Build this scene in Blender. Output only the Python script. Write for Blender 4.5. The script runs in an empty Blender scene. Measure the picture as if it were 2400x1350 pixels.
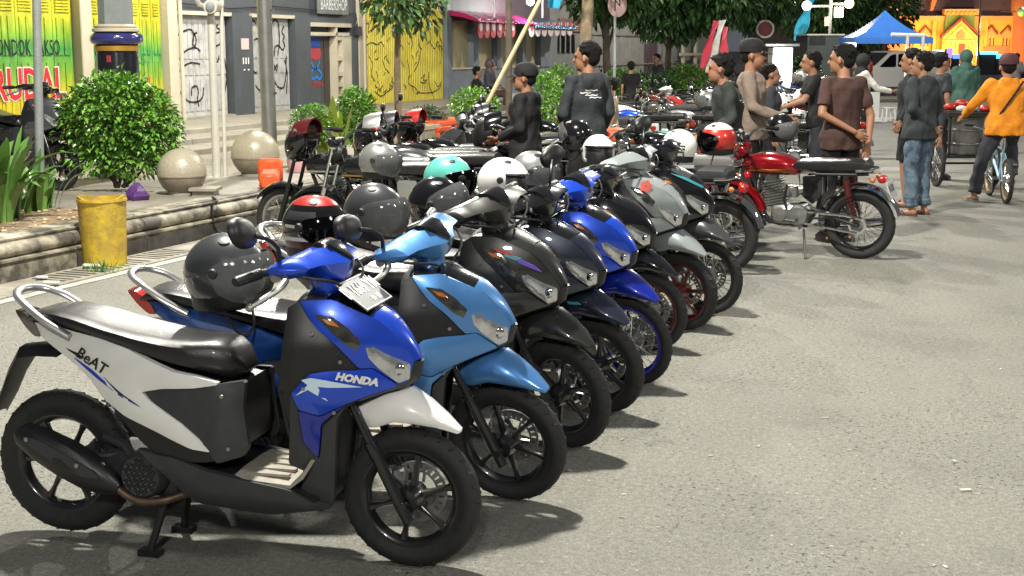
import bpy, bmesh, math, random
from mathutils import Vector, Matrix
from mathutils.geometry import delaunay_2d_cdt
random.seed(7)
R = math.radians
SC = bpy.context.scene
COL = SC.collection

# ------------------------------------------------------------------ camera
FOC, HOR, EYE, YAW = 3200.0, 115.0, 1.75, R(21.5)
PITCH = math.atan((675 - HOR) / FOC)
cam_d = bpy.data.cameras.new('camera')
cam_d.sensor_width = 36.0
cam_d.lens = FOC / 2400 * 36.0
cam_d.clip_start, cam_d.clip_end = 0.05, 1200
cam = bpy.data.objects.new('camera', cam_d)
COL.objects.link(cam)
cam.location = (0, 0, EYE)
cam.rotation_euler = (R(90) - PITCH, 0, YAW)
SC.camera = cam

# ------------------------------------------------------------------ night sky glow, street lamps, exposure
wd = bpy.data.worlds.new('World')
SC.world = wd
wd.use_nodes = True
wn = wd.node_tree.nodes
bg = wn['Background']
bg.inputs['Color'].default_value = (0.80, 0.86, 0.95, 1)
bg.inputs['Strength'].default_value = 0.12
SC.view_settings.view_transform = 'Standard'
SC.view_settings.look = 'None'
SC.view_settings.exposure = 0
SC.view_settings.gamma = 1
SC.view_settings.use_curve_mapping = False

def lamp(name, loc, watts, col=(1, .93, .8), rad=.15):
    d = bpy.data.lights.new(name, 'POINT')
    d.energy, d.color, d.shadow_soft_size = watts, col, rad
    o = bpy.data.objects.new(name, d)
    o.location = loc
    COL.objects.link(o)
    return o
# street lamps above the pavement on the row's back side, across the road, and an added fill behind the camera
lamp('street_lamp_light', (-4.3, 6.7, 8.2), 7100, (1, .965, .86), .24)
lamp('street_lamp_light', (-10.2, 18.5, 7.5), 4300, (1, .96, .85), .12)
lamp('street_lamp_light', (-4.6, 21.0, 7.5), 2700, (1, .97, .88), .15)
lamp('street_lamp_light', (-6.6, 42.0, 8.0), 4200, (1, .96, .88), .2)
lamp('street_lamp_light', (9.5, 2.0, 8.5), 2600, (1, .97, .90), .9)
lamp('street_lamp_light', (2.5, -7.5, 7.5), 3200, (1, .97, .90), .5)  # unseen fill lamp added behind the camera to brighten the near flanks
lamp('street_lamp_light', (9.0, 22.0, 8.0), 1800, (1, .95, .88), .6)
SC.cycles.use_denoising = True
SC.cycles.max_bounces = 6
SC.cycles.diffuse_bounces = 3
SC.cycles.glossy_bounces = 3
SC.cycles.transmission_bounces = 4
SC.cycles.transparent_max_bounces = 10
SC.cycles.sample_clamp_indirect = 6
SC.cycles.caustics_reflective = False
SC.cycles.caustics_refractive = False

# ------------------------------------------------------------------ pixel -> world
_cy, _sy, _cp, _sp = math.cos(YAW), math.sin(YAW), math.cos(PITCH), math.sin(PITCH)
_F = Vector((-_sy * _cp, _cy * _cp, -_sp))
_Rt = Vector((_cy, _sy, 0))
_U = _Rt.cross(_F)
_O = Vector((0, 0, EYE))
_H = Vector((-_sy, _cy, 0))
def ray(px, py): return _F + _Rt * ((px - 1200) / FOC) + _U * ((675 - py) / FOC)
def gnd(px, py, z=0.0):
    r = ray(px, py); return _O + r * ((z - EYE) / r.z)
def onx(px, py, x):
    r = ray(px, py); return _O + r * (x / r.x)
def dep(px, py, d):
    r = ray(px, py); return _O + r * (d / r.dot(_H))
CAMDIR = YAW + R(90)          # heading that looks away from the camera

# ------------------------------------------------------------------ materials
MATS = {}
def mat(name, col, rough=.5, metal=0., coat=0., noise=0., nscale=20., bump=0., bscale=80., emit=None, estr=0., dark=None, trans=0., alpha=1., spec=None, vary=None):
    if name in MATS: return MATS[name]
    m = bpy.data.materials.new(name); m.use_nodes = True
    nt = m.node_tree; N = nt.nodes; L = nt.links
    b = N['Principled BSDF']
    b.inputs['Base Color'].default_value = (*col, 1)
    b.inputs['Roughness'].default_value = rough
    b.inputs['Metallic'].default_value = metal
    b.inputs['Coat Weight'].default_value = coat
    b.inputs['Coat Roughness'].default_value = .04
    if spec is not None: b.inputs['Specular IOR Level'].default_value = spec
    if trans: b.inputs['Transmission Weight'].default_value = trans
    if alpha < 1: b.inputs['Alpha'].default_value = alpha
    if emit:
        b.inputs['Emission Color'].default_value = (*emit, 1); b.inputs['Emission Strength'].default_value = estr
    tc = None
    if noise or bump or vary:
        tc = N.new('ShaderNodeTexCoord')
    if noise:
        n = N.new('ShaderNodeTexNoise'); n.inputs['Scale'].default_value = nscale; n.inputs['Detail'].default_value = 6; n.inputs['Roughness'].default_value = .65
        L.new(tc.outputs['Object'], n.inputs['Vector'])
        r = N.new('ShaderNodeValToRGB')
        r.color_ramp.elements[0].position, r.color_ramp.elements[1].position = .32, .68
        d = dark or tuple(c * (1 - noise) for c in col)
        r.color_ramp.elements[0].color = (*d, 1); r.color_ramp.elements[1].color = (*col, 1)
        L.new(n.outputs['Fac'], r.inputs['Fac']); L.new(r.outputs['Color'], b.inputs['Base Color'])
    if vary:                                            # each object or island its own tint
        oi = N.new('ShaderNodeObjectInfo'); hs = N.new('ShaderNodeHueSaturation')
        ge = N.new('ShaderNodeNewGeometry'); ad = N.new('ShaderNodeMath'); ad.operation = 'ADD'
        fr = N.new('ShaderNodeMath'); fr.operation = 'FRACT'
        mr = N.new('ShaderNodeMapRange'); mr.inputs['To Min'].default_value = 1 - vary; mr.inputs['To Max'].default_value = 1 + vary
        L.new(oi.outputs['Random'], ad.inputs[0]); L.new(ge.outputs['Random Per Island'], ad.inputs[1]); L.new(ad.outputs[0], fr.inputs[0])
        L.new(fr.outputs[0], mr.inputs['Value']); L.new(mr.outputs['Result'], hs.inputs['Value'])
        src = b.inputs['Base Color'].links
        if src: L.new(src[0].from_socket, hs.inputs['Color'])
        else: hs.inputs['Color'].default_value = (*col, 1)
        L.new(hs.outputs['Color'], b.inputs['Base Color'])
    if bump:
        n2 = N.new('ShaderNodeTexNoise'); n2.inputs['Scale'].default_value = bscale; n2.inputs['Detail'].default_value = 5
        L.new(tc.outputs['Object'], n2.inputs['Vector'])
        bp = N.new('ShaderNodeBump'); bp.inputs['Strength'].default_value = bump; bp.inputs['Distance'].default_value = .02
        L.new(n2.outputs['Fac'], bp.inputs['Height']); L.new(bp.outputs['Normal'], b.inputs['Normal'])
    MATS[name] = m
    return m

def paint(name, col, flake=.35, rough=.35):
    return mat(name, col, rough, flake, 1.0, .12, 9)
def plastic(name, col, rough=.5, bump=.06): return mat(name, col, rough, 0, 0, .25, 30, bump, 300)
M = {}
M['black'] = plastic('black_plastic', (.011, .011, .012), .42)
M['dgrey'] = plastic('charcoal_plastic', (.035, .037, .040), .5)
M['gloss'] = mat('gloss_black', (.006, .006, .007), .16, 0, 1.0, .2, 12)
M['rubber'] = mat('tyre_rubber', (.018, .018, .018), .72, 0, 0, .4, 40, .25, 260)
M['rimblk'] = mat('black_rim', (.012, .012, .013), .3, .2, .6)
M['steel'] = mat('brushed_steel', (.55, .55, .54), .28, 1, 0, .25, 30)
M['chrome'] = mat('chrome', (.78, .78, .77), .08, 1)
M['alu'] = mat('cast_aluminium', (.42, .42, .41), .42, .9, 0, .3, 25, .1, 90)
M['forkblk'] = mat('fork_black', (.02, .02, .021), .25, .3, .5)
M['seat'] = mat('seat_vinyl', (.016, .015, .016), .34, 0, .15, .3, 14, .12, 220)
M['rail'] = mat('silver_rail', (.46, .45, .45), .3, .85)
M['lens'] = mat('headlight_lens', (.80, .81, .82), .12, .75, 1, .45, 22)
M['slens'] = mat('smoked_lens', (.14, .135, .12), .08, .6, 1, .6, 22)
M['amber'] = mat('amber_lens', (.55, .16, .03), .15, 0, 1)
M['redlens'] = mat('red_lens', (.45, .012, .012), .15, 0, 1)
M['beige'] = mat('dusty_mat', (.36, .33, .28), .8, 0, 0, .3, 18, .2, 60)
M['rust'] = mat('rusty_pipe', (.16, .11, .075), .5, .6, 0, .5, 25)
M['offwhite'] = mat('offwhite_paint', (.60, .57, .50), .4, 0, .2, .12, 6)
M['white'] = mat('white_paint', (.78, .77, .74), .3, 0, .8, .04, 5)
M['plate'] = mat('plate_black', (.09, .09, .09), .4, 0, .3, .4, 20)
M['platew'] = mat('plate_white', (.7, .7, .69), .4)
M['bluel'] = paint('royal_blue_paint', (.008, .065, .60), .35, .28)
M['blued'] = paint('deep_blue_paint', (.004, .018, .30), .3)
M['sky'] = paint('light_blue_metallic', (.085, .27, .62), .5, .36)
M['navy'] = paint('navy_metallic', (.018, .024, .046), .4)
M['bluet'] = paint('dark_blue_metallic', (.008, .06, .27), .45)
M['grey'] = paint('grey_paint', (.26, .29, .29), .1)
M['olive'] = paint('black_metallic', (.030, .030, .027), .5)
M['teal'] = mat('teal_print', (.05, .33, .38), .35, 0, .5)
M['red'] = paint('candy_red', (.30, .003, .008), .5, .22)
M['redp'] = paint('red_paint', (.45, .02, .012), .1)
M['orange'] = mat('orange_plastic', (.75, .10, .02), .45, 0, .2, .2, 8)
M['lblue'] = paint('powder_blue_paint', (.30, .52, .66), .05)
M['mint'] = paint('mint_paint', (.12, .52, .44), .1)
M['silver'] = paint('silver_paint', (.36, .36, .35), .6)
M['gold'] = mat('gold_metal', (.5, .33, .1), .3, 1)
M['gun'] = paint('gunmetal_paint', (.085, .09, .095), .5, .3)
M['visor'] = None
M['stripeb'] = mat('blue_print', (.01, .04, .45), .3, 0, .5)
M['ink'] = mat('black_print', (.01, .01, .011), .4)
M['purple'] = mat('purple_print', (.16, .08, .50), .35, 0, .4)
M['bluerim'] = mat('blue_rim', (.015, .015, .42), .25, .3, .8)
M['redrim'] = mat('maroon_rim', (.10, .012, .012), .3, .3, .5)
M['goldrim'] = mat('tan_rim', (.42, .28, .12), .35, .3)

def glass_mat(name, tint, mixf, rough=.03, haze=0., hcol=(.5, .5, .5)):
    m = bpy.data.materials.new(name); m.use_nodes = True
    nt = m.node_tree; N = nt.nodes; L = nt.links
    N.remove(N['Principled BSDF'])
    out = N['Material Output']
    tr = N.new('ShaderNodeBsdfTransparent'); tr.inputs['Color'].default_value = (*tint, 1)
    gl = N.new('ShaderNodeBsdfGlossy'); gl.inputs['Roughness'].default_value = rough; gl.inputs['Color'].default_value = (.9, .9, .9, 1)
    fr = N.new('ShaderNodeLayerWeight'); fr.inputs['Blend'].default_value = mixf
    mx = N.new('ShaderNodeMixShader')
    src = tr.outputs[0]
    if haze:                                             # diffuse mixed in, painting the visor's grey sheen as colour
        df = N.new('ShaderNodeBsdfDiffuse'); df.inputs['Color'].default_value = (*hcol, 1)
        m2 = N.new('ShaderNodeMixShader'); m2.inputs[0].default_value = haze
        L.new(src, m2.inputs[1]); L.new(df.outputs[0], m2.inputs[2]); src = m2.outputs[0]
    L.new(fr.outputs['Fresnel'], mx.inputs[0]); L.new(src, mx.inputs[1]); L.new(gl.outputs[0], mx.inputs[2]); L.new(mx.outputs[0], out.inputs['Surface'])
    return m
M['visor'] = glass_mat('clear_visor', (.72, .74, .74), .28, .08, .22, (.42, .43, .43))
M['smoke'] = glass_mat('smoked_visor', (.10, .10, .11), .3, .06)
M['window'] = glass_mat('window_glass', (.05, .055, .06), .3, .05)

# ------------------------------------------------------------------ mesh builder
class MB:
    def __init__(s): s.v = []; s.f = []
    def add(s, vs, fs, mx=None):
        o = len(s.v)
        s.v += [(mx @ Vector(p)) if mx else Vector(p) for p in vs]
        s.f += [tuple(i + o for i in f) for f in fs]
        return s
    def box(s, a, b, mx=None, bev=0):
        x0, y0, z0 = a; x1, y1, z1 = b
        if bev:
            c = bev
            vs = []
            for z, i in ((z0, c), (z0 + c, 0), (z1 - c, 0), (z1, c)):
                vs += [(x0 + i + (0 if i else c), y0 + i, z), (x1 - i - (0 if i else c), y0 + i, z), (x1 - i, y0 + i + (0 if i else c), z), (x1 - i, y1 - i - (0 if i else c), z),
                       (x1 - i - (0 if i else c), y1 - i, z), (x0 + i + (0 if i else c), y1 - i, z), (x0 + i, y1 - i - (0 if i else c), z), (x0 + i, y0 + i + (0 if i else c), z)]
            fs = [tuple(range(7, -1, -1)), tuple(range(24, 32))]
            for r in range(3):
                for k in range(8): fs.append((r * 8 + k, r * 8 + (k + 1) % 8, r * 8 + 8 + (k + 1) % 8, r * 8 + 8 + k))
            return s.add(vs, fs, mx)
        return s.add([(x0, y0, z0), (x1, y0, z0), (x1, y1, z0), (x0, y1, z0), (x0, y0, z1), (x1, y0, z1), (x1, y1, z1), (x0, y1, z1)],
                     [(3, 2, 1, 0), (4, 5, 6, 7), (0, 1, 5, 4), (1, 2, 6, 5), (2, 3, 7, 6), (3, 0, 4, 7)], mx)
    def loft(s, rings, closed=True, caps=True, mx=None):
        n = len(rings[0]); vs = [p for r in rings for p in r]; fs = []
        for i in range(len(rings) - 1):
            for k in range(n if closed else n - 1):
                a, b = i * n + k, i * n + (k + 1) % n
                fs.append((a, b, b + n, a + n))
        if caps and closed:
            fs.append(tuple(range(n - 1, -1, -1))); fs.append(tuple(range((len(rings) - 1) * n, len(rings) * n)))
        return s.add(vs, fs, mx)
    def tube(s, path, rad, n=8, caps=True, flat=1.0, mx=None):
        P = [Vector(p) for p in path]
        if not hasattr(rad, '__len__'): rad = [rad] * len(P)
        rings = []; ref = None
        for i, p in enumerate(P):
            t = (P[min(i + 1, len(P) - 1)] - P[max(i - 1, 0)])
            t = t.normalized() if t.length > 1e-9 else Vector((0, 0, 1))
            if ref is None:
                ref = Vector((0, 1, 0)) if abs(t.y) < .9 else Vector((1, 0, 0))
            u = (ref - t * ref.dot(t)).normalized(); w = t.cross(u); ref = u
            rings.append([p + (u * math.cos(2 * math.pi * k / n) + w * math.sin(2 * math.pi * k / n) * flat) * rad[i] for k in range(n)])
        return s.loft(rings, True, caps, mx)
    def lathe(s, prof, n=24, axis='z', c=(0, 0, 0), closed=False, mx=None, arc=None):
        # prof: list of (r, h) ; axis of revolution through c
        c = Vector(c); rings = []
        a0, a1 = arc or (0, 2 * math.pi)
        full = arc is None
        m = n if full else n + 1
        for r, h in prof:
            ring = []
            for k in range(m):
                a = a0 + (a1 - a0) * k / n
                ca, sa = math.cos(a) * r, math.sin(a) * r
                ring.append(c + (Vector((ca, sa, h)) if axis == 'z' else Vector((ca, h, -sa)) if axis == 'y' else Vector((h, ca, sa))))
            rings.append(ring)
        vs = [p for r in rings for p in r]; fs = []
        R_ = len(rings)
        for i in range(R_ if closed else R_ - 1):
            j = (i + 1) % R_
            for k in range(m if full else m - 1):
                fs.append((i * m + k, i * m + (k + 1) % m, j * m + (k + 1) % m, j * m + k))
        return s.add(vs, fs, mx)
    def ball(s, c, r, n=12, m=8, mx=None, rot=None):
        c = Vector(c)
        if not hasattr(r, '__len__'): r = (r, r, r)
        vs = [Vector((0, 0, 1))]; fs = []
        for i in range(1, m):
            for k in range(n):
                t, a = math.pi * i / m, 2 * math.pi * k / n
                vs.append(Vector((math.sin(t) * math.cos(a), math.sin(t) * math.sin(a), math.cos(t))))
        vs.append(Vector((0, 0, -1)))
        for k in range(n): fs.append((0, 1 + k, 1 + (k + 1) % n))
        for i in range(m - 2):
            for k in range(n):
                a, b = 1 + i * n + k, 1 + i * n + (k + 1) % n
                fs.append((a, a + n, b + n, b))
        l = len(vs) - 1
        for k in range(n): fs.append((l, l - n + (k + 1) % n, l - n + k))
        vs = [Vector((p.x * r[0], p.y * r[1], p.z * r[2])) for p in vs]
        if rot: vs = [rot @ p for p in vs]
        return s.add([p + c for p in vs], fs, mx)
    def caps(s, a, b, ra, rb, n=12):                    # tapered capsule
        a, b = Vector(a), Vector(b); t = b - a; L_ = t.length
        t = t.normalized() if L_ > 1e-6 else Vector((0, 0, 1))
        path, rad = [], []
        for k in (85, 60, 35, 10):
            path.append(a - t * ra * math.sin(R(k))); rad.append(ra * math.cos(R(k)))
        path += [a, b]; rad += [ra, rb]
        for k in (10, 35, 60, 85):
            path.append(b + t * rb * math.sin(R(k))); rad.append(rb * math.cos(R(k)))
        return s.tube(path, rad, n)
    def mesh(s, name, smooth=40):
        me = bpy.data.meshes.new(name)
        me.from_pydata([tuple(p) for p in s.v], [], s.f)
        bm = bmesh.new(); bm.from_mesh(me)
        bmesh.ops.recalc_face_normals(bm, faces=bm.faces); bm.to_mesh(me); bm.free()
        finish(me, smooth)
        return me
def finish(me, smooth=40):
    if smooth:
        me.polygons.foreach_set('use_smooth', [True] * len(me.polygons))
        me.set_sharp_from_angle(angle=R(smooth))
    me.materials.append(None)
    me.update()

def obj(name, me, m=None, parent=None, smooth=40, loc=None, rot=None, mx=None):
    if isinstance(me, MB): me = me.mesh(name, smooth)
    o = bpy.data.objects.new(name, me); COL.objects.link(o)
    if m is not None:
        mm = M[m] if isinstance(m, str) else m
        o.material_slots[0].link = 'OBJECT'; o.material_slots[0].material = mm
    if parent is not None: o.parent = parent
    if mx is not None: o.matrix_local = mx
    if loc is not None: o.location = loc
    if rot is not None: o.rotation_euler = rot
    return o
def tag(o, label=None, cat=None, group=None, kind=None):
    if label: o['label'] = label
    if cat: o['category'] = cat
    if group: o['group'] = group
    if kind: o['kind'] = kind
    return o
def thing(name, label, cat, loc=(0, 0, 0), rz=0., group=None, roll=0.):
    o = bpy.data.objects.new(name, None); COL.objects.link(o)
    o.empty_display_size = .2
    o.matrix_world = Matrix.Translation(loc) @ Matrix.Rotation(rz, 4, 'Z') @ Matrix.Rotation(roll, 4, 'X')
    return tag(o, label, cat, group)
def struct(name, me, m, parent=None, smooth=40, kind='structure', **k):
    o = obj(name, me, m, parent, smooth, **k)
    if parent is None: o['kind'] = kind
    return o

def interp(tab, x):
    if x <= tab[0][0]: return tab[0][1]
    for (a, p), (b, q) in zip(tab, tab[1:]):
        if x <= b: return p + (q - p) * (x - a) / (b - a)
    return tab[-1][1]
def smooth_line(pts, k=3, closed=True, cut=.2):                  # Chaikin-like rounding that keeps the shape
    P = [Vector(p) for p in pts]
    for _ in range(k):
        Q = []
        n = len(P)
        for i in range(n if closed else n - 1):
            a, b = P[i], P[(i + 1) % n]
            Q += [a.lerp(b, cut), a.lerp(b, 1 - cut)]
        if not closed: Q = [P[0]] + Q + [P[-1]]
        P = Q
    return P
def inside(p, poly):
    x, y = p; c = False; n = len(poly)
    for i in range(n):
        x1, y1 = poly[i]; x2, y2 = poly[(i + 1) % n]
        if (y1 > y) != (y2 > y) and x < (x2 - x1) * (y - y1) / (y2 - y1) + x1: c = not c
    return c
def edist(p, poly):
    best = 9.; n = len(poly); px, py = p
    for i in range(n):
        ax, ay = poly[i]; bx, by = poly[(i + 1) % n]
        dx, dy = bx - ax, by - ay; l = dx * dx + dy * dy
        t = max(0., min(1., ((px - ax) * dx + (py - ay) * dy) / l)) if l > 1e-12 else 0
        d = math.hypot(px - ax - dx * t, py - ay - dy * t)
        if d < best: best = d
    return best
def tri2d(poly, grid):
    pts = []; n = len(poly)
    for i in range(n):
        a, b = Vector(poly[i][:2]), Vector(poly[(i + 1) % n][:2]); k = max(1, int((b - a).length / grid))
        for j in range(k): pts.append(a.lerp(b, j / k))
    nb = len(pts); pl = [tuple(p) for p in pts]
    x0, x1 = min(p[0] for p in pl), max(p[0] for p in pl); y0, y1 = min(p[1] for p in pl), max(p[1] for p in pl)
    inn = []
    iy = 0; y = y0 + grid * .5
    while y < y1:
        x = x0 + grid * (.5 if iy % 2 else .95)
        while x < x1:
            if inside((x, y), pl) and edist((x, y), pl) > grid * .45: inn.append(Vector((x, y)))
            x += grid
        y += grid * .87; iy += 1
    ed = [(i, (i + 1) % nb) for i in range(nb)]
    vs, es, fs, *_ = delaunay_2d_cdt(pts + inn, ed, [], 1, 1e-6)
    return [tuple(p) for p in vs], [tuple(f) for f in fs], pl
def panel(mb, outline, wf, side=-1, thick=.02, bulge=.006, soft=.015, grid=.035, rnd=1):
    """body panel: an outline in the bike's side view laid on the body's flank, with rounded border and real thickness"""
    poly = [tuple(p) for p in (smooth_line(outline, rnd, True, .08) if rnd else [Vector(p) for p in outline])]
    vs, fs, pl = tri2d(poly, grid)
    cnt = {}
    for f in fs:
        for i in range(len(f)):
            e = tuple(sorted((f[i], f[(i + 1) % len(f)]))); cnt[e] = cnt.get(e, 0) + 1
    bnd = [e for e, c in cnt.items() if c == 1]
    V = []
    for x, z in vs:
        d = edist((x, z), pl)
        V.append((x, side * (wf(x, z) + bulge * (1 - math.exp(-d / soft))), z))
    F = list(fs); back = {}
    for e in bnd:
        for i in e:
            if i not in back:
                x, z = vs[i]; back[i] = len(V); V.append((x, side * max(.002, wf(x, z) - thick), z))
        F.append((e[0], e[1], back[e[1]], back[e[0]]))
    return mb.add(V, F)
def solid(mb, outline, wf, grid=.05, rnd=1):             # both flanks and the bridge between them
    poly = [tuple(p) for p in (smooth_line(outline, rnd) if rnd else outline)]
    vs, fs, pl = tri2d(poly, grid)
    cnt = {}
    for f in fs:
        for i in range(len(f)):
            e = tuple(sorted((f[i], f[(i + 1) % len(f)]))); cnt[e] = cnt.get(e, 0) + 1
    n = len(vs)
    V = [(x, -wf(x, z), z) for x, z in vs] + [(x, wf(x, z), z) for x, z in vs]
    F = list(fs) + [tuple(i + n for i in f) for f in fs]
    for e, c in cnt.items():
        if c == 1: F.append((e[0], e[1], e[1] + n, e[0] + n))
    return mb.add(V, F)
def strip(mb, line, wf, crown=.02, n=8, up=(0, 0, 1), thick=.01):
    """sheet carried across the bike along a side-view line, arched in the middle"""
    rings = []
    L_ = [Vector((p[0], 0, p[1])) for p in line]
    for i, p in enumerate(L_):
        t = (L_[min(i + 1, len(L_) - 1)] - L_[max(i - 1, 0)]).normalized()
        nn = Vector((0, 1, 0)).cross(t).normalized()
        if nn.dot(Vector(up)) < 0: nn = -nn
        w = wf(p.x, p.z)
        top = [p + Vector((0, w * (2 * k / n - 1), 0)) + nn * crown * (1 - (2 * k / n - 1) ** 2) for k in range(n + 1)]
        bot = [q - nn * thick for q in reversed(top)]
        rings.append(top + bot)
    return mb.loft(rings)
def text_mesh(s, size=1., shear=0., bold=0., align='CENTER'):
    cu = bpy.data.curves.new('lettering', 'FONT'); cu.body = s; cu.size = size; cu.shear = shear; cu.offset = bold
    cu.align_x = align; cu.align_y = 'CENTER'; cu.resolution_u = 2; cu.fill_mode = 'FRONT'
    o = bpy.data.objects.new('lettering', cu); COL.objects.link(o)
    dg = bpy.context.evaluated_depsgraph_get()
    me = bpy.data.meshes.new_from_object(o.evaluated_get(dg))
    bpy.data.objects.remove(o)
    vs = [v.co.copy() for v in me.vertices]; fs = [tuple(p.vertices) for p in me.polygons]
    bpy.data.meshes.remove(me)
    return vs, fs
def drape_text(s, org, ang, size, wf, off=.004, shear=0., bold=0.):
    vs, fs = text_mesh(s, size, shear, bold); ca, sa = math.cos(ang), math.sin(ang); mb = MB()
    V = []
    for p in vs:
        x = org[0] + p.x * ca - p.y * sa; z = org[1] + p.x * sa + p.y * ca
        V.append((x, -(wf(x, z) + off), z))
    return mb.add(V, fs)

# ================================================================== wheels
CACHE = {}
def cached(key, fn, smooth=40):
    if key not in CACHE: CACHE[key] = fn().mesh(key.split(':')[0], smooth)
    return CACHE[key]
def tyre_mb(r, w):
    prof = []
    for k in range(15):
        a = R(-128 + 256 * k / 14)
        prof.append((r - w * .5 + math.cos(a) * w * .5, math.sin(a) * w * .5 * 1.02))
    prof += [(r - w * 1.02, w * .34), (r - w * 1.02, -w * .34)]
    mb = MB().lathe(prof, 48, 'y', closed=True)
    for s in (-1, 1):                                    # shallow tread cuts standing just off the shoulder
        for k in range(30):
            a = 2 * math.pi * (k + (0 if s > 0 else .5)) / 30
            mx = Matrix.Rotation(a, 4, 'Y') @ Matrix.Translation((r - w * .085, s * w * .25, 0)) @ Matrix.Rotation(R(35 * s), 4, 'X')
            mb.box((-.004, -w * .14, -.009), (w * .015, w * .14, .009), mx @ Matrix.Rotation(R(30 * s), 4, 'Z'))
    return mb
def rim_mb(r, w, style):
    ri = r - w * .93
    prof = [(ri, -w * .36), (ri + .006, -w * .30), (ri - .012, -w * .22), (ri - .020, 0), (ri - .012, w * .22), (ri + .006, w * .30), (ri, w * .36), (ri - .006, w * .36), (ri - .018, w * .25), (ri - .030, 0), (ri - .018, -w * .25), (ri - .006, -w * .36)]
    mb = MB().lathe(prof, 40, 'y', closed=True)
    if style == 'cast':
        mb.lathe([(.012, -.062), (.040, -.060), (.046, -.03), (.052, 0), (.046, .03), (.040, .055), (.012, .058)], 20, 'y')
        for k in range(6):
            mx = Matrix.Rotation(2 * math.pi * k / 6 + .26, 4, 'Y')
            rings = []
            for q, hw, hd in ((.03, .017, .020), (.07, .011, .014), (ri * .62, .008, .011), (ri - .045, .010, .012), (ri - .015, .017, .016)):
                rings.append([(q, -hd, -hw * .5), (q, -hd * .5, -hw), (q, hd * .5, -hw), (q, hd, -hw * .5), (q, hd, hw * .5), (q, hd * .5, hw), (q, -hd * .5, hw), (q, -hd, hw * .5)])
            mb.loft(rings, mx=mx)
    return mb
def spokes_mb(r, w):
    ri = r - w * .98; mb = MB()
    for k in range(36):
        a = 2 * math.pi * k / 36; b = a + (.55 if k % 2 else -.55); s = .035 if (k // 2) % 2 else -.035
        mb.tube([(math.cos(b) * .04, s, math.sin(b) * .04), (math.cos(a) * ri, 0, math.sin(a) * ri)], .0022, 4, False)
    return mb
def hub_mb():
    return MB().lathe([(.008, -.075), (.02, -.07), (.02, -.05), (.046, -.045), (.046, -.03), (.028, -.02), (.028, .02), (.055, .03), (.058, .05), (.02, .055), (.008, .075)], 20, 'y')
def disc_mb():
    mb = MB()
    for (a, b) in ((.070, .078), (.098, .108)):
        mb.lathe([(a, -.002), (b, -.002), (b, .002), (a, .002)], 36, 'y', closed=True)
    for k in range(24):
        a0 = 2 * math.pi * k / 24
        mb.lathe([(.077, -.002), (.099, -.002), (.099, .002), (.077, .002)], 2, 'y', closed=True, arc=(a0, a0 + .17))
    for k in range(5):
        a = 2 * math.pi * k / 5
        mb.tube([(math.cos(a) * .04, 0, math.sin(a) * .04), (math.cos(a + .2) * .074, 0, math.sin(a + .2) * .074)], .006, 5)
    return mb
def wheel(parent, name, x, z, r, w, style, rim, mx, disc=None, spk='steel'):
    o = obj(name, cached(f'tyre:{r}:{w}', lambda: tyre_mb(r, w), 35), 'rubber', parent, mx=mx @ Matrix.Translation((x, 0, z)) @ Matrix.Rotation(random.uniform(0, 6), 4, 'Y'))
    obj('rim', cached(f'rim:{r}:{w}:{style}', lambda: rim_mb(r, w, style)), rim, o)
    if style != 'cast':
        obj('spokes', cached(f'spokes:{r}:{w}', lambda: spokes_mb(r, w), 0), spk, o)
        obj('hub', cached('hub', hub_mb), 'alu', o)
    if disc is not None: obj('brake_disc', cached('brake_disc', disc_mb, 0), 'alu', o, loc=(0, disc, 0))
    return o

# ================================================================== scooter (x forward, y to its left, z up; origin under the rear axle)
def wr(x, z):
    b = interp([(-.22, .045), (-.1, .082), (.05, .120), (.25, .158), (.45, .172), (.6, .168), (.72, .12)], x)
    return b * interp([(.4, 1.08), (.6, 1.0), (.75, .90), (.9, .72)], z)
def wf(x, z):
    t = max(0., min(1., (x - .86) / .40))
    b = .205 - .165 * t ** 1.5
    return b * interp([(.22, .62), (.45, .82), (.62, 1.0), (.80, 1.0), (.95, .74)], z)
def wfl(x, z): return interp([(.18, .13), (.24, .175), (.33, .19)], z) * interp([(.4, .92), (.6, 1), (.95, 1), (1.02, .7)], x)
SEAT = dict(top=[(-.17, .815), (-.15, .838), (-.10, .852), (-.03, .856), (.06, .843), (.18, .812), (.28, .793), (.39, .778), (.49, .774), (.57, .776), (.61, .762), (.645, .725), (.662, .68)],
            bot=[(-.17, .800), (-.06, .812), (.047, .79), (.14, .768), (.25, .74), (.35, .703), (.42, .68), (.5, .660), (.56, .646), (.62, .628), (.65, .640), (.662, .665)],
            wid=[(-.17, .065), (-.13, .095), (-.03, .125), (.1, .140), (.3, .148), (.48, .138), (.58, .112), (.635, .085), (.662, .055)])
def seat_mb(S=SEAT, n=16):
    rings = []; x0, x1 = S['top'][0][0], S['top'][-1][0]
    for i in range(25):
        x = x0 + (x1 - x0) * i / 24
        zt, zb, w = interp(S['top'], x), interp(S['bot'], x), interp(S['wid'], x)
        zm, h = (zt + zb) / 2, max(.006, (zt - zb) / 2); ring = []
        for k in range(n):
            a = 2 * math.pi * k / n; c, s_ = math.cos(a), math.sin(a)
            e = .55
            ring.append((x, w * math.copysign(abs(c) ** e, c), zm + h * math.copysign(abs(s_) ** (.6), s_)))
        rings.append(ring)
    mb = MB().loft(rings)
    return mb
P_COVER = [(-.141, .802), (-.088, .800), (.043, .783), (.14, .773), (.262, .744), (.367, .702), (.445, .676), (.527, .664), (.606, .647), (.604, .639), (.519, .624), (.403, .616), (.325, .599), (.35, .571), (.47, .503), (.535, .452), (.579, .409), (.51, .416), (.384, .465), (.261, .509), (.168, .562), (.111, .626), (.043, .674), (-.048, .72), (-.110, .755)]
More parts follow.
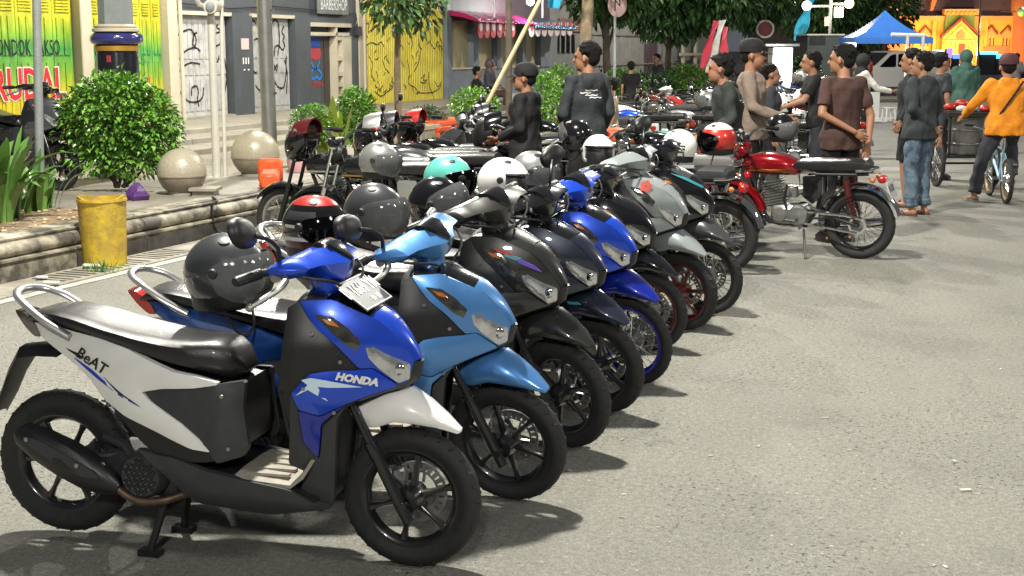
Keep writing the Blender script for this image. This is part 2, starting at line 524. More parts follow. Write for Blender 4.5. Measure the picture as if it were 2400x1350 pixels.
P_UNDER = [(.334, .600), (.41, .614), (.526, .623), (.60, .640), (.690, .650), (.681, .563), (.698, .424), (.682, .391), (.60, .368), (.575, .402), (.535, .447), (.471, .497), (.358, .568)]
P_KNEE = [(.55, .44), (.62, .62), (.69, .65), (.683, .563), (.70, .424), (.682, .391), (.60, .37)]
P_FLOOR = [(.30, .40), (.367, .385), (.442, .377), (.556, .345), (.70, .322), (.86, .300), (.93, .262), (.995, .231), (.93, .225), (.778, .19), (.51, .215), (.438, .28)]
P_UP = [(.904, .938), (.942, .882), (.970, .849), (1.03, .798), (1.098, .716), (1.141, .716), (1.215, .655), (1.243, .664), (1.258, .728), (1.218, .805), (1.151, .874), (1.011, .942)]
P_LAMP = [(.945, .889), (1.009, .883), (1.072, .846), (1.135, .806), (1.207, .762), (1.284, .740), (1.282, .690), (1.233, .676), (1.172, .722), (1.150, .758), (1.071, .790), (.999, .842)]
P_LAMPL = [(1.118, .806), (1.190, .756), (1.250, .724), (1.248, .672), (1.215, .660), (1.160, .712), (1.128, .752)]
P_LAMPU = [(.955, .898), (1.018, .890), (1.072, .852), (1.112, .810), (1.122, .760), (1.062, .798), (1.005, .850)]
P_LOW = [(.947, .703), (1.012, .711), (1.091, .711), (1.137, .714), (1.214, .650), (1.13, .625), (1.064, .601), (.972, .558), (.908, .580), (.887, .637)]
P_LOWD = [(.908, .577), (.972, .554), (1.060, .597), (1.005, .557), (.974, .530), (.955, .406), (.912, .463), (.908, .539)]
P_SHIELD = [(.884, .634), (.905, .578), (.903, .539), (.908, .46), (.957, .400), (.978, .52), (1.05, .588), (1.020, .538), (.990, .235), (.943, .205), (.867, .268), (.922, .348), (.85, .38), (.868, .501)]
P_INNER = [(.900, .936), (.938, .880), (1.026, .796), (1.094, .714), (1.012, .708), (.947, .700), (.884, .637), (.842, .645), (.860, .79), (.866, .913)]
CORE_R = [(-.15, .80), (.05, .775), (.35, .695), (.6, .635), (.68, .635), (.68, .42), (.6, .37), (.40, .36), (.30, .43), (.2, .53), (.08, .64), (-.05, .715)]
CORE_F = [(.885, .925), (1.005, .932), (1.145, .865), (1.21, .798), (1.245, .73), (1.232, .675), (1.205, .655), (1.055, .588), (.995, .53), (.975, .25), (.945, .215), (.875, .272), (.9, .35), (.865, .5), (.845, .64), (.865, .90)]
def hcowl_mb():
    C0 = [(.855, 1.04), (.880, 1.082), (.930, 1.112), (.975, 1.108), (1.040, 1.056), (1.020, .995), (.970, .985), (.895, 1.0)]
    C1 = [(.825, 1.046), (.838, 1.066), (.880, 1.084), (.918, 1.084), (.972, 1.058), (.950, 1.034), (.905, 1.022), (.850, 1.030)]
    C2 = [(.838, 1.048), (.842, 1.056), (.856, 1.064), (.868, 1.062), (.885, 1.052), (.876, 1.044), (.860, 1.040), (.845, 1.042)]
    secs = [(0, C0), (.045, [tuple(.94 * p + .06 * q for p, q in zip(a, b)) for a, b in zip(C0, C1)]), (.095, [tuple(.5 * p + .5 * q for p, q in zip(a, b)) for a, b in zip(C0, C1)]), (.15, [tuple(.12 * p + .88 * q for p, q in zip(a, b)) for a, b in zip(C0, C1)]), (.215, C1), (.250, C2)]
    full = [(-y, c) for y, c in reversed(secs[1:])] + secs
    return MB().loft([[(x, y, z) for x, z in c] for y, c in full])
def meter_mb():
    mb = MB(); rings = []
    for x, z, w in ((.872, 1.078, .052), (.90, 1.102, .066), (.935, 1.120, .070), (.975, 1.114, .056), (1.01, 1.088, .034), (1.040, 1.062, .008)):
        rings.append([(x, -w, z - .022), (x, -w * .85, z + .001), (x, -w * .3, z + .004), (x, w * .3, z + .004), (x, w * .85, z + .001), (x, w, z - .022), (x, 0, z - .035)])
    return mb.loft(rings)
def fender_mb():
    top = [(1.025, .566), (1.08, .592), (1.160, .622), (1.236, .632), (1.300, .589), (1.36, .541), (1.412, .498)]
    bot = [(1.045, .545), (1.076, .509), (1.135, .512), (1.20, .536), (1.275, .532), (1.34, .520), (1.402, .494)]
    wid = [.062, .072, .080, .082, .078, .058, .022]
    rings = []
    for (xt, zt), (xb, zb), w in zip(top, bot, wid):
        o = []
        for u, v in ((-1, 0), (-1.02, .35), (-.92, .68), (-.6, .92), (0, 1), (.6, .92), (.92, .68), (1.02, .35), (1, 0)):
            o.append((xb + (xt - xb) * v, u * w, zb + (zt - zb) * v))
        inn = [(p[0], p[1] * .93, p[2] - .008) for p in reversed(o)]
        rings.append(o + inn)
    return MB().loft(rings)
def fork_mb(s):
    mb = MB()
    mb.tube([(1.03, s * .078, .63), (1.155, s * .078, .37)], .0165, 10)
    mb.tube([(1.115, s * .079, .452), (1.135, s * .079, .41), (1.14, s * .079, .40), (1.245, s * .079, .185)], [.0235, .0235, .020, .021], 10)
    mb.tube([(1.232, s * .055, .24), (1.232, s * .103, .24)], .013, 8)
    return mb
def muffler_mb():
    rings = []
    for x, z, h, d in ((-.165, .425, .022, .03), (-.150, .420, .036, .042), (-.08, .385, .052, .052), (.02, .338, .060, .055), (.12, .288, .055, .052), (.185, .258, .036, .036), (.215, .242, .02, .022)):
        ring = []
        for k in range(12):
            a = 2 * math.pi * k / 12; c, s_ = math.cos(a), math.sin(a)
            ring.append((x + .46 * h * s_ * 1.0, -.150 + d * math.copysign(abs(c) ** .7, c), z + h * math.copysign(abs(s_) ** .8, s_)))
        rings.append(ring)
    return MB().loft(rings)
def shield_mb():
    mb = MB()
    out = [(-.12, .425), (-.05, .41), (.06, .36), (.15, .315), (.17, .29), (.10, .295), (.0, .335), (-.09, .385)]
    return panel(mb, out, lambda x, z: .203, -1, .012, .006, .01, .04)
def engine_mb():
    mb = MB()
    mb.box((.12, -.09, .20), (.42, .10, .36), bev=.02)
    mb.box((-.05, .06, .22), (.36, .15, .34), bev=.03)
    mb.lathe([(.0, -.16), (.070, -.158), (.082, -.145), (.086, -.09), (.06, -.08)], 22, 'y', (.30, 0, .295))
    mb.tube([(.12, -.06, .40), (.22, -.10, .385), (.27, -.12, .33)], .018, 8)
    mb.tube([(.08, -.05, .36), (-.03, -.05, .30)], .02, 8)
    mb.tube([(.18, -.07, .34), (.03, -.105, .33), (-.06, -.09, .29)], .014, 8)
    for k in range(5): mb.box((.36 + k * .016, -.08, .22), (.368 + k * .016, .08, .345))
    return mb
def fan_mb():
    mb = MB()
    for i in range(-3, 4):
        for j in range(-3, 4):
            x, z = i * .021 + (j % 2) * .0105, j * .019
            if math.hypot(x, z) < .062:
                mb.lathe([(.0065, -.163), (.0085, -.166), (.0085, -.160)], 6, 'y', (.30 + x, 0, .295 + z))
    return mb
def stand_mb():
    mb = MB()
    for s in (-1, 1):
        mb.tube([(.36, s * .09, .20), (.31, s * .125, .02)], .014, 8)
        mb.box((.27, s * .125 - .022, .0), (.35, s * .125 + .022, .022))
    mb.tube([(.345, -.10, .155), (.345, .10, .155)], .012, 8)
    return mb
def sidestand_mb():
    return MB().tube([(.47, .10, .22), (.43, .24, .015)], .011, 8).box((.39, .215, 0), (.47, .27, .012))
def rail_mb():
    pts = [(.04, -.128, .772), (-.055, -.135, .825), (-.125, -.122, .870), (-.180, -.09, .895), (-.208, -.045, .905), (-.214, 0, .907)]
    pts = pts + [(x, -y, z) for x, y, z in reversed(pts[:-1])]
    return MB().tube(smooth_line(pts, 2, False), .0155, 10, flat=.8)
def tail_mb():
    return solid(MB(), [(-.235, .835), (-.20, .838), (-.135, .80), (-.105, .752), (-.14, .75), (-.19, .785)], lambda x, z: interp([(-.235, .03), (-.1, .078)], x))
def mud_mb():
    rings = []
    for x, z, w in ((-.05, .70, .07), (-.14, .700, .075), (-.21, .69, .075), (-.262, .61, .065), (-.30, .53, .058), (-.345, .455, .05)):
        rings.append([(x, -w, z - .02), (x - .004, -w * .6, z + .012), (x - .006, 0, z + .018), (x - .004, w * .6, z + .012), (x, w, z - .02), (x + .012, w * .6, z - .006), (x + .014, 0, z), (x + .012, -w * .6, z - .006)])
    return MB().loft(rings)
def hugger_mb():
    prof_w = .06; rings = []
    for k in range(9):
        a = R(35 + 75 * k / 8)
        r0 = .29
        c = (-.076 + math.cos(a) * r0, .281 + math.sin(a) * r0)
        rings.append([(c[0], -prof_w, c[1] - .03), (c[0], -prof_w * .7, c[1]), (c[0], prof_w * .7, c[1]), (c[0], prof_w, c[1] - .03), (c[0] - .004, prof_w * .7, c[1] - .01), (c[0] - .004, -prof_w * .7, c[1] - .01)])
    return MB().loft(rings)
def shock_mb():
    mb = MB().tube([(-.02, .12, .32), (.10, .12, .66)], .012, 8)
    pts = []
    for k in range(64):
        t = k / 63; a = t * 2 * math.pi * 8
        c = Vector((-.005, .12, .36)).lerp(Vector((.09, .12, .63)), t)
        pts.append(c + Vector((math.cos(a) * .028, math.sin(a) * .028, 0)))
    return mb.tube(pts, .0055, 5)
def grip_mb(s): return MB().tube([(.835, s * .235, 1.045), (.825, s * .255, 1.044), (.822, s * .26, 1.044), (.79, s * .365, 1.035), (.788, s * .372, 1.034)], [.013, .013, .018, .0175, .014], 10)
def lever_mb(s):
    pts = smooth_line([(.86, s * .20, 1.035), (.905, s * .24, 1.025), (.905, s * .29, 1.005), (.865, s * .345, .975), (.835, s * .372, .955)], 2, False)
    n = len(pts); return MB().tube(pts, [.013 - .004 * k / n for k in range(n)], 8).ball(pts[-1], .014, 8, 6).tube([(.84, s * .195, 1.03), (.865, s * .235, 1.028)], .017, 8)
def mirror_mb(s):
    mb = MB()
    rot = Matrix.Rotation(R(12 * s), 3, 'X') @ Matrix.Rotation(R(-18), 3, 'Y')
    rings = []
    c = Vector((.80, s * .335, 1.185))
    for x, sc in ((-.014, .92), (-.010, 1), (.006, .99), (.018, .86), (.026, .55), (.028, .1)):
        ring = []
        for k in range(18):
            a = 2 * math.pi * k / 18; cc, ss = math.cos(a), math.sin(a)
            ring.append(c + rot @ Vector((x, s * sc * .080 * math.copysign(abs(cc) ** .8, cc) * (1 if cc * 1 > 0 else 1.05), sc * .050 * math.copysign(abs(ss) ** .8, ss))))
        rings.append(ring)
    mb.loft(rings)
    mb.tube(smooth_line([(.862, s * .205, 1.05), (.872, s * .215, 1.12), (.855, s * .25, 1.155), (.83, s * .30, 1.17)], 2, False), [.011] + [.0075] * 14 + [.012], 8) if False else mb.tube(smooth_line([(.862, s * .205, 1.05), (.872, s * .215, 1.12), (.855, s * .25, 1.155), (.826, s * .30, 1.172)], 2, False), .0078, 8)
    return mb
def glass_mb(s):
    rot = Matrix.Rotation(R(12 * s), 3, 'X') @ Matrix.Rotation(R(-18), 3, 'Y'); c = Vector((.80, s * .335, 1.185)); mb = MB()
    return mb.add([c + rot @ Vector((-.0155, s * .072 * math.cos(2 * math.pi * k / 20), .044 * math.sin(2 * math.pi * k / 20))) for k in range(20)], [tuple(range(20))])
def plate_mb():
    mb = MB(); mb.box((-.13, -.07, -.002), (.13, .07, .002), bev=.0015); return mb
PLATE_MX = Matrix.Translation((1.075, 0, .950)) @ Matrix.Rotation(R(36), 4, 'Y') @ Matrix.Rotation(R(90), 4, 'Z') @ Matrix.Rotation(R(0), 4, 'X')
def mat_mb():
    mb = MB(); w = .172
    strip(mb, [(.655, .327), (.75, .318), (.86, .312), (.90, .345), (.935, .40)], lambda x, z: w, .012, 8, thick=.012)
    for k in range(5):
        y = -.12 + k * .06
        mb.box((.69, y - .012, .325), (.84, y + .012, .3345))
    return mb

SP = None
def scooter_meshes():
    """every part once: (name, mesh, default material, steering part?)"""
    def one(fn, *a, **k):
        mb = MB(); fn(mb, *a, **k); return mb
    P = []
    def p(n, mb, m, st=False, sm=40): P.append((n, mb.mesh(n, sm), m, st))
    p('body_core', one(solid, CORE_R, lambda x, z: max(.02, wr(x, z) - .016)), 'black')
    p('front_core', one(solid, CORE_F, lambda x, z: max(.012, wf(x, z) - .014)), 'black')
    for s in (-1, 1):
        p('side_cover', one(panel, P_COVER, wr, s, .025, .010, .02, .035), 'cover')
        p('under_panel', one(panel, P_UNDER, lambda x, z: wr(x, z) - .010, s, .02, .006, .015), 'dgrey')
        p('knee_panel', one(panel, P_KNEE, lambda x, z: wr(x, z) - .004, s, .02, .006, .012), 'dgrey')
        p('floor_panel', one(panel, P_FLOOR, wfl, s, .03, .008, .015), 'dgrey')
        p('front_cowl', one(panel, P_UP, lambda x, z: wf(x, z) - .002, s, .02, .008, .02, .03), 'front')
        p('headlight', one(panel, P_LAMPL, lambda x, z: wf(x, z) + .0055, s, .02, .008, .02, .02), 'lens')
        p('reflector', MB().ball((1.212, s * (wf(1.212, .708) + .004), .708), (.026, .010, .024), 12, 8), 'chrome')
        p('signal_lens', one(panel, P_LAMPU, lambda x, z: wf(x, z) + .0045, s, .02, .007, .02, .02), 'slens')
        p('lower_cowl', one(panel, P_LOW, lambda x, z: wf(x, z), s, .02, .010, .02, .03), 'front')
        p('cowl_wing', one(panel, P_LOWD, lambda x, z: wf(x, z) + .002, s, .02, .006, .01, .03), 'wing')
        p('leg_shield', one(panel, P_SHIELD, lambda x, z: wf(x, z) - .004, s, .02, .005, .01, .03), 'dgrey')
        p('inner_panel', one(panel, P_INNER, lambda x, z: wf(x, z) - .007, s, .02, .004, .01, .03), 'black')
    p('nose_panel', one(strip, [(.895, .936), (1.008, .940), (1.08, .908), (1.13, .884)], lambda x, z: wf(x, z) * .96, .022, 10), 'nose')
    p('nose_tip', one(strip, [(1.13, .885), (1.155, .872), (1.190, .840), (1.22, .803), (1.244, .762), (1.260, .728)], lambda x, z: max(.014, wf(x, z) * .98), .018, 10), 'front')
    p('chin_panel', one(strip, [(1.262, .730), (1.248, .672), (1.215, .650), (1.08, .605)], lambda x, z: max(.02, wf(x, z) * .97), .02, 8, up=(1, 0, -.6)), 'black')
    p('dash_panel', one(strip, [(.99, .948), (.91, .942), (.866, .915), (.858, .79), (.838, .645), (.855, .5), (.88, .40)], lambda x, z: wf(x, z) * .95, .01, 8, up=(-1, 0, .3)), 'black')
    p('floor_mat', mat_mb(), 'beige')
    p('floor_base', one(solid, [(.32, .36), (.62, .33), (.86, .305), (.97, .25), (.78, .20), (.52, .23)], lambda x, z: wfl(x, z) - .015), 'black')
    p('seat', seat_mb(), 'seat')
    p('grab_rail', rail_mb(), 'rail')
    p('tail_light', tail_mb(), 'tail')
    p('mudguard', mud_mb(), 'black')
    p('engine', engine_mb(), 'gunm')
    p('fan_cover', fan_mb(), 'dgrey')
    p('muffler', muffler_mb(), 'black')
    p('heat_shield', shield_mb(), 'dgrey')
    p('exhaust_pipe', MB().tube(smooth_line([(.205, -.150, .245), (.25, -.15, .215), (.30, -.148, .2), (.38, -.135, .208), (.44, -.09, .225)], 2, False), .0145, 10), 'rust')
    p('shock_absorber', shock_mb(), 'steel')
    p('fender', fender_mb(), 'fender', True)
    for s in (-1, 1):
        p('fork_leg', fork_mb(s), 'forkblk', True)
        p('grip', grip_mb(s), 'black', True)
        p('brake_lever', lever_mb(s), 'alu', True)
        p('brake_cable', MB().tube(smooth_line([(.885, s * .20, 1.035), (.96, s * .22, 1.03), (1.035, s * .12, 1.0), (1.02, s * .05, .955)], 2, False), .0048, 6), 'black', True)
        for bx_, bz_ in ((.955, .835), (1.045, .742), (.93, .655), (1.02, .57)): p('panel_screw', MB().lathe([(0, s * .0), (.0065, s * .0), (.0075, s * -.003)], 8, 'y', (bx_, s * (wf(bx_, bz_) + .010), bz_)), 'alu')
        for bx_, bz_ in ((.62, .60), (.64, .42)): p('panel_screw', MB().lathe([(0, s * .0), (.007, s * .0), (.008, s * -.003)], 8, 'y', (bx_, s * (wr(bx_, bz_) + .006), bz_)), 'alu')
    for bx_, bz_ in ((-.10, .415), (.09, .335)): p('shield_bolt', MB().lathe([(0, 0), (.008, 0), (.009, .004)], 8, 'y', (bx_, -.212, bz_)), 'alu')
    p('brake_caliper', MB().box((1.14, .045, .22), (1.20, .085, .33), bev=.012), 'alu', True)
    p('handlebar_cowl', hcowl_mb(), 'hcowl', True)
    p('meter_cover', meter_mb(), 'gloss', True)
    p('steering_neck', MB().tube([(.93, 0, 1.02), (.96, 0, .93), (.98, 0, .88)], [.062, .055, .06], 12), 'hcowl', True)
    for s in (-1, 1):
        p('turn_signal', one(panel, [(.985, .884), (1.02, .876), (1.04, .856), (1.005, .866)], lambda x, z: wf(x, z) + .011, s, .01, .003, .006, .02), 'amber')
    return P
STEER_P = Vector((.985, 0, .90)); STEER_A = Vector((-.436, 0, .90)).normalized()
def scooter(label, loc, yaw, cols, group, roll=0., steer=0., wheels='cast', rim='rimblk', rspk='steel', mirrors=(), plate=None, stand='centre', simple=False, lift=0., fw=.076):
    global SP
    if SP is None: SP = scooter_meshes()
    t = thing('parked_scooter', label, 'scooter', loc, yaw, group, roll)
    if stand != 'centre':                                # the tail comes down onto its wheel
        t.matrix_world = t.matrix_world @ Matrix.Translation((1.232, 0, 0)) @ Matrix.Rotation(-.0128, 4, 'Y') @ Matrix.Translation((-1.232, 0, 0))
    SM = Matrix.Translation(STEER_P) @ Matrix.Rotation(steer, 4, STEER_A) @ Matrix.Translation(-STEER_P)
    I4 = Matrix.Identity(4); out = {}
    for n, me, m, st in SP:
        if simple and n in ('fan_cover', 'heat_shield', 'shock_absorber', 'brake_caliper', 'reflector', 'turn_signal', 'floor_mat', 'panel_screw', 'shield_bolt', 'brake_cable'): continue
        mm = cols.get(n, cols.get(m, {'cover': 'black', 'front': 'black', 'wing': cols.get('front', 'black'), 'nose': 'gloss', 'tail': 'redlens', 'gunm': 'dgrey', 'fender': 'black', 'hcowl': cols.get('front', 'black')}.get(m, m)))
        o = obj(n, me, mm, t, mx=SM if st else I4)
        out.setdefault(n, []).append(o)
    wheel(t, 'rear_wheel', -.076, .281, .264, .088, 'cast' if wheels == 'cast' else 'spoke', rim, I4, spk=rspk)
    wheel(t, 'front_wheel', 1.232, .246, .246, fw, 'cast' if wheels == 'cast' else 'spoke', rim, SM, .062, spk=rspk)
    obj('stand', cached('stand' if stand == 'centre' else 'side_stand', stand_mb if stand == 'centre' else sidestand_mb), 'black', t)
    for s in mirrors:
        o = obj('mirror', cached(f'mirror:{s}', lambda: mirror_mb(s)), 'black', t, mx=SM)
        obj('mirror_glass', cached(f'mirror_glass:{s}', lambda: glass_mb(s)), 'chrome', o)
    if plate:
        o = obj('number_plate', cached('number_plate', plate_mb), 'plate', t, mx=PLATE_MX)
        vs, fs = text_mesh(plate[0], .072, 0, .002); obj('plate_number', MB().add([(p.x * .88, p.y + .017, .0036) for p in vs], fs).mesh('plate_number', 0), 'platew', o)
        vs, fs = text_mesh(plate[1], .034); obj('plate_date', MB().add([(p.x + .03, p.y - .038, .0036) for p in vs], fs).mesh('plate_date', 0), 'platew', o)
        mb = MB()
        for a, b in (((-.126, .062, .0022), (.126, .066, .0035)), ((-.126, -.066, .0022), (.126, -.062, .0035)), ((-.126, -.062, .0022), (-.122, .062, .0035)), ((.122, -.062, .0022), (.126, .062, .0035))): mb.box(a, b)
        obj('plate_border', mb, 'platew', o)
    return t, out

# ================================================================== motorcycle (upright naked bike)
def moto_meshes():
    P = []
    def p(n, mb, m, st=False, sm=40): P.append((n, mb.mesh(n, sm), m, st))
    mb = MB()
    mb.tube([(1.03, 0, .92), (.98, 0, .78), (.86, 0, .45), (.78, 0, .28), (.45, 0, .26), (.36, 0, .40), (.30, 0, .72)], .018, 8)
    mb.tube([(1.02, 0, .86), (.75, 0, .80), (.30, 0, .73), (-.06, 0, .74)], .018, 8)
    for s in (-1, 1):
        mb.tube([(.36, s * .10, .72), (-.02, s * .11, .73), (-.08, s * .10, .735)], .013, 8)
        mb.tube([(.38, s * .08, .42), (.20, s * .10, .36), (0, s * .10, .30)], .019, 8)
    p('frame', mb, 'black')
    rings = []
    for x, zc, h, w in ((.50, .745, .035, .06), (.53, .755, .062, .095), (.62, .775, .085, .122), (.74, .785, .098, .132), (.86, .785, .095, .125), (.95, .775, .075, .095), (.985, .77, .045, .06)):
        ring = []
        for k in range(18):
            a = 2 * math.pi * k / 18; c, s_ = math.cos(a), math.sin(a)
            ring.append((x, w * math.copysign(abs(c) ** .7, c), zc + h * math.copysign(abs(s_) ** .8, s_)))
        rings.append(ring)
    p('fuel_tank', MB().loft(rings), 'tank')
    p('fuel_cap', MB().lathe([(0, .895), (.03, .892), (.033, .876)], 16, 'z', (.78, 0, 0)), 'chrome')
    for s in (-1, 1): p('tank_stripe', MB().box((.56, s * .128 - .006, .728), (.94, s * .128 + .006, .742)), 'gold')
    S = dict(top=[(-.08, .82), (-.07, .850), (.1, .850), (.35, .840), (.52, .83), (.56, .80)], bot=[(-.08, .775), (-.06, .745), (.3, .735), (.56, .745)], wid=[(-.08, .118), (-.06, .130), (.2, .134), (.45, .126), (.56, .10)])
    p('seat', seat_mb(S), 'seat')
    for s in (-1, 1): p('side_cover', panel(MB(), [(.30, .71), (.47, .70), (.46, .52), (.38, .46), (.30, .55)], lambda x, z: .105, s, .03, .012), 'side')
    mb = MB()
    mb.box((.42, -.11, .28), (.74, .11, .44), bev=.03)
    for s in (-1, 1):
        mb.lathe([(0, s * .135), (.075, s * .13), (.088, s * .115), (.092, s * .08)], 20, 'y', (.50, 0, .36)); mb.lathe([(0, s * .128), (.055, s * .125), (.066, s * .08)], 18, 'y', (.66, 0, .36))
    p('engine_case', mb, 'alu')
    mb = MB(); mx = Matrix.Translation((.70, 0, .44)) @ Matrix.Rotation(R(14), 4, 'Y')
    mb.box((-.05, -.05, -.02), (.05, .05, .25), mx)
    for k in range(9): mb.box((-.085, -.09, .01 + k * .024), (.085, .09, .018 + k * .024), mx)
    p('cylinder', mb, 'alu')
    mb = MB()
    mb.tube(smooth_line([(.80, -.03, .60), (.90, -.05, .50), (.88, -.09, .30), (.70, -.12, .235), (.40, -.125, .235)], 2, False), .019, 9)
    mb.tube([(.42, -.125, .235), (.36, -.13, .24), (-.20, -.145, .30), (-.24, -.147, .305)], [.022, .040, .043, .030], 12)
    p('exhaust', mb, 'chrome')
    mb = MB()                                            # cables, pegs, air box and pipes that fill the frame
    mb.tube(smooth_line([(.98, .03, .95), (.90, .10, .72), (.74, .12, .58), (.62, .06, .55)], 2, False), .006, 6).tube(smooth_line([(1.0, -.04, .97), (.94, -.10, .74), (.80, -.12, .55), (.70, -.11, .42)], 2, False), .006, 6)
    mb.tube([(.50, .14, .33), (.50, .235, .33), (.58, .24, .34)], .010, 6).tube([(.40, .12, .34), (.34, .19, .36), (.26, .20, .37)], .010, 6)
    p('cables', mb, 'black')
    p('air_box', MB().box((.31, -.09, .50), (.45, .09, .69), bev=.03).tube([(.60, .10, .62), (.62, .105, .50), (.60, .11, .42)], .012, 6), 'black')
    p('carburettor', MB().box((.52, -.05, .50), (.63, .05, .60), bev=.015).tube([(.45, 0, .58), (.54, 0, .56)], .035, 10), 'alu')
    for s in (-1, 1):
        mb = MB()
        mb.tube([(.02, s * .115, .32), (.10, s * .115, .66)], .011, 8)
        mb.tube([(.075, s * .115, .54), (.105, s * .115, .68)], .027, 10)
        pts = []
        for k in range(50):
            t = k / 49; a = t * 2 * math.pi * 7; c = Vector((.025, s * .115, .36)).lerp(Vector((.08, s * .115, .57)), t)
            pts.append(c + Vector((math.cos(a) * .026, math.sin(a) * .026, 0)))
        mb.tube(pts, .005, 5)
        p('rear_shock', mb, 'shock')
    mb = MB().tube([(.42, .115, .40), (.1, .12, .385), (-.04, .12, .36)], .016, 8).lathe([(.055, .10), (.075, .10), (.075, .11), (.055, .11)], 22, 'y', (0, 0, .30), closed=True)
    mb.tube([(.45, .115, .30), (.0, .12, .235)], .010, 6)
    p('chain_guard', mb, 'chrome')
    for (n, cx, cz, r, a0, a1, w, m, st) in (('rear_fender', 0, .30, .345, 25, 165, .068, 'fender', 0), ('front_fender', 1.22, .29, .325, 35, 165, .06, 'ffender', 1)):
        rings = []
        for k in range(15):
            a = R(a0 + (a1 - a0) * k / 14); ring = []
            for u, d in ((-1, -.035), (-.95, -.012), (-.6, 0), (0, .008), (.6, 0), (.95, -.012), (1, -.035), (.9, -.016), (0, 0), (-.9, -.016)):
                rr = r + d; ring.append((cx + math.cos(a) * rr, u * w, cz + math.sin(a) * rr))
            rings.append(ring)
        p(n, MB().loft(rings), m, bool(st))
    mb = MB()
    mb.lathe([(.0, .10), (.05, .095), (.082, .05), (.09, 0), (.085, -.008)], 24, 'x', (1.05, 0, .90), mx=Matrix.Identity(4))
    mb2 = MB()
    for q in mb.v: q.x = 1.05 - (q.x - 1.05)
    p('headlight_shell', mb, 'chrome', True)
    p('headlight', MB().lathe([(0, .028), (.04, .024), (.07, .012), (.085, 0)], 24, 'x', (1.058, 0, .90)), 'lens', True)
    mb = MB()
    for s in (-1, 1):
        mb.tube([(1.02, s * .085, .95), (1.12, s * .085, .60)], .016, 9)
        mb.tube([(1.105, s * .085, .62), (1.22, s * .085, .27)], [.024, .022], 9)
        mb.tube([(1.06, s * .10, .90), (1.06, s * .16, .89)], .007, 6)
    mb.box((.985, -.10, .94), (1.045, .10, .965), bev=.008); mb.box((1.03, -.10, .80), (1.075, .10, .825), bev=.008)
    p('front_fork', mb, 'chrome', True)
    mb = MB()
    for s in (-1, 1):
        mb.tube(smooth_line([(1.0, s * .02, .975), (1.0, s * .07, .99), (.985, s * .16, 1.06), (.93, s * .26, 1.075), (.86, s * .36, 1.06)], 2, False), .011, 8)
    p('handlebar', mb, 'chrome', True)
    for s in (-1, 1):
        p('grip', MB().tube([(.93, s * .265, 1.075), (.855, s * .37, 1.06)], .018, 9), 'black', True)
        p('lever', MB().tube([(.96, s * .22, 1.07), (.97, s * .30, 1.06), (.91, s * .40, 1.04)], .0075, 6).ball((.91, s * .40, 1.04), .01, 6, 5), 'chrome', True)
        p('turn_signal', MB().ball((1.06, s * .175, .89), (.022, .018, .022), 10, 8), 'slens', True)
        p('turn_signal', MB().ball((-.12, s * .13, .69), (.024, .02, .024), 10, 8), 'amber', False)
        p('speedometer', MB().lathe([(.0, .055), (.04, .05), (.046, .04), (.046, 0), (.03, -.02)], 18, 'z', (1.03, s * .05, .975)), 'black', True)
    p('tail_light', MB().box((-.21, -.05, .655), (-.145, .05, .715), bev=.014), 'redlens')
    p('grab_bar', MB().tube(smooth_line([(.02, -.135, .76), (-.08, -.135, .765), (-.13, -.07, .775), (-.13, .07, .775), (-.08, .135, .765), (.02, .135, .76)], 2, False), .010, 8), 'chrome')
    mb = MB().tube([(.45, .10, .25), (.40, .22, .015)], .011, 8).tube([(.50, -.13, .27), (.62, -.16, .27), (.66, -.2, .27)], .01, 6).tube([(.46, .13, .27), (.46, .21, .27)], .013, 8).tube([(.46, -.13, .27), (.46, -.21, .27)], .013, 8)
    p('stand', mb, 'steel')
    return P
MP = None
MST_P = Vector((1.03, 0, .92)); MST_A = Vector((-.32, 0, .95)).normalized()
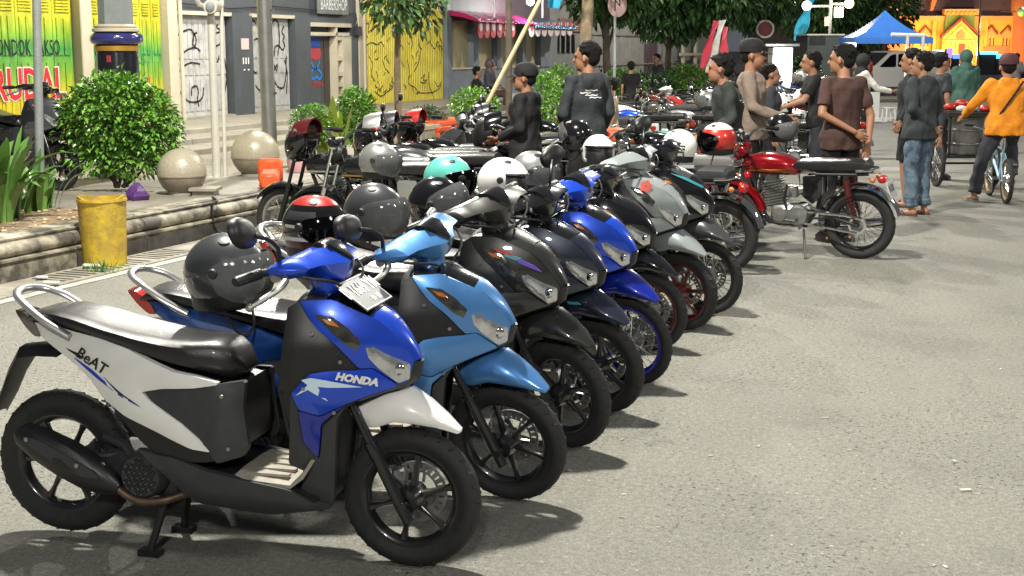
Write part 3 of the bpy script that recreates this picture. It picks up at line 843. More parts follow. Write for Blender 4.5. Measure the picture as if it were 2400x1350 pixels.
def motorcycle(label, loc, yaw, cols, group, roll=.06, steer=.0, wheels='spoke', rim='steel', plate=None, mirrors=(), skip=(), screen=None):
    global MP
    if MP is None: MP = moto_meshes()
    t = thing('parked_motorcycle', label, 'motorcycle', loc, yaw, group, -roll)
    SM = Matrix.Translation(MST_P) @ Matrix.Rotation(steer, 4, MST_A) @ Matrix.Translation(-MST_P)
    I4 = Matrix.Identity(4); out = {}
    for n, me, m, st in MP:
        if n in skip: continue
        mm = cols.get(n, cols.get(m, {'tank': 'black', 'side': cols.get('tank', 'black'), 'fender': 'chrome', 'ffender': cols.get('tank', 'black'), 'shock': 'chrome'}.get(m, m)))
        o = obj(n, me, mm, t, mx=SM if st else I4); out.setdefault(n, []).append(o)
    wheel(t, 'rear_wheel', 0, .298, .298, .082, wheels, rim, I4, spk='chrome')
    wheel(t, 'front_wheel', 1.22, .29, .29, .074, wheels, rim, SM, .06, spk='chrome')
    for s in mirrors:
        o = obj('mirror', MB().tube([(.95, s * .2, 1.07), (.97, s * .24, 1.2), (.94, s * .3, 1.25)], .006, 6).ball((.94, s * .34, 1.26), (.02, .06, .04), 12, 8), 'black', t, mx=SM)
    if screen:                                           # small cowl round the headlamp
        rings = [[(x, w * math.cos(2 * math.pi * k / 16), z + h * math.sin(2 * math.pi * k / 16)) for k in range(16)] for x, w, h, z in ((.93, .13, .10, 1.02), (1.0, .155, .15, .98), (1.08, .145, .16, .95), (1.14, .11, .13, .93), (1.17, .05, .06, .92))]
        obj('headlamp_cowl', MB().loft(rings), screen[0], t, mx=SM)
        obj('cowl_peak', MB().loft([[(x, w * math.cos(math.pi * k / 10), z + h * math.sin(math.pi * k / 10)) for k in range(11)] + [(x, w * .92 * math.cos(math.pi - math.pi * k / 10), z - .006 + h * .92 * math.sin(math.pi * k / 10)) for k in range(11)] for x, w, h, z in ((.90, .12, .12, 1.06), (1.0, .15, .15, 1.02), (1.06, .14, .14, 1.01))]), screen[1], t, mx=SM)
    if plate:
        mx = Matrix.Translation((-.255, 0, .60)) @ Matrix.Rotation(R(-90), 4, 'Z') @ Matrix.Rotation(R(70), 4, 'X')
        o = obj('number_plate', cached('number_plate', plate_mb), 'platew', t, mx=mx)
        vs, fs = text_mesh(plate, .075, 0, .002); obj('plate_number', MB().add([(p.x * .85, p.y + .012, .0036) for p in vs], fs).mesh('plate_number', 0), 'ink', o)
    return t, out

# ================================================================== helmets
def helmet_shell(open_face=True, a=.138, b=.118, c=.128):
    """faces +x; an ellipsoid shell whose face opening is cut out and whose rim is turned inward"""
    n, m = 40, 26; mb = MB(); idx = {}; V = []; F = []
    def pos(i, k, s=1.):
        th = math.pi * i / m; ph = 2 * math.pi * k / n
        x, y, z = math.sin(th) * math.cos(ph), math.sin(th) * math.sin(ph), math.cos(th)
        zz = z * c if z > 0 else z * c * 1.12
        xx = x * a * (1 + (.10 if x > 0 and z < -.2 else 0) * min(1, (-z - .2) * 2 if z < -.2 else 0)) - (.0)
        return Vector((xx * s, y * b * s, zz * s))
    def cut(i, k):
        th = math.pi * (i + .5) / m; ph = 2 * math.pi * (k + .5) / n
        x, y, z = math.sin(th) * math.cos(ph), math.sin(th) * math.sin(ph), math.cos(th)
        if z < -.80: return True
        fwd = math.cos(ph)
        if open_face: return fwd > .30 and z < .30 and not (z < -.35 and fwd < .52)
        return fwd > .35 and -.28 < z < .30
    for i in range(m):
        for k in range(n):
            if cut(i, k): continue
            q = []
            for (ii, kk) in ((i, k), (i, (k + 1) % n), (i + 1, (k + 1) % n), (i + 1, k)):
                key = (ii, kk if 0 < ii < m else 0)
                if key not in idx: idx[key] = len(V); V.append(pos(ii, kk))
                if idx[key] not in q: q.append(idx[key])
            F.append(tuple(q))
    inv = {v: k for k, v in idx.items()}
    cnt = {}
    for f in F:
        for j in range(len(f)):
            e = (f[j], f[(j + 1) % len(f)]); cnt[tuple(sorted(e))] = cnt.get(tuple(sorted(e)), 0) + 1
    off = {}
    for e, cc in cnt.items():
        if cc == 1:
            for i_ in e:
                if i_ not in off: off[i_] = len(V); V.append(pos(*inv[i_], .87))
            F.append((e[0], e[1], off[e[1]], off[e[0]]))
    return mb.add(V, F)
def shell_patch(z0, z1, p0, p1, s=1.012, a=.138, b=.118, c=.128, n=16, m=10, thick=.01, rnd=0):
    """a piece of the helmet's surface between two heights and two bearings"""
    mb = MB(); V = []
    for lay in (0, 1):
        for i in range(m + 1):
            for k in range(n + 1):
                ph = R(p0 + (p1 - p0) * k / n); sc = s - lay * thick
                u = abs(2 * k / n - 1); q = max(.05, (1 - u ** rnd) ** (1 / rnd)) if rnd else 1; zm = z0 * .35 + z1 * .65
                z = zm + ((z0 - zm) + (z1 - z0) * i / m) * q; th = math.acos(max(-1, min(1, z)))
                x, y, zz = math.sin(th) * math.cos(ph), math.sin(th) * math.sin(ph), z
                V.append((x * a * sc, y * b * sc, (zz * c if zz > 0 else zz * c * 1.12) * sc))
    F = []; W_ = n + 1; o = (m + 1) * W_
    for i in range(m):
        for k in range(n):
            q = (i * W_ + k, i * W_ + k + 1, (i + 1) * W_ + k + 1, (i + 1) * W_ + k); F.append(q); F.append(tuple(x + o for x in reversed(q)))
    ring = [k for k in range(n)] + [i * W_ + n for i in range(m)] + [m * W_ + n - k for k in range(n)] + [(m - i) * W_ for i in range(m)]
    for i in range(len(ring)): F.append((ring[i], ring[(i + 1) % len(ring)], ring[(i + 1) % len(ring)] + o, ring[i] + o))
    return mb.add(V, F)
def helmet(label, loc, yaw, shell, group='motorcycle helmets left on the parked bikes', visor='visor', face='open', lift=0., trim=(), tilt=0., roll=0., sc=1.0):
    sc *= .94; tilt = random.uniform(-.10, .06); roll = random.uniform(-.08, .08); loc = (loc[0], loc[1], loc[2] - .015)
    t = thing('helmet', label, 'helmet', loc, yaw, group)
    t.matrix_world = Matrix.Translation(loc) @ Matrix.Rotation(yaw, 4, 'Z') @ Matrix.Rotation(tilt, 4, 'Y') @ Matrix.Rotation(roll, 4, 'X') @ Matrix.Scale(sc, 4)
    op = face == 'open'
    obj('shell', cached(f'shell:{face}', lambda: helmet_shell(op), 50), shell, t)
    obj('lining', cached('lining', lambda: MB().lathe([(.001, .105), (.06, .09), (.10, .03), (.108, -.03), (.104, -.10), (.10, -.112)], 24, 'z', mx=Matrix.Diagonal((1.16, .98, 1, 1))), 50), 'black', t)
    if visor:
        v = obj('visor', cached('visor:' + face, lambda: shell_patch(-.70, .46, -92, 92, 1.045, a=.160, thick=.004, rnd=2.6, n=22) if op else shell_patch(-.40, .42, -84, 84, 1.035, thick=.004, rnd=3, n=22), 60), visor, t)
        if lift: v.rotation_euler = (0, -lift, 0)
    obj('edge_trim', cached('edge_trim:' + face, lambda: shell_patch(-.82, -.74, 38 if op else 0, 322 if op else 360, 1.015, n=40, m=2, thick=.03), 40), 'black', t)
    for s in (-1, 1):
        obj('hinge_cap', cached(f'hinge_cap:{s}', lambda: MB().lathe([(0, s * .131), (.014, s * .130), (.017, s * .124), (.017, s * .112)], 14, 'y', (.015, 0, .012))), 'dgrey', t)
    for s in (-1, 1):
        obj('vent', cached(f'vent:{s}', lambda: shell_patch(.76, .86, s * 62 - 14, s * 62 + 14, 1.03, n=8, m=3, thick=.03, rnd=2)), 'black', t)
        obj('side_badge', cached(f'side_badge:{s}', lambda: shell_patch(-.68, -.56, s * 128 - 22, s * 128 + 22, 1.008, n=8, m=2, thick=.006)), 'dgrey' if shell != 'gloss' else 'gun', t)
    obj('chin_strap', cached('chin_strap', lambda: MB().tube(smooth_line([(.03, .10, -.11), (.05, .07, -.19), (.055, 0, -.215), (.05, -.07, -.19), (.03, -.10, -.11)], 2, False), .007, 6, flat=.5)), 'black', t)
    if face == 'open': obj('peak_trim', cached('peak_trim', lambda: shell_patch(.27, .34, -70, 70, 1.03, n=20, m=2, thick=.03)), 'black' if shell == 'white' else 'alu' if shell == 'gloss' else 'gloss', t)
    for k, (m, args) in enumerate(trim):
        obj('stripe', shell_patch(*args), m, t)
    return t

# ================================================================== bicycle
def bicycle(label, loc, yaw, paint_, rim, group=None, small=True, roll=0.):
    t = thing('bicycle', label, 'bicycle', loc, yaw, group, roll)
    r = .26 if small else .33; wb = .92 if small else 1.05
    mb = MB(); bb = Vector((.40, 0, r)); st = Vector((.27, 0, r + .40)); hd = Vector((.80, 0, r + .36)); hb = Vector((.84, 0, r + .22))
    mb.tube([st + Vector((.0, 0, -.06)), hd], .017, 8).tube([bb, hb], .021, 8).tube([bb, st], .016, 8).tube([hd + Vector((-.01, 0, .05)), hb], .021, 8)
    for s in (-1, 1):
        mb.tube([(0, s * .055, r), (.18, s * .04, r), bb], .010, 6).tube([(0, s * .055, r), st + Vector((.02, s * .02, -.10))], .008, 6)
        mb.tube([hb + Vector((0, s * .05, 0)), (wb, s * .05, r)], .011, 6)
    obj('frame', mb, paint_, t)
    obj('handlebar', MB().tube([hd + Vector((-.01, 0, .05)), (.80, 0, r + .52)], .012, 8).tube([(.72, -.3, r + .60), (.80, -.1, r + .54), (.80, .1, r + .54), (.72, .3, r + .60)], .011, 8), 'chrome', t)
    for s in (-1, 1): obj('grip', MB().tube([(.735, s * .27, r + .593), (.69, s * .37, r + .60)], .016, 8), 'black', t)
    obj('seat_post', MB().tube([st + Vector((0, 0, -.08)), st + Vector((-.03, 0, .10))], .012, 8), 'chrome', t)
    rings = []
    for x, w, z in ((-.10, .03, 0), (-.08, .075, .012), (.0, .075, .010), (.08, .035, .004), (.17, .018, 0), (.185, .005, 0)):
        rings.append([(.24 + x, w * math.cos(a), r + .50 + z + .02 * math.sin(a)) for a in [2 * math.pi * k / 10 for k in range(10)]])
    obj('saddle', MB().loft(rings), 'black', t)
    mb = MB().lathe([(.07, -.05), (.088, -.05), (.088, -.045), (.07, -.045)], 24, 'y', bb, closed=True)
    mb.tube([(bb.x, -.08, r), (bb.x, .08, r)], .018, 8)
    for s in (-1, 1):
        mb.tube([(bb.x, s * .075, r), (bb.x + s * .03, s * .08, r - s * .165)], .011, 6)
        mb.box((bb.x + s * .03 - .04, s * .13 - .045, r - s * .165 - .01), (bb.x + s * .03 + .04, s * .13 + .045, r - s * .165 + .01))
    for dz in (.088, -.088): mb.tube([(bb.x, -.048, r + dz), (0, -.048, r + dz * .4)], .004, 4)
    obj('crank', mb, 'steel', t)
    I4 = Matrix.Identity(4)
    wheel(t, 'rear_wheel', 0, r, r, .05, 'spoke', rim, I4)
    wheel(t, 'front_wheel', wb, r, r, .05, 'spoke', rim, I4)
    return t

# ================================================================== people (face +x)
import numpy as np
def remeshed(mb, voxel, name, iters=3, extra=None, fold=0., seed=0):
    me = mb.mesh(name, 0)
    o = bpy.data.objects.new(name, me); COL.objects.link(o)
    md = o.modifiers.new('r', 'REMESH'); md.mode = 'VOXEL'; md.voxel_size = voxel
    sm = o.modifiers.new('s', 'SMOOTH'); sm.iterations = iters; sm.factor = .6
    dg = bpy.context.evaluated_depsgraph_get(); dg.update()
    ev = bpy.data.meshes.new_from_object(o.evaluated_get(dg))
    bpy.data.objects.remove(o); bpy.data.meshes.remove(me)
    if extra:
        bm = bmesh.new(); bm.from_mesh(ev)
        e2 = extra.mesh('x', 0); bm.from_mesh(e2); bm.to_mesh(ev); bm.free(); bpy.data.meshes.remove(e2)
    if fold:                                             # cloth hangs in soft folds
        nv = len(ev.vertices); c = np.empty(nv * 3, 'f'); nr = np.empty(nv * 3, 'f')
        ev.vertices.foreach_get('co', c); ev.vertices.foreach_get('normal', nr); c = c.reshape(-1, 3); nr = nr.reshape(-1, 3)
        x, y, z = c[:, 0], c[:, 1], c[:, 2]; q = seed * 1.7
        f = np.sin(y * 31 + z * 17 + 1.6 * np.sin(x * 23 + z * 9 + q)) * .35 + np.sin(z * 34 - y * 22 + x * 15 + 2 * np.sin(y * 13 + q)) * .3 + np.sin(x * 41 + z * 26 + 1.5 * np.sin(y * 37 + q * 2)) * .25
        c += nr * (f * fold)[:, None]
        ev.vertices.foreach_set('co', c.ravel())
    ev.name = name; ev.materials.clear()
    finish(ev, 0)
    ev.polygons.foreach_set('use_smooth', [True] * len(ev.polygons))
    return ev
def cloth(name, col, bump=.5): return mat(name, col, .85, 0, 0, .3, 9, bump, 16)
M['skin'] = mat('skin', (.34, .165, .095), .55, 0, 0, .15, 12)
M['skinl'] = mat('light_skin', (.50, .29, .19), .55, 0, 0, .12, 12)
M['hair'] = mat('black_hair', (.009, .008, .007), .72, 0, 0, .5, 60, .9, 160, spec=.25)
M['eye'] = mat('eye', (.02, .015, .012), .2)
M['lips'] = mat('lips', (.30, .10, .08), .5)
def V3(*a): return Vector(a)
def person(label, loc, yaw, top, bottom, sleeves='long', legs='long', h=1.70, pose=None, skin='skin', hair='short', hat=None, hood=False, shoe='black', vox=.011, girth=1.0, extra=None, group=None, skirt=False, hijab=None):
    P = dict(pel=V3(0, 0, .92), wai=V3(0, 0, 1.07), che=V3(.01, 0, 1.25), neb=V3(-.01, 0, 1.42), hea=V3(.02, 0, 1.575), yawh=0., tilth=0.)
    for s, n in ((1, 'l'), (-1, 'r')):
        P.update({n + 'sh': V3(-.005, s * .158, 1.385), n + 'el': V3(-.03, s * .208, 1.11), n + 'wr': V3(.03, s * .212, .87), n + 'hip': V3(0, s * .088, .90), n + 'kn': V3(.02, s * .10, .49), n + 'an': V3(-.02, s * .11, .085), n + 'toe': 0.})
    P.update(pose or {})
    k = h / 1.70
    t = thing('person', label, 'person', loc, yaw, group)
    t.scale = (k, k, k)
    g = girth
    # --- body: one continuous skin
    b = MB()
    def ring(c, a, w, ax=None, n=18):
        return [c + V3(a * math.cos(2 * math.pi * i / n), w * math.copysign(abs(math.sin(2 * math.pi * i / n)) ** .85, math.sin(2 * math.pi * i / n)), 0) for i in range(n)]
    def torso(mb, e=0., lo=-.10, up=True):
        d = (P['neb'] - P['pel'])
        k2 = .016 if e else 0
        rs = [ring(P['pel'] + V3(0, 0, lo), .100 * g + e + k2, .146 * g + e + k2), ring(P['pel'], .103 * g + e + k2, .148 * g + e + k2), ring(P['wai'], .090 * g + e, .128 * g + e), ring(P['che'], .108 * g + e, .150 * g + e), ring(P['che'].lerp(P['neb'], .55), .098 * g + e, .152 * g + e), ring(P['che'].lerp(P['neb'], .82), .072 * g + e, .108 * g + e), ring(P['neb'] + V3(0, 0, .005), .052 + e * .6, .062 + e * .6)]
        mb.loft(rs)
    torso(b)
    hc = P['hea']; HR = Matrix.Rotation(P['yawh'], 3, 'Z') @ Matrix.Rotation(P['tilth'], 3, 'Y')
    HS = 1.10
    def hp(x, y, z): return hc + HR @ V3(x * HS, y * HS, z * HS)
    b.caps(P['neb'] - V3(0, 0, .03), hc + HR @ V3(-.02, 0, -.06), .056, .052)
    b.ball(hp(-.012, 0, .03), (.105, .085, .101), 16, 12, rot=HR)
    b.ball(hp(.022, 0, -.035), (.073, .066, .086), 14, 10, rot=HR)
    b.ball(hp(.062, 0, -.082), (.026, .028, .022), 10, 8, rot=HR)
    b.caps(hp(.082, 0, .012), hp(.104, 0, -.022), .010, .0145, 8)
    b.caps(hp(.076, -.04, .028), hp(.076, .04, .028), .012, .012, 8)
    for s in (-1, 1): b.ball(hp(-.008, s * .080, -.005), (.020, .012, .032), 10, 8, rot=HR)
    fing = MB()
    for s, n in ((1, 'l'), (-1, 'r')):
        sh, el, wr_ = P[n + 'sh'], P[n + 'el'], P[n + 'wr']
        b.caps(P['che'].lerp(P['neb'], .6) + V3(0, s * .06, 0), sh, .065, .052); b.caps(sh, el, .047 * g, .037); b.caps(el, wr_, .037, .025)
        d = P.get(n + 'hd', (wr_ - el).normalized()); side = P.get(n + 'hs', V3(1, 0, 0)); side = (side - d * side.dot(d)).normalized(); nn = d.cross(side)
        rot = Matrix((d, side, nn)).transposed()
        b.ball(wr_ + d * .055, (.055, .040, .017), 12, 8, rot=rot)
        for q, (o_, L_) in enumerate(((.030, .062), (.010, .072), (-.010, .068), (-.029, .052))):
            p0 = wr_ + d * .085 + side * o_; p1 = p0 + d * L_ * .5 - nn * .004 * s; p2 = p0 + d * L_ * .9 - nn * .020 * s
            fing.tube([p0, p1, p2], [.0088, .0082, .0065], 7)
        p0 = wr_ + d * .03 + side * .030; fing.tube([p0, p0 + d * .03 + side * .024, p0 + d * .062 + side * .030], [.011, .0095, .007], 7)
        hip, kn, an = P[n + 'hip'], P[n + 'kn'], P[n + 'an']
        b.caps(hip, kn, .080 * g, .052); b.caps(kn, kn.lerp(an, .35), .050, .050); b.caps(kn.lerp(an, .35), an, .050, .034)
        ta = P[n + 'toe']; fd = V3(math.cos(ta), math.sin(ta), 0)
        b.caps(an + V3(0, 0, -.045) - fd * .035, an + V3(0, 0, -.060) + fd * .13, .032, .024)
        for q in range(5): fing.caps(an + fd * .145 + V3(-fd.y, fd.x, 0) * (q - 2) * .017 * 1 + V3(0, 0, -.062), an + fd * (.168 - abs(q - 1.5) * .006) + V3(-fd.y, fd.x, 0) * (q - 2) * .017 + V3(0, 0, -.068), .010, .008, 6)
    obj('body', remeshed(b, vox * .8, 'body', 3, fing), skin, t)
    e = MB()
    for s in (-1, 1):
        e.ball(hp(.082, s * .031, .008), (.007, .013, .0065), 8, 6, rot=HR)
        e.caps(hp(.088, s * .016, .032), hp(.080, s * .046, .033), .005, .004, 6)
    obj('eyes', e, 'eye', t)
    obj('mouth', MB().ball(hp(.079, 0, -.052), (.010, .024, .007), 10, 6, rot=HR), 'lips', t)
    # --- hair
    if hair:
        hm = MB(); rn = random.Random(hash(label) % 999)
        hm.ball(hp(-.024, 0, .045), (.106, .090, .096), 16, 12, rot=HR); hm.ball(hp(-.055, 0, .005), (.064, .077, .076), 14, 10, rot=HR)
        for q in range(90):                              # tufts give the outline its ragged edge
            a, z = rn.uniform(0, 6.28), rn.uniform(-.1, 1)
            x, y = math.cos(a) * math.sqrt(1 - z * z), math.sin(a) * math.sqrt(1 - z * z)
            if x > .45 and z < .5: continue
            p = hp(-.024 + x * .092, y * .079, .045 + z * .083)
            hm.caps(p, p + HR @ V3(x * .014 + rn.uniform(-.012, .03), y * .018 + rn.uniform(-.015, .015), z * .016 + rn.uniform(-.016, .006)), .016, .004, 5)
        if hair == 'long': hm.caps(hp(-.06, 0, .02), hp(-.075, 0, -.20), .075, .06)
        obj('hair', remeshed(hm, max(.008, vox * .7), 'hair', 0), 'hair', t)
    if hijab:
        hm = MB(); hm.ball(hp(-.02, 0, .025), (.122, .107, .128), 16, 12, rot=HR); hm.caps(hp(-.02, 0, -.05), P['neb'] + V3(0, 0, .0), .088, .11); hm.caps(P['neb'], P['che'] + V3(-.01, 0, .02), .12, .15)
        hm.ball(hp(.10, 0, -.005), (.001, .001, .001), 6, 4)
        obj('headscarf', remeshed(hm, .012, 'headscarf', 3), hijab, t)
    if hat:
        hm = MB(); rings = []
        for z, s_ in ((.02, 1.02), (.055, 1.05), (.085, .98), (.115, .78), (.132, .40), (.136, .05)):
            rings.append([hp(-.022 + .106 * s_ * math.cos(2 * math.pi * i / 18), .092 * s_ * math.sin(2 * math.pi * i / 18), z + .012) for i in range(18)])
        hm.loft(rings)
        top_ = [hp(.06 + .10 * math.cos(a), .075 * math.sin(a), .035 - .02 * math.cos(a)) for a in [R(-80 + 160 * i / 10) for i in range(11)]]
        hm.loft([top_, [p - V3(0, 0, .008) for p in top_]], True, True)
        obj('cap', hm, hat, t)
    # --- clothes
    c = MB(); torso(c, .034 if sleeves == 'long' else .030, -.11 if not skirt else -.12)
    for s, n in ((1, 'l'), (-1, 'r')):
        sh, el, wr_ = P[n + 'sh'], P[n + 'el'], P[n + 'wr']
        c.caps(P['che'].lerp(P['neb'], .6) + V3(0, s * .06, 0), sh, .078, .062)
        if sleeves == 'long': c.caps(sh, el, .064 * g, .054); c.tube([el, el.lerp(wr_, .5), el.lerp(wr_, .94)], [.055, .050, .042], 12); c.ball(el, .054, 10, 8)
        else: c.tube([sh, sh.lerp(el, .4), sh.lerp(el, .74)], [.058, .060, .060], 12)
    if sleeves == 'long':                                # loose hem and folds
        rr = random.Random(len(label))
        for q in range(9):
            a = rr.uniform(0, 6.28); z = rr.uniform(.0, .8); p = P['pel'].lerp(P['che'], z)
            c.caps(p + V3(.10 * math.cos(a) * g, .15 * math.sin(a) * g, 0), p + V3(.105 * math.cos(a + .5) * g, .16 * math.sin(a + .5) * g, .09), .026, .016, 8)
    if hood:
        c.caps(P['neb'] + V3(-.065, -.06, .0), P['neb'] + V3(-.065, .06, .0), .042, .042); c.ball(P['neb'] + V3(-.085, 0, -.06), (.045, .115, .10), 12, 8)
        for s in (-1, 1): c.caps(P['neb'] + V3(-.06, s * .07, .01), P['neb'] + V3(.05, s * .05, -.02), .034, .026)
    obj('shirt' if sleeves == 'short' else 'jacket', remeshed(c, vox, 'jacket', 2, None, .013 if sleeves == 'long' else .009, len(label)), top, t)
    c = MB(); c.loft([ring(P['pel'] + V3(0, 0, -.09), .106 * g, .150 * g), ring(P['pel'], .106 * g, .150 * g), ring(P['pel'].lerp(P['wai'], .4), .094 * g, .136 * g)])
    for s, n in ((1, 'l'), (-1, 'r')):
        hip, kn, an = P[n + 'hip'], P[n + 'kn'], P[n + 'an']
        if legs == 'long':
            c.caps(hip, kn, .092 * g, .076); c.tube([kn, kn.lerp(an, .5), kn.lerp(an, .97)], [.076, .074, .070], 12); c.ball(kn, .075, 10, 8)
            for z in (.72, .82, .9): c.lathe([(.060, -.016), (.080, 0), (.060, .016)], 12, 'z', kn.lerp(an, z))
        else:
            c.tube([hip, hip.lerp(kn, .5), hip.lerp(kn, .95)], [.098, .092, .088], 12)
    if skirt:
        c.loft([ring(P['pel'], .13, .17), ring(P['pel'] + V3(0, 0, -.45), .17, .22), ring(P['pel'] + V3(0, 0, -.80), .20, .26)])
    obj('trousers' if legs == 'long' else 'shorts', remeshed(c, vox, 'trousers', 2, None, .012, len(label) + 3), bottom, t)
    for s, n in ((1, 'l'), (-1, 'r')):
        an = P[n + 'an']; ta = P[n + 'toe']; fd = V3(math.cos(ta), math.sin(ta), 0); sd = V3(-fd.y, fd.x, 0); ce = an + fd * .055; ce.z = an.z - .083
        sole = [ce + fd * (.135 * math.cos(a)) + sd * ((.046 + .006 * math.cos(a)) * math.sin(a)) for a in [2 * math.pi * i / 18 for i in range(18)]]
        m_ = MB().loft([sole, [p + V3(0, 0, .018) for p in sole]])
        if shoe == 'sandal' or shoe == 'greysandal':
            for q in (-1, 1): m_.tube([ce + fd * .075 + V3(0, 0, .035), ce + fd * .04 + sd * q * .03 + V3(0, 0, .05), ce - fd * .01 + sd * q * .045 + V3(0, 0, .016)], .007, 6)
        else:
            m_.loft([[p + V3(0, 0, .018) for p in sole], [ce + (p - ce) * .95 + V3(0, 0, .05) for p in sole], [ce - fd * .02 + (p - ce) * .66 + V3(0, 0, .085) for p in sole]])
        obj('shoe', m_, {'sandal': 'sandal', 'greysandal': 'sandalg'}.get(shoe, 'black'), t)
    if extra: extra(t, P)
    return t
M['sandal'] = cloth('sandal_sole', (.10, .06, .04), .1)
M['sandalg'] = cloth('grey_sandal', (.30, .31, .29), .1)
M['c_dark'] = cloth('dark_jacket', (.018, .022, .025))
M['c_blk'] = cloth('black_cloth', (.008, .008, .009))
M['c_char'] = cloth('charcoal_jacket', (.030, .036, .040))
M['c_brown'] = cloth('brown_shirt', (.065, .030, .024))
M['c_tan'] = cloth('tan_jacket', (.24, .18, .14))
M['c_orange'] = cloth('orange_jacket', (.80, .27, .008))
M['c_jean'] = mat('washed_denim', (.15, .22, .29), .85, 0, 0, .75, 11, .5, 14, dark=(.022, .035, .058))
M['c_green'] = cloth('green_scarf', (.03, .085, .065))
M['c_white'] = cloth('white_cloth', (.62, .60, .56))
M['c_cream'] = cloth('cream_shirt', (.48, .40, .27))
M['c_slate'] = cloth('slate_trousers', (.04, .042, .055))
M['c_olive'] = cloth('olive_jacket', (.028, .034, .030))
M['c_red'] = cloth('red_shirt', (.40, .03, .03))
M['c_blue'] = cloth('blue_cap', (.02, .07, .30))
M['c_grey'] = cloth('grey_tee', (.15, .15, .15))

# ================================================================== the setting
def asphalt():
    m = bpy.data.materials.new('asphalt'); m.use_nodes = True
    nt = m.node_tree; N = nt.nodes; L = nt.links; b = N['Principled BSDF']
    tc = N.new('ShaderNodeTexCoord')
    def noise(sc, det=5, rg=.6):
        n = N.new('ShaderNodeTexNoise'); n.inputs['Scale'].default_value = sc; n.inputs['Detail'].default_value = det; n.inputs['Roughness'].default_value = rg
        L.new(tc.outputs['Object'], n.inputs['Vector']); return n
    def ramp(src, p0, p1, c0, c1):
        r = N.new('ShaderNodeValToRGB'); r.color_ramp.elements[0].position, r.color_ramp.elements[1].position = p0, p1
        r.color_ramp.elements[0].color, r.color_ramp.elements[1].color = (*c0, 1), (*c1, 1); L.new(src, r.inputs['Fac']); return r
    def mix(a, bb, f, mode='MULTIPLY'):
        x = N.new('ShaderNodeMix'); x.data_type = 'RGBA'; x.blend_type = mode
        if isinstance(f, float): x.inputs[0].default_value = f
        else: L.new(f, x.inputs[0])
        L.new(a, x.inputs[6])
        if isinstance(bb, tuple): x.inputs[7].default_value = (*bb, 1)
        else: L.new(bb, x.inputs[7])
        return x.outputs[2]
    base = ramp(noise(.35, 6).outputs['Fac'], .3, .7, (.225, .222, .199), (.298, .294, .264))
    mid = ramp(noise(38, 5, .75).outputs['Fac'], .32, .70, (.60, .60, .585), (1.16, 1.16, 1.14))
    fine = ramp(noise(120, 4, .75).outputs['Fac'], .30, .68, (.42, .42, .41), (1.30, 1.29, 1.26))
    c = mix(mix(base.outputs['Color'], mid.outputs['Color'], 1.0), fine.outputs['Color'], .9)
    vo = N.new('ShaderNodeTexVoronoi'); vo.inputs['Scale'].default_value = 60; L.new(tc.outputs['Object'], vo.inputs['Vector'])
    agg = ramp(vo.outputs['Distance'], .05, .16, (1, 1, 1), (0, 0, 0))
    pit = ramp(noise(45, 3, .5).outputs['Fac'], .62, .68, (0, 0, 0), (1, 1, 1))
    patch = ramp(noise(1.1, 3).outputs['Fac'], .40, .58, (0, 0, 0), (1, 1, 1))
    pm = N.new('ShaderNodeMath'); pm.operation = 'MULTIPLY'; L.new(pit.outputs['Color'], pm.inputs[0]); L.new(patch.outputs['Color'], pm.inputs[1])
    c = mix(c, (.055, .052, .048), pm.outputs[0], 'MIX')
    wp = ramp(noise(46, 2, .5).outputs['Fac'], .67, .72, (0, 0, 0), (1, 1, 1))
    c = mix(c, (.40, .385, .345), wp.outputs['Color'], 'MIX')
    st = ramp(noise(.8, 5, .7).outputs['Fac'], .53, .66, (0, 0, 0), (.42, .42, .42))
    c = mix(c, (.13, .125, .115), st.outputs['Color'], 'MIX')
    ve = N.new('ShaderNodeTexVoronoi'); ve.feature = 'DISTANCE_TO_EDGE'; ve.inputs['Scale'].default_value = .32      # hairline cracks
    wn_ = noise(1.6, 4); av = N.new('ShaderNodeVectorMath'); av.operation = 'ADD'; L.new(tc.outputs['Object'], av.inputs[0]); L.new(wn_.outputs['Color'], av.inputs[1]); L.new(av.outputs[0], ve.inputs['Vector'])
    cr = ramp(ve.outputs['Distance'], .0008, .0035, (.75, .75, .75), (0, 0, 0)); gate_ = ramp(noise(.5, 2).outputs['Fac'], .50, .60, (0, 0, 0), (1, 1, 1))
    cm = N.new('ShaderNodeMath'); cm.operation = 'MULTIPLY'; L.new(cr.outputs['Color'], cm.inputs[0]); L.new(gate_.outputs['Color'], cm.inputs[1])
    c = mix(c, (.075, .07, .064), cm.outputs[0], 'MIX')
    oil = ramp(noise(2.3, 3, .5).outputs['Fac'], .66, .74, (0, 0, 0), (.5, .5, .5))
    c = mix(c, (.10, .097, .09), oil.outputs['Color'], 'MIX')
    L.new(c, b.inputs['Base Color']); b.inputs['Roughness'].default_value = .82
    ad = N.new('ShaderNodeMath'); ad.operation = 'MULTIPLY_ADD'; ad.inputs[1].default_value = .5
    n5 = noise(70, 5, .7); L.new(agg.outputs['Color'], ad.inputs[0]); L.new(n5.outputs['Fac'], ad.inputs[2])
    su = N.new('ShaderNodeMath'); su.operation = 'SUBTRACT'; L.new(ad.outputs[0], su.inputs[0]); L.new(pm.outputs[0], su.inputs[1])
    bp = N.new('ShaderNodeBump'); bp.inputs['Strength'].default_value = .9; bp.inputs['Distance'].default_value = .012
    L.new(su.outputs[0], bp.inputs['Height']); L.new(bp.outputs['Normal'], b.inputs['Normal'])
    return m
def stone(name, a, d, rough=.7, sc=3., vary=None): return mat(name, a, rough, 0, 0, .5, sc, .25, 60, dark=d, vary=vary)
M['asphalt'] = asphalt()
M['paving'] = stone('pale_paving', (.30, .275, .225), (.20, .18, .145), .6, 2, .10)
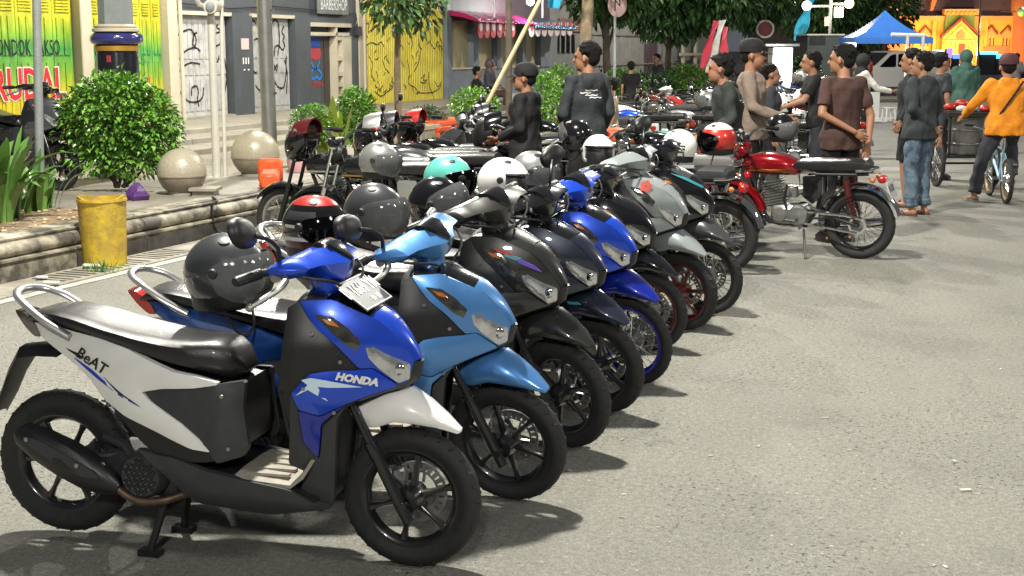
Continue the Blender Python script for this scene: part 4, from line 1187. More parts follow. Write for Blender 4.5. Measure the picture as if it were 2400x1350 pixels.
M['kerb'] = stone('weathered_kerb_stone', (.38, .34, .26), (.07, .062, .05), .65, 3.2, .28)
M['kerbd'] = stone('dark_kerb_stone', (.075, .07, .062), (.025, .024, .022), .6, 6)
_kr = [n for n in M['kerb'].node_tree.nodes if n.type == 'VALTORGB'][0].color_ramp
_kr.elements[0].position, _kr.elements[1].position = .43, .64
M['gutter'] = stone('gutter_concrete', (.36, .33, .27), (.20, .185, .15), .8, 4)
M['slot'] = mat('drain_slot', (.02, .018, .015), .9)
M['soil'] = stone('planter_soil', (.28, .19, .10), (.07, .05, .03), .9, 8)
M['line'] = stone('worn_line_paint', (.52, .50, .45), (.30, .285, .25), .7, 6)
M['terrazzo'] = stone('terrazzo', (.40, .36, .27), (.32, .285, .21), .22, 40)
M['terrazd'] = stone('dark_terrazzo', (.27, .235, .18), (.18, .155, .115), .4, 9)  # darker tone for the spheres' lower half, joint band and block plinth
M['step'] = stone('step_stone', (.32, .295, .24), (.22, .20, .165), .6, 3, .09)

big = MB().add([(-600, -200, 0), (600, -200, 0), (600, 1000, 0), (-600, 1000, 0)], [(0, 1, 2, 3)])
struct('road', big, 'asphalt', smooth=0)
# ---- kerb: base block, roll moulding, fillets and capping, cut into stones
KX = -7.28                                                # foot of the kerb
WALK = .30                                                # pavement level
KH = .34
def kerb_prof(kx):
    p = [(kx, 0), (kx, .135), (kx - .012, .14), (kx - .012, .156), (kx + .012, .160), (kx + .012, .176), (kx - .02, .182)]
    for k in range(9):
        a = R(-70 + 150 * k / 8); p.append((kx - .068 + .062 * math.cos(a), .235 + .055 * math.sin(a)))
    p += [(kx - .085, .296), (kx - .085, .306), (kx - .075, .310), (kx - .075, .322), (kx - .12, .326), (kx - .125, .336), (kx - .30, KH), (kx - .30, 0)]
    return p
kerb = thing('kerb', None, None, (0, 0, 0)); kerb['kind'] = 'structure'
yk = -4.0; ki = 0
while yk < 60:
    L_ = .92 if yk < 30 else 3.0
    pr = kerb_prof(KX + random.uniform(-.004, .004)); top = random.uniform(-.003, .003)
    mb = MB().loft([[(x, y, z + (top if z > .01 else 0)) for x, z in pr] for y in (yk + .006, yk + L_ - .006)])
    obj('kerb_stone', mb, 'kerb', kerb, 30)
    mb = MB().box((KX - .05, yk + .004, 0), (KX + .006, yk + L_ - .004, .131))
    if ki % 5 != 3: obj('base_stone', mb, 'kerbd', kerb, 0)
    yk += L_; ki += 1
struct('kerb_bed', MB().box((KX - .28, -4, -.02), (KX - .13, 60, .30)), 'slot', kerb, 0)
# ---- gutter with slotted drain covers, and the road's edge line
gut = thing('gutter', None, None); gut['kind'] = 'structure'
yk = -2.
while yk < 32:
    obj('gutter_slab', MB().box((KX + .004, yk + .004, -.02), (KX + .42, yk + .596, .012), bev=.004), 'gutter', gut, 0)
    sm = MB()
    for q in range(6):
        y = yk + .06 + q * .092
        sm.box((KX + .06, y, .0125), (KX + .37, y + .022 + random.uniform(0, .01), .0145))
    if (int(yk / .6) % 7) not in (2, 5): obj('drain_slots', sm, 'slot', gut, 0)
    yk += .6
mb = MB()
y = -2.
while y < 30:
    l = random.uniform(.5, 1.4); w = .10 + random.uniform(-.012, .012)
    mb.add([(KX + .44, y, .004), (KX + .44 + w, y, .004), (KX + .44 + w, y + l, .004), (KX + .44, y + l, .004)], [(0, 1, 2, 3)]); y += l
struct('edge_line', mb, 'line', smooth=0)
mb = MB()
for a, b in (((2352, 150), (2400, 240)), ((2300, 200), (2400, 290))):
    pass
for y0 in (22, 31, 40, 52, 66):
    mb.add([(3.6, y0, .004), (3.75, y0, .004), (3.75, y0 + 5, .004), (3.6, y0 + 5, .004)], [(0, 1, 2, 3)])
for x0 in range(5): mb.add([(-4.2 + x0 * .9, 34, .004), (-3.8 + x0 * .9, 34, .004), (-3.8 + x0 * .9, 37, .004), (-4.2 + x0 * .9, 37, .004)], [(0, 1, 2, 3)])
struct('lane_line', mb, 'line', smooth=0)
# ---- pavement: slabs within reach, one sheet beyond
walk = struct('pavement', MB().box((-40, -6, 0), (KX - .30, 200, WALK - .012)), 'paving', smooth=0)
for i in range(-2, 20):
    for j in range(0, 5):
        x1 = KX - .302 - j * .72; y0 = i * .9 + 4
        me = cached('paving_slab', lambda: MB().box((-.716, .004, -.012), (0, .896, 0), bev=.003), 0)
        obj('paving_slab', me, 'paving', walk, loc=(x1, y0, WALK + random.uniform(-.002, .002)))
# ---- steps up to the shop fronts
XF = -14.0; PL = .55
st = thing('steps', None, None); st['kind'] = 'structure'
for k, (x0, z) in enumerate(((-11.0, .385), (-11.6, .47), (-12.2, PL))):
    y = 6.
    while y < 48:
        obj('step_stone', MB().box((x0 - (.62 if k < 2 else 6), y + .004, WALK - .02), (x0, y + 1.796, z), bev=.012), 'step', st, 0)
        y += 1.8
# ---- planting beds along the kerb
def bed(y0, y1, x0=KX - .32, x1=KX - 1.35):
    o = obj('planting_bed', MB().box((x1, y0, WALK - .01), (x0, y1, WALK + .03), bev=.015), 'soil'); o['kind'] = 'structure'
    mb = MB(); rn = random.Random(int(y0 * 10))
    for q in range(int(60 * (y1 - y0))):
        x, y, s = rn.uniform(x1, x0), rn.uniform(y0, y1), rn.uniform(.008, .03)
        mb.ball((x, y, WALK + .03 + s * .3), (s, s * rn.uniform(.6, 1.2), s * .6), 6, 4, rot=Matrix.Rotation(rn.uniform(0, 3), 3, 'Z'))
    g = obj('bed_pebbles', mb, mat('pebbles', (.36, .27, .16), .8, vary=.5)); g['kind'] = 'stuff'
bed(6.6, 10.0)
bed(14.5, 24.0)

# ================================================================== plants
M['leaf'] = mat('bush_leaf', (.12, .27, .035), .3, 0, .2, vary=.55)
M['leafd'] = mat('dark_leaf', (.035, .085, .022), .4, 0, 0, vary=.5)
M['leafy'] = mat('yellow_green_leaf', (.20, .27, .03), .35, 0, .2, vary=.35)
M['leafl'] = mat('lily_leaf', (.14, .30, .06), .35, 0, .2, .45, 5, vary=.35)
M['leaft'] = mat('tree_leaf', (.055, .125, .030), .42, 0, 0, vary=.6)
M['bark'] = stone('bark', (.27, .205, .13), (.13, .095, .06), .85, 6)
M['barkd'] = stone('dark_bark', (.11, .085, .06), (.05, .04, .03), .85, 6)
def leaf_shape(l, w, fold=.25):
    return [(0, 0, 0), (l * .45, -w / 2, fold * w), (l, 0, -l * .12), (l * .45, w / 2, fold * w), (l * .5, 0, 0)], [(0, 1, 4), (1, 2, 4), (2, 3, 4), (3, 0, 4)]
def leaf_mb(l, w): return MB().add(*leaf_shape(l, w))
def clump_pts(n, blobs, rn, shell=.55):
    out = []
    tot = sum(r[0] * r[1] * r[2] for c, r in blobs)
    for c, r in blobs:
        for _ in range(max(1, int(n * r[0] * r[1] * r[2] / tot))):
            d = Vector((rn.gauss(0, 1), rn.gauss(0, 1), rn.gauss(0, 1))).normalized()
            q = rn.uniform(shell ** 3, 1) ** (1 / 3)
            out.append((Vector(c) + Vector((d.x * r[0] * q, d.y * r[1] * q, d.z * r[2] * q)), d, q))
    return out
def orient(d, rn, droop=.2):
    x = (d + Vector((rn.uniform(-.7, .7), rn.uniform(-.7, .7), rn.uniform(-.7, .7) - droop))).normalized()
    up = (Vector((0, 0, 1)) + Vector((rn.uniform(-.6, .6), rn.uniform(-.6, .6), 0))); y = up.cross(x).normalized(); z = x.cross(y)
    return Matrix((x, y, z)).transposed().to_4x4()
def bush(name, label, loc, blobs, n, ll, lw, m, parts=0, stems=4, group=None, seed=1, cat='bush'):
    rn = random.Random(seed); t = thing(name, label, cat, loc, 0, group)
    pts = clump_pts(n, blobs, rn); mb = MB(); sh, fc = leaf_shape(ll, lw)
    front = sorted(range(len(pts)), key=lambda i: -(pts[i][2] + pts[i][1].dot(Vector((.45, -.9, .3))) * .8))[:parts * 3]
    pick = set(rn.sample(front, min(parts, len(front)))) if parts else set()
    lm = cached(f'leaf:{ll}:{lw}', lambda: leaf_mb(ll, lw), 0)
    for i, (p, d, q) in enumerate(pts):
        mx = Matrix.Translation(p) @ orient(d, rn) @ Matrix.Scale(rn.uniform(.5, 1.4), 4)
        if i in pick: obj('leaf', lm, m, t, mx=mx)
        else: mb.add(sh, fc, mx)
    o = obj('foliage', mb, m, t, 0); o['kind'] = 'stuff'
    sm = MB(); zc = min(c[2] for c, r in blobs)
    for k in range(stems):
        c, r = blobs[k % len(blobs)]; a = rn.uniform(0, 6.28)
        sm.tube([(rn.uniform(-.06, .06), rn.uniform(-.06, .06), 0), (c[0] * .4 + rn.uniform(-.05, .05), c[1] * .4, zc * .45), (c[0] + r[0] * .4 * math.cos(a), c[1] + r[1] * .4 * math.sin(a), c[2])], [.022, .016, .006], 6)
    obj('stem', sm, 'barkd', t)
    return t
def blade_plant(name, label, loc, n, L0, L1, wid, m, seed=1, spread=.5, group=None, cat='plant'):
    rn = random.Random(seed); t = thing(name, label, cat, loc, 0, group)
    for k in range(n):
        a = rn.uniform(0, 6.28); L_ = rn.uniform(L0, L1); s = rn.uniform(.15, 1) * spread; w = wid * rn.uniform(.7, 1.15); r0 = rn.uniform(0, .16) * spread * 2; rn_d = rn.random()
        mb = MB(); rings = []
        for q in range(8):
            u = q / 7; out = r0 + s * L_ * (u ** 1.6) * .8; z = L_ * (u - (.40 + .45 * rn_d) * s * u ** 3)
            ww = w * (math.sin(math.pi * min(1, .16 + u * .84)) ** .7) + .002
            c = Vector((math.cos(a) * out, math.sin(a) * out, z)); sd = Vector((-math.sin(a), math.cos(a), 0))
            rings.append([c - sd * ww / 2 + Vector((0, 0, ww * .18)), c, c + sd * ww / 2 + Vector((0, 0, ww * .18))])
        mb.loft(rings, False, False)
        obj('leaf', mb, m, t, 60)
    return t
def tree(name, label, loc, hgt, trad, blobs, n, ll, lw, m, bark='bark', lean=(0, 0), seed=1, limbs=6, group=None):
    rn = random.Random(seed); t = thing(name, label, 'tree', loc, 0, group)
    mb = MB(); path = [Vector((lean[0] * u + .04 * math.sin(u * 5 + seed), lean[1] * u, hgt * u)) for u in [k / 7 for k in range(8)]]
    mb.tube(path, [trad * (1.15 - .5 * k / 7) for k in range(8)], 12)
    obj('trunk', mb, bark, t)
    for k in range(limbs):
        c, r = blobs[k % len(blobs)]; p0 = path[rn.randint(4, 6)]; c = Vector(c) + Vector((rn.uniform(-.3, .3) * r[0], rn.uniform(-.3, .3) * r[1], 0))
        obj('limb', MB().tube([p0, p0.lerp(c, .5) + Vector((0, 0, .2)), c], [trad * .45, trad * .3, trad * .1], 7), bark, t)
    cr = MB(); sh, fc = leaf_shape(ll, lw)
    for p, d, q in clump_pts(n, blobs, rn, .35):
        cr.add(sh, fc, Matrix.Translation(p) @ orient(d, rn, .5) @ Matrix.Scale(rn.uniform(.6, 1.3), 4))
    o = obj('crown', cr, m, t, 0); o['kind'] = 'stuff'
    return t

# ================================================================== shop fronts along the pavement
def fy(px): return onx(px, 115, XF).y
def fz(px, py): return onx(px, py, XF).z
def fbox(px0, px1, z0, z1, x0=-.10, x1=0., g=.0, mb=None, bev=0):
    return (mb or MB()).box((XF + x0, fy(px0) + g, z0), (XF + x1, fy(px1) - g, z1), bev=bev)
def ftext(s, px0, px1, py0, py1, m, off, parent, name='lettering', bold=0.):
    vs, fs = text_mesh(s, 1, 0, bold)
    a0, a1 = min(p.x for p in vs), max(p.x for p in vs); b0, b1 = min(p.y for p in vs), max(p.y for p in vs)
    pm = (px0 + px1) / 2; y0, y1, z0, z1 = fy(px0), fy(px1), fz(pm, py1), fz(pm, py0)
    mb = MB().add([(XF + off, y0 + (p.x - a0) / (a1 - a0) * (y1 - y0), z0 + (p.y - b0) / (b1 - b0) * (z1 - z0)) for p in vs], fs)
    return obj(name, mb, m, parent, 0)
def ribbon(mb, pts, w, x):                                # a painted stroke on a shop front; pts in photo pixels
    P = [Vector((0, fy(a), fz(a, b))) for a, b in pts]
    P = smooth_line(P, 3, False); V = []; F = []
    for i, p in enumerate(P):
        t = (P[min(i + 1, len(P) - 1)] - P[max(i - 1, 0)]).normalized(); n = Vector((0, -t.z, t.y)); ww = w * (.7 + .5 * abs(math.sin(i * .7)))
        V += [(x, p.y + n.y * ww, p.z + n.z * ww), (x, p.y - n.y * ww, p.z - n.z * ww)]
        if i: F.append((2 * i - 2, 2 * i - 1, 2 * i + 1, 2 * i))
    return mb.add(V, F)
M['cream'] = stone('cream_plaster', (.52, .47, .36), (.42, .37, .28), .6, 2)
M['slate'] = stone('slate_wall', (.060, .070, .078), (.045, .052, .058), .5, 3)
M['pale'] = stone('pale_door_paint', (.46, .46, .45), (.29, .285, .27), .45, 4)
M['yel'] = stone('yellow_sheet', (.62, .53, .06), (.47, .38, .05), .4, 2.5)
M['bgrey'] = stone('blue_grey_wall', (.17, .20, .23), (.12, .14, .165), .6, 3)
M['panebg'] = mat('papered_pane', (.42, .37, .22), .5, 0, 0, .25, 3)
M['rfence'] = stone('grey_corrugated', (.22, .22, .20), (.14, .14, .13), .6, 3)
M['plum'] = stone('plum_board', (.075, .045, .055), (.05, .03, .04), .6, 3)
M['dwood'] = stone('dark_wood_door', (.05, .035, .032), (.03, .022, .02), .4, 4)
M['wallg'] = stone('grey_wall', (.19, .20, .19), (.12, .13, .12), .7, 2)
M['pink'] = mat('pink_foil', (.62, .02, .22), .22, .7, .5, .3, 12, .3, 20)
M['cyan'] = mat('blue_foil', (.02, .28, .55), .22, .6, .5, .3, 12, .3, 20)
M['bunt'] = mat('red_bunting', (.50, .04, .06), .7)
M['buntw'] = mat('white_bunting', (.62, .50, .50), .7)
def gradient_shutter():
    m = bpy.data.materials.new('printed_shutter'); m.use_nodes = True; nt = m.node_tree; N = nt.nodes; L = nt.links; b = N['Principled BSDF']
    tc = N.new('ShaderNodeTexCoord'); sp = N.new('ShaderNodeSeparateXYZ'); L.new(tc.outputs['Object'], sp.inputs[0])
    n = N.new('ShaderNodeTexNoise'); n.inputs['Scale'].default_value = .8; L.new(tc.outputs['Object'], n.inputs['Vector'])
    ma = N.new('ShaderNodeMath'); ma.operation = 'MULTIPLY_ADD'; ma.inputs[1].default_value = .5; L.new(n.outputs['Fac'], ma.inputs[0]); L.new(sp.outputs['Z'], ma.inputs[2])
    mr = N.new('ShaderNodeMapRange'); mr.inputs['From Min'].default_value = .6; mr.inputs['From Max'].default_value = 3.1; L.new(ma.outputs[0], mr.inputs['Value'])
    r = N.new('ShaderNodeValToRGB'); e = r.color_ramp.elements
    e[0].position, e[0].color = .0, (.62, .46, .02, 1); e[1].position, e[1].color = 1., (.60, .52, .03, 1)
    for p, c in ((.27, (.60, .50, .02, 1)), (.40, (.22, .42, .04, 1)), (.55, (.06, .30, .07, 1)), (.64, (.25, .45, .04, 1)), (.78, (.58, .55, .03, 1))):
        q = e.new(p); q.color = c
    L.new(mr.outputs['Result'], r.inputs['Fac'])
    gn = N.new('ShaderNodeTexNoise'); gn.inputs['Scale'].default_value = 5; gn.inputs['Detail'].default_value = 7; gn.inputs['Roughness'].default_value = .7; mp = N.new('ShaderNodeMapping'); mp.inputs['Scale'].default_value = (1, 1.6, .35); L.new(tc.outputs['Object'], mp.inputs['Vector']); L.new(mp.outputs['Vector'], gn.inputs['Vector'])
    gr = N.new('ShaderNodeValToRGB'); gr.color_ramp.elements[0].position, gr.color_ramp.elements[1].position = .30, .62; gr.color_ramp.elements[0].color = (.45, .42, .36, 1); gr.color_ramp.elements[1].color = (.92, .92, .92, 1); L.new(gn.outputs['Fac'], gr.inputs['Fac'])
    mm = N.new('ShaderNodeMix'); mm.data_type = 'RGBA'; mm.blend_type = 'MULTIPLY'; mm.inputs[0].default_value = 1; L.new(r.outputs['Color'], mm.inputs[6]); L.new(gr.outputs['Color'], mm.inputs[7]); L.new(mm.outputs[2], b.inputs['Base Color']); b.inputs['Roughness'].default_value = .4
    return m
M['grad'] = gradient_shutter()
TOP = 3.6
# --- meatball shop: printed folding shutters, cream pillars
sh = thing('food_shop', 'shop with closed yellow and green printed shutters lettered in black and red', 'shop', (XF, fy(100), PL))
inv = Matrix.Translation((-XF, -fy(100), -PL))
def under(o, root):                                       # keep world placement under a root that is not turned
    o.parent = root; o.matrix_parent_inverse = Matrix.Translation(root.location).inverted(); return o
def fobj(name, mb, m, root, smooth=0): return under(obj(name, mb, m, None, smooth), root)
fobj('wall', fbox(-260, 408, PL, TOP, -.5, -.14), 'cream', sh)
for a, b in ((-130, -80), (-80, -38), (-38, 4), (4, 46), (46, 90), (90, 132), (132, 178), (312, 336), (336, 362), (362, 385), (210, 244), (244, 278), (278, 312)):
    mb = fbox(a, b, PL + .02, TOP - .2, -.10, -.05, .008)
    for q in range(2): fbox(a + (b - a) * (.18 + .36 * q), a + (b - a) * (.46 + .36 * q), PL + .15, 1.55, -.05, -.035, 0, mb); fbox(a + (b - a) * (.18 + .36 * q), a + (b - a) * (.46 + .36 * q), 1.66, 2.22, -.05, -.035, 0, mb)
    for q in range(5): mb.box((XF - .05, fy(a) + .06, 2.30 + q * .045), (XF - .03, fy(b) - .06, 2.325 + q * .045))
    fobj('shutter_panel', mb, 'grad', sh)
for a, b in ((180, 208), (386, 408)):
    fobj('pillar', fbox(a, b, PL, TOP, -.12, .10, bev=.012), 'cream', sh)
under(ftext('PONDOK BAKSO', -14, 144, 92, 130, 'ink', -.028, None), sh)
under(ftext('RUDAL', -20, 155, 156, 238, 'buntw', -.029, None, 'lettering_outline', .05), sh)
under(ftext('RUDAL', -17, 152, 159, 235, mat('red_print', (.50, .015, .02), .4), -.024, None, 'lettering', .02), sh)
under(ftext('KS', 318, 344, 124, 150, mat('green_print', (.02, .16, .05), .4), -.028, None), sh)
under(ftext('J', 338, 352, 180, 215, 'bunt', -.028, None), sh)
# --- dark shop with two pale folding doors
sh = thing('dark_shop', 'slate grey shop front with two pale doors scrawled in black graffiti', 'shop', (XF, fy(560), PL))
fobj('wall', fbox(408, 726, 2.36, TOP, -.5, -.02), 'slate', sh); fobj('pillar', fbox(543, 590, PL, 2.36, -.5, .03), 'slate', sh); fobj('pillar', fbox(690, 726, PL, 2.36, -.5, .03), 'slate', sh)
for (a, b) in ((412, 541), (592, 688)):
    n = 5 if a < 500 else 4
    for q in range(n):
        p0, p1 = a + (b - a) * q / n, a + (b - a) * (q + 1) / n; w = p1 - p0
        mb = fbox(p0, p1, PL + .01, 2.33, -.16, -.11, .006)
        for z0, z1 in ((PL + .12, 1.22), (1.30, 1.50), (1.58, 2.24)):
            fbox(p0 + w * .12, p0 + w * .46, z0, z1, -.11, -.095, 0, mb); fbox(p0 + w * .56, p0 + w * .90, z0, z1, -.11, -.095, 0, mb)
        fobj('door_panel', mb, 'pale', sh)
    fobj('door_frame', fbox(a - 3, b + 3, 2.335, 2.40, -.16, .02), 'cream', sh)
    fobj('threshold', fbox(a, b, PL, PL + .03, -.12, .06), 'step', sh)
mb = MB()
for pts in ([(420, 95), (432, 78), (460, 66), (472, 90), (468, 110), (462, 104), (466, 80), (474, 76)], [(428, 140), (445, 118), (468, 110), (480, 120)], [(424, 180), (432, 160), (455, 146), (478, 150)], [(423, 190), (430, 222), (448, 240), (470, 240), (482, 228), (484, 205)], [(455, 225), (456, 205), (468, 200), (472, 215), (468, 232), (471, 250)], [(500, 55), (506, 42), (502, 64), (508, 58)], [(524, 58), (519, 60), (520, 66), (527, 68), (526, 76), (518, 77)], [(502, 103), (512, 110), (526, 104), (527, 98)], [(511, 118), (511, 142), (520, 146), (523, 130)], [(536, 140), (540, 180), (534, 215), (528, 228)], [(512, 190), (514, 215)], [(422, 60), (422, 180)],
            [(594, 55), (604, 45), (612, 56)], [(606, 95), (611, 90), (616, 92)], [(600, 160), (606, 172), (610, 168)], [(606, 200), (612, 210), (617, 212)], [(648, 62), (654, 44), (664, 50), (666, 95), (660, 130)], [(652, 130), (654, 108), (664, 106), (672, 120), (678, 105), (672, 95), (678, 85), (670, 75), (676, 62)], [(651, 190), (658, 205), (672, 208), (678, 180), (680, 130)], [(650, 150), (657, 170), (659, 148), (651, 165)], [(676, 140), (682, 170), (678, 220)]):
    ribbon(mb, pts, .016, XF - .09)
fobj('graffiti', mb, 'ink', sh)
fobj('notice', fbox(562, 579, fz(570, 116), fz(570, 90), .03, .045), mat('notice_paper', (.50, .40, .38), .6), sh)
mb = MB()
for a in (565, 571, 577):
    fbox(a, a + 2, fz(570, 150), fz(570, 135), .03, .036, 0, mb)
for a in (566, 576): fbox(a, a + 3, fz(570, 165), fz(570, 162), .03, .04, 0, mb)
fobj('notice_marks', mb, 'platew', sh)
for pp, x_ in ((409, .14), (414, .10), (846, .09)):
    fobj('drain_pipe', MB().tube([(XF + x_, fy(pp), PL), (XF + x_, fy(pp), TOP)], .035, 8), 'cream', sh)
fobj('meter_box', fbox(829, 838, fz(834, 84), fz(834, 62), .02, .12, bev=.01), 'dgrey', sh)
mb = MB().tube([(XF + .03, fy(420), 2.52), (XF + .03, fy(540), 2.47), (XF + .03, fy(640), 2.55), (XF + .03, fy(833), 2.50), (XF + .06, fy(833), fz(834, 62))], .010, 5)
fobj('wall_cable', mb, 'black', sh)
# --- barber shop: dark door with painted decal, white frame, hanging board
sh = thing('barber_shop', 'narrow dark shop front with blue and red decal on its door', 'shop', (XF, fy(780), PL))
fobj('wall', fbox(726, 852, 2.28, TOP, -.5, -.02), 'slate', sh); fobj('pillar', fbox(824, 838, PL, 2.28, -.5, .02), 'slate', sh); fobj('pillar', fbox(838, 850, PL, TOP, -.5, .05), 'cream', sh)
fobj('door', fbox(727, 774, PL, 2.0, -.22, -.16, .004), 'slate', sh); fobj('door_panel', fbox(774, 788, PL, 2.0, -.22, -.15, .004), 'dwood', sh)
mb = fbox(726, 822, 2.20, 2.28, -.14, .03); fbox(726, 818, 2.02, 2.09, -.14, .02, 0, mb); fbox(787, 790, PL, 2.26, -.2, .02, 0, mb); fbox(803, 806, PL, 2.02, -.2, .01, 0, mb)
for z in (2.02, 1.60, 1.28, 1.06): fbox(790, 803, z - .09, z, -.19, .0, 0, mb)
fobj('frame', mb, 'cream', sh); fobj('window_pane', fbox(790, 803, PL, 2.0, -.22, -.2), 'window', sh); fobj('jamb', fbox(806, 824, PL, 2.02, -.22, 0), 'cream', sh); fobj('transom', fbox(726, 787, 2.09, 2.20, -.2, -.16), 'slate', sh)
DB, DR, DC = mat('blue_decal', (.015, .07, .36), .4), mat('red_decal', (.36, .035, .05), .4), mat('light_blue_decal', (.01, .18, .55), .4)
def fpoly(pts, x): return MB().add([(XF + x, fy(a), fz(a, b)) for a, b in pts] + [(XF + x - .006, fy(a), fz(a, b)) for a, b in pts], [tuple(range(len(pts)))] + [(i, (i + 1) % len(pts), (i + 1) % len(pts) + len(pts), i + len(pts)) for i in range(len(pts))])
fobj('decal', fpoly([(739, 110), (738, 88), (748, 86), (759, 89), (764, 97), (766, 111)], -.152), DB, sh)
fobj('decal', fpoly([(739, 113), (766, 113), (768, 124), (765, 138), (752, 141), (742, 135)], -.152), DR, sh)
mb = MB(); ribbon(mb, [(743, 142), (748, 156), (752, 165)], .02, XF - .15); ribbon(mb, [(764, 142), (758, 156), (754, 165)], .02, XF - .15); ribbon(mb, [(754, 160), (745, 166), (742, 178), (748, 187), (755, 178), (762, 187), (768, 178), (764, 166), (754, 160)], .026, XF - .15)
fobj('decal', mb, DC, sh)
under(ftext('OPEN', 741, 769, 190, 205, DR, -.15, None, 'lettering', .02), sh)
o = thing('name_board', 'weathered grey signboard with pale capitals above the dark decal door', 'sign', (XF, fy(775), 2.3))
fobj('board', fbox(742, 811, fz(775, 34), fz(775, -40), .02, .08, bev=.008), stone('grey_board', (.17, .18, .17), (.09, .095, .09), .6, 6), o)
under(ftext('BARBERSHOP', 746, 807, -2, 24, 'platew', .085, None), o)
# --- yellow corrugated shutter with graffiti
sh = thing('yellow_shutter', 'closed yellow ribbed shop shutter covered with black scribbles', 'shutter', (XF, fy(950), PL))
mb = MB(); y0, y1 = fy(851), fy(1044); n = 44; ring0, ring1 = [], []
for k in range(n * 4 + 1):
    y = y0 + (y1 - y0) * k / (n * 4); x = XF - .06 + (.012 if k % 4 in (1, 2) else -.012)
    ring0.append((x, y, PL)); ring1.append((x, y, TOP))
mb.loft([ring0, ring1], False, False); mb.loft([[(x - .02, y, z) for x, y, z in ring0], [(x - .02, y, z) for x, y, z in ring1]], False, False)
fobj('sheet', mb, 'yel', sh)
mb = MB()
rn = random.Random(5)
for pts in ([(858, 60), (872, 52), (866, 78), (880, 66)], [(861, 108), (875, 98), (889, 106), (898, 96), (905, 110)], [(868, 130), (878, 150), (872, 176), (882, 190)], [(880, 214), (896, 228), (912, 214), (924, 206), (922, 180)], [(958, 140), (964, 170), (958, 196), (978, 206), (982, 218), (1014, 218), (1034, 208), (1036, 196)], [(990, 185), (1000, 172), (994, 190), (1004, 186), (998, 196), (988, 192)], [(985, 90), (990, 120), (984, 150), (974, 168)], [(1008, 168), (1008, 200), (1020, 226), (1018, 244)], [(1012, 100), (1024, 118), (1030, 92), (1036, 122)], [(962, 80), (972, 98), (968, 116)], [(1010, 70), (1016, 92), (1004, 104)], [(1034, 80), (1040, 110), (1036, 150)], [(900, 140), (906, 160), (916, 172)], [(930, 160), (936, 190), (930, 212)], [(1022, 190), (1030, 206), (1038, 190)]): ribbon(mb, pts, .011, XF - .044)
for q in range(42):
    a, b = rn.uniform(858, 1036), rn.uniform(60, 215); d = rn.choice((-1, 1)); ribbon(mb, [(a, b), (a + d * rn.uniform(2, 6), b + 5), (a + d * rn.uniform(4, 9), b + rn.uniform(6, 14))], rn.uniform(.006, .012), XF - .043)
fobj('graffiti', mb, 'ink', sh)
fobj('wall', fbox(846, 1046, PL, TOP, -.5, -.2), 'wallg', sh)
# --- shop with papered windows, foil awnings and bunting
sh = thing('windowed_shop', 'blue grey shop with four papered windows beneath pink and blue foil awnings', 'shop', (XF, fy(1160), PL))
zs = fz(1160, 160); zt = fz(1160, 52)
fobj('wall', fbox(1046, 1290, PL, zs, -.4, 0), 'bgrey', sh); fobj('upper_wall', fbox(1046, 1290, zt, TOP + 1, -.4, -.02), 'plum', sh)
for a, b in ((1045, 1055), (1107, 1119), (1163, 1171), (1222, 1230), (1265, 1290)): fobj('pillar', fbox(a, b, zs - .001 if a > 1046 else PL, zt + .002 if a > 1046 else TOP, -.4, .04), 'bgrey', sh)
for a, b in ((1056, 1106), (1120, 1162), (1172, 1221), (1231, 1264)):
    fobj('window_pane', fbox(a, b, zs + .04, zt, -.16, -.12), 'panebg', sh); fobj('sill', fbox(a, b, zs + .002, zs + .04, -.2, .03, .01), 'cream', sh)
for (a, b, m, z0) in ((1050, 1190, 'pink', fz(1120, 40)), (1192, 1294, 'cyan', fz(1240, 54))):
    rings = []
    for k in range(25):
        y = fy(a) + (fy(b) - fy(a)) * k / 24
        rings.append([(XF + .05, y, z0 + .12 + .02 * math.sin(k * 2.1)), (XF + .45 + .02 * math.sin(k), y, z0 + .05), (XF + .80, y, z0 - .10 + .03 * math.sin(k * 1.7)), (XF + .80, y, z0 - .16), (XF + .4, y, z0 - .05), (XF + .05, y, z0)])
    fobj('awning', MB().loft(rings), m, sh, 50)
for i in range(15):
    p = 1056 + i * 15.5
    if 1138 < p < 1168: continue
    mt = 'bunt' if p < 1145 else 'buntw'; zz = fz(p, 48) - .06
    mb = MB(); w = (fy(p + 13) - fy(p)); y = fy(p)
    for s, x, m_ in ((1, .74, mt), (.55, .752, 'buntw' if mt == 'bunt' else 'bunt')):
        V = [(XF + x, y + w * (.5 - .5 * s), zz), (XF + x, y + w * (.5 + .5 * s), zz)] + [(XF + x, y + w * (.5 + .5 * s * math.cos(R(180 * q / 8))), zz - .22 * s - .16 * s * math.sin(R(180 * q / 8))) for q in range(9)]
        mb = MB().add(V + [(x_ - .006, y_, z_) for x_, y_, z_ in V], [tuple(range(len(V)))] + [tuple(range(len(V), 2 * len(V)))])
        fobj('bunting_flag', mb, m_, sh)
for p in (1108, 1224): fobj('awning_pole', MB().tube([(XF + .6, fy(p), fz(p, 42)), (XF + .6, fy(p), fz(p, -60))], .025, 8), 'white', sh)
# --- bare lamp glowing under the upper board
p = onx(1243, 3, XF + .9)
t = thing('wall_lamp', 'bare glowing white lamp above the blue foil awning', 'lamp', tuple(p)); obj('globe', MB().ball((0, 0, 0), .11, 14, 10), mat('cool_globe', (1, 1, 1), .4, emit=(.95, 1, 1), estr=8), t); obj('arm', MB().tube([(0, 0, .1), (-.3, 0, .2), (-.95, 0, .2)], .02, 6), 'steel', t)
lamp('wall_lamp_light', (p.x + .05, p.y, p.z - .25), 220, (.96, 1, .95), .1)
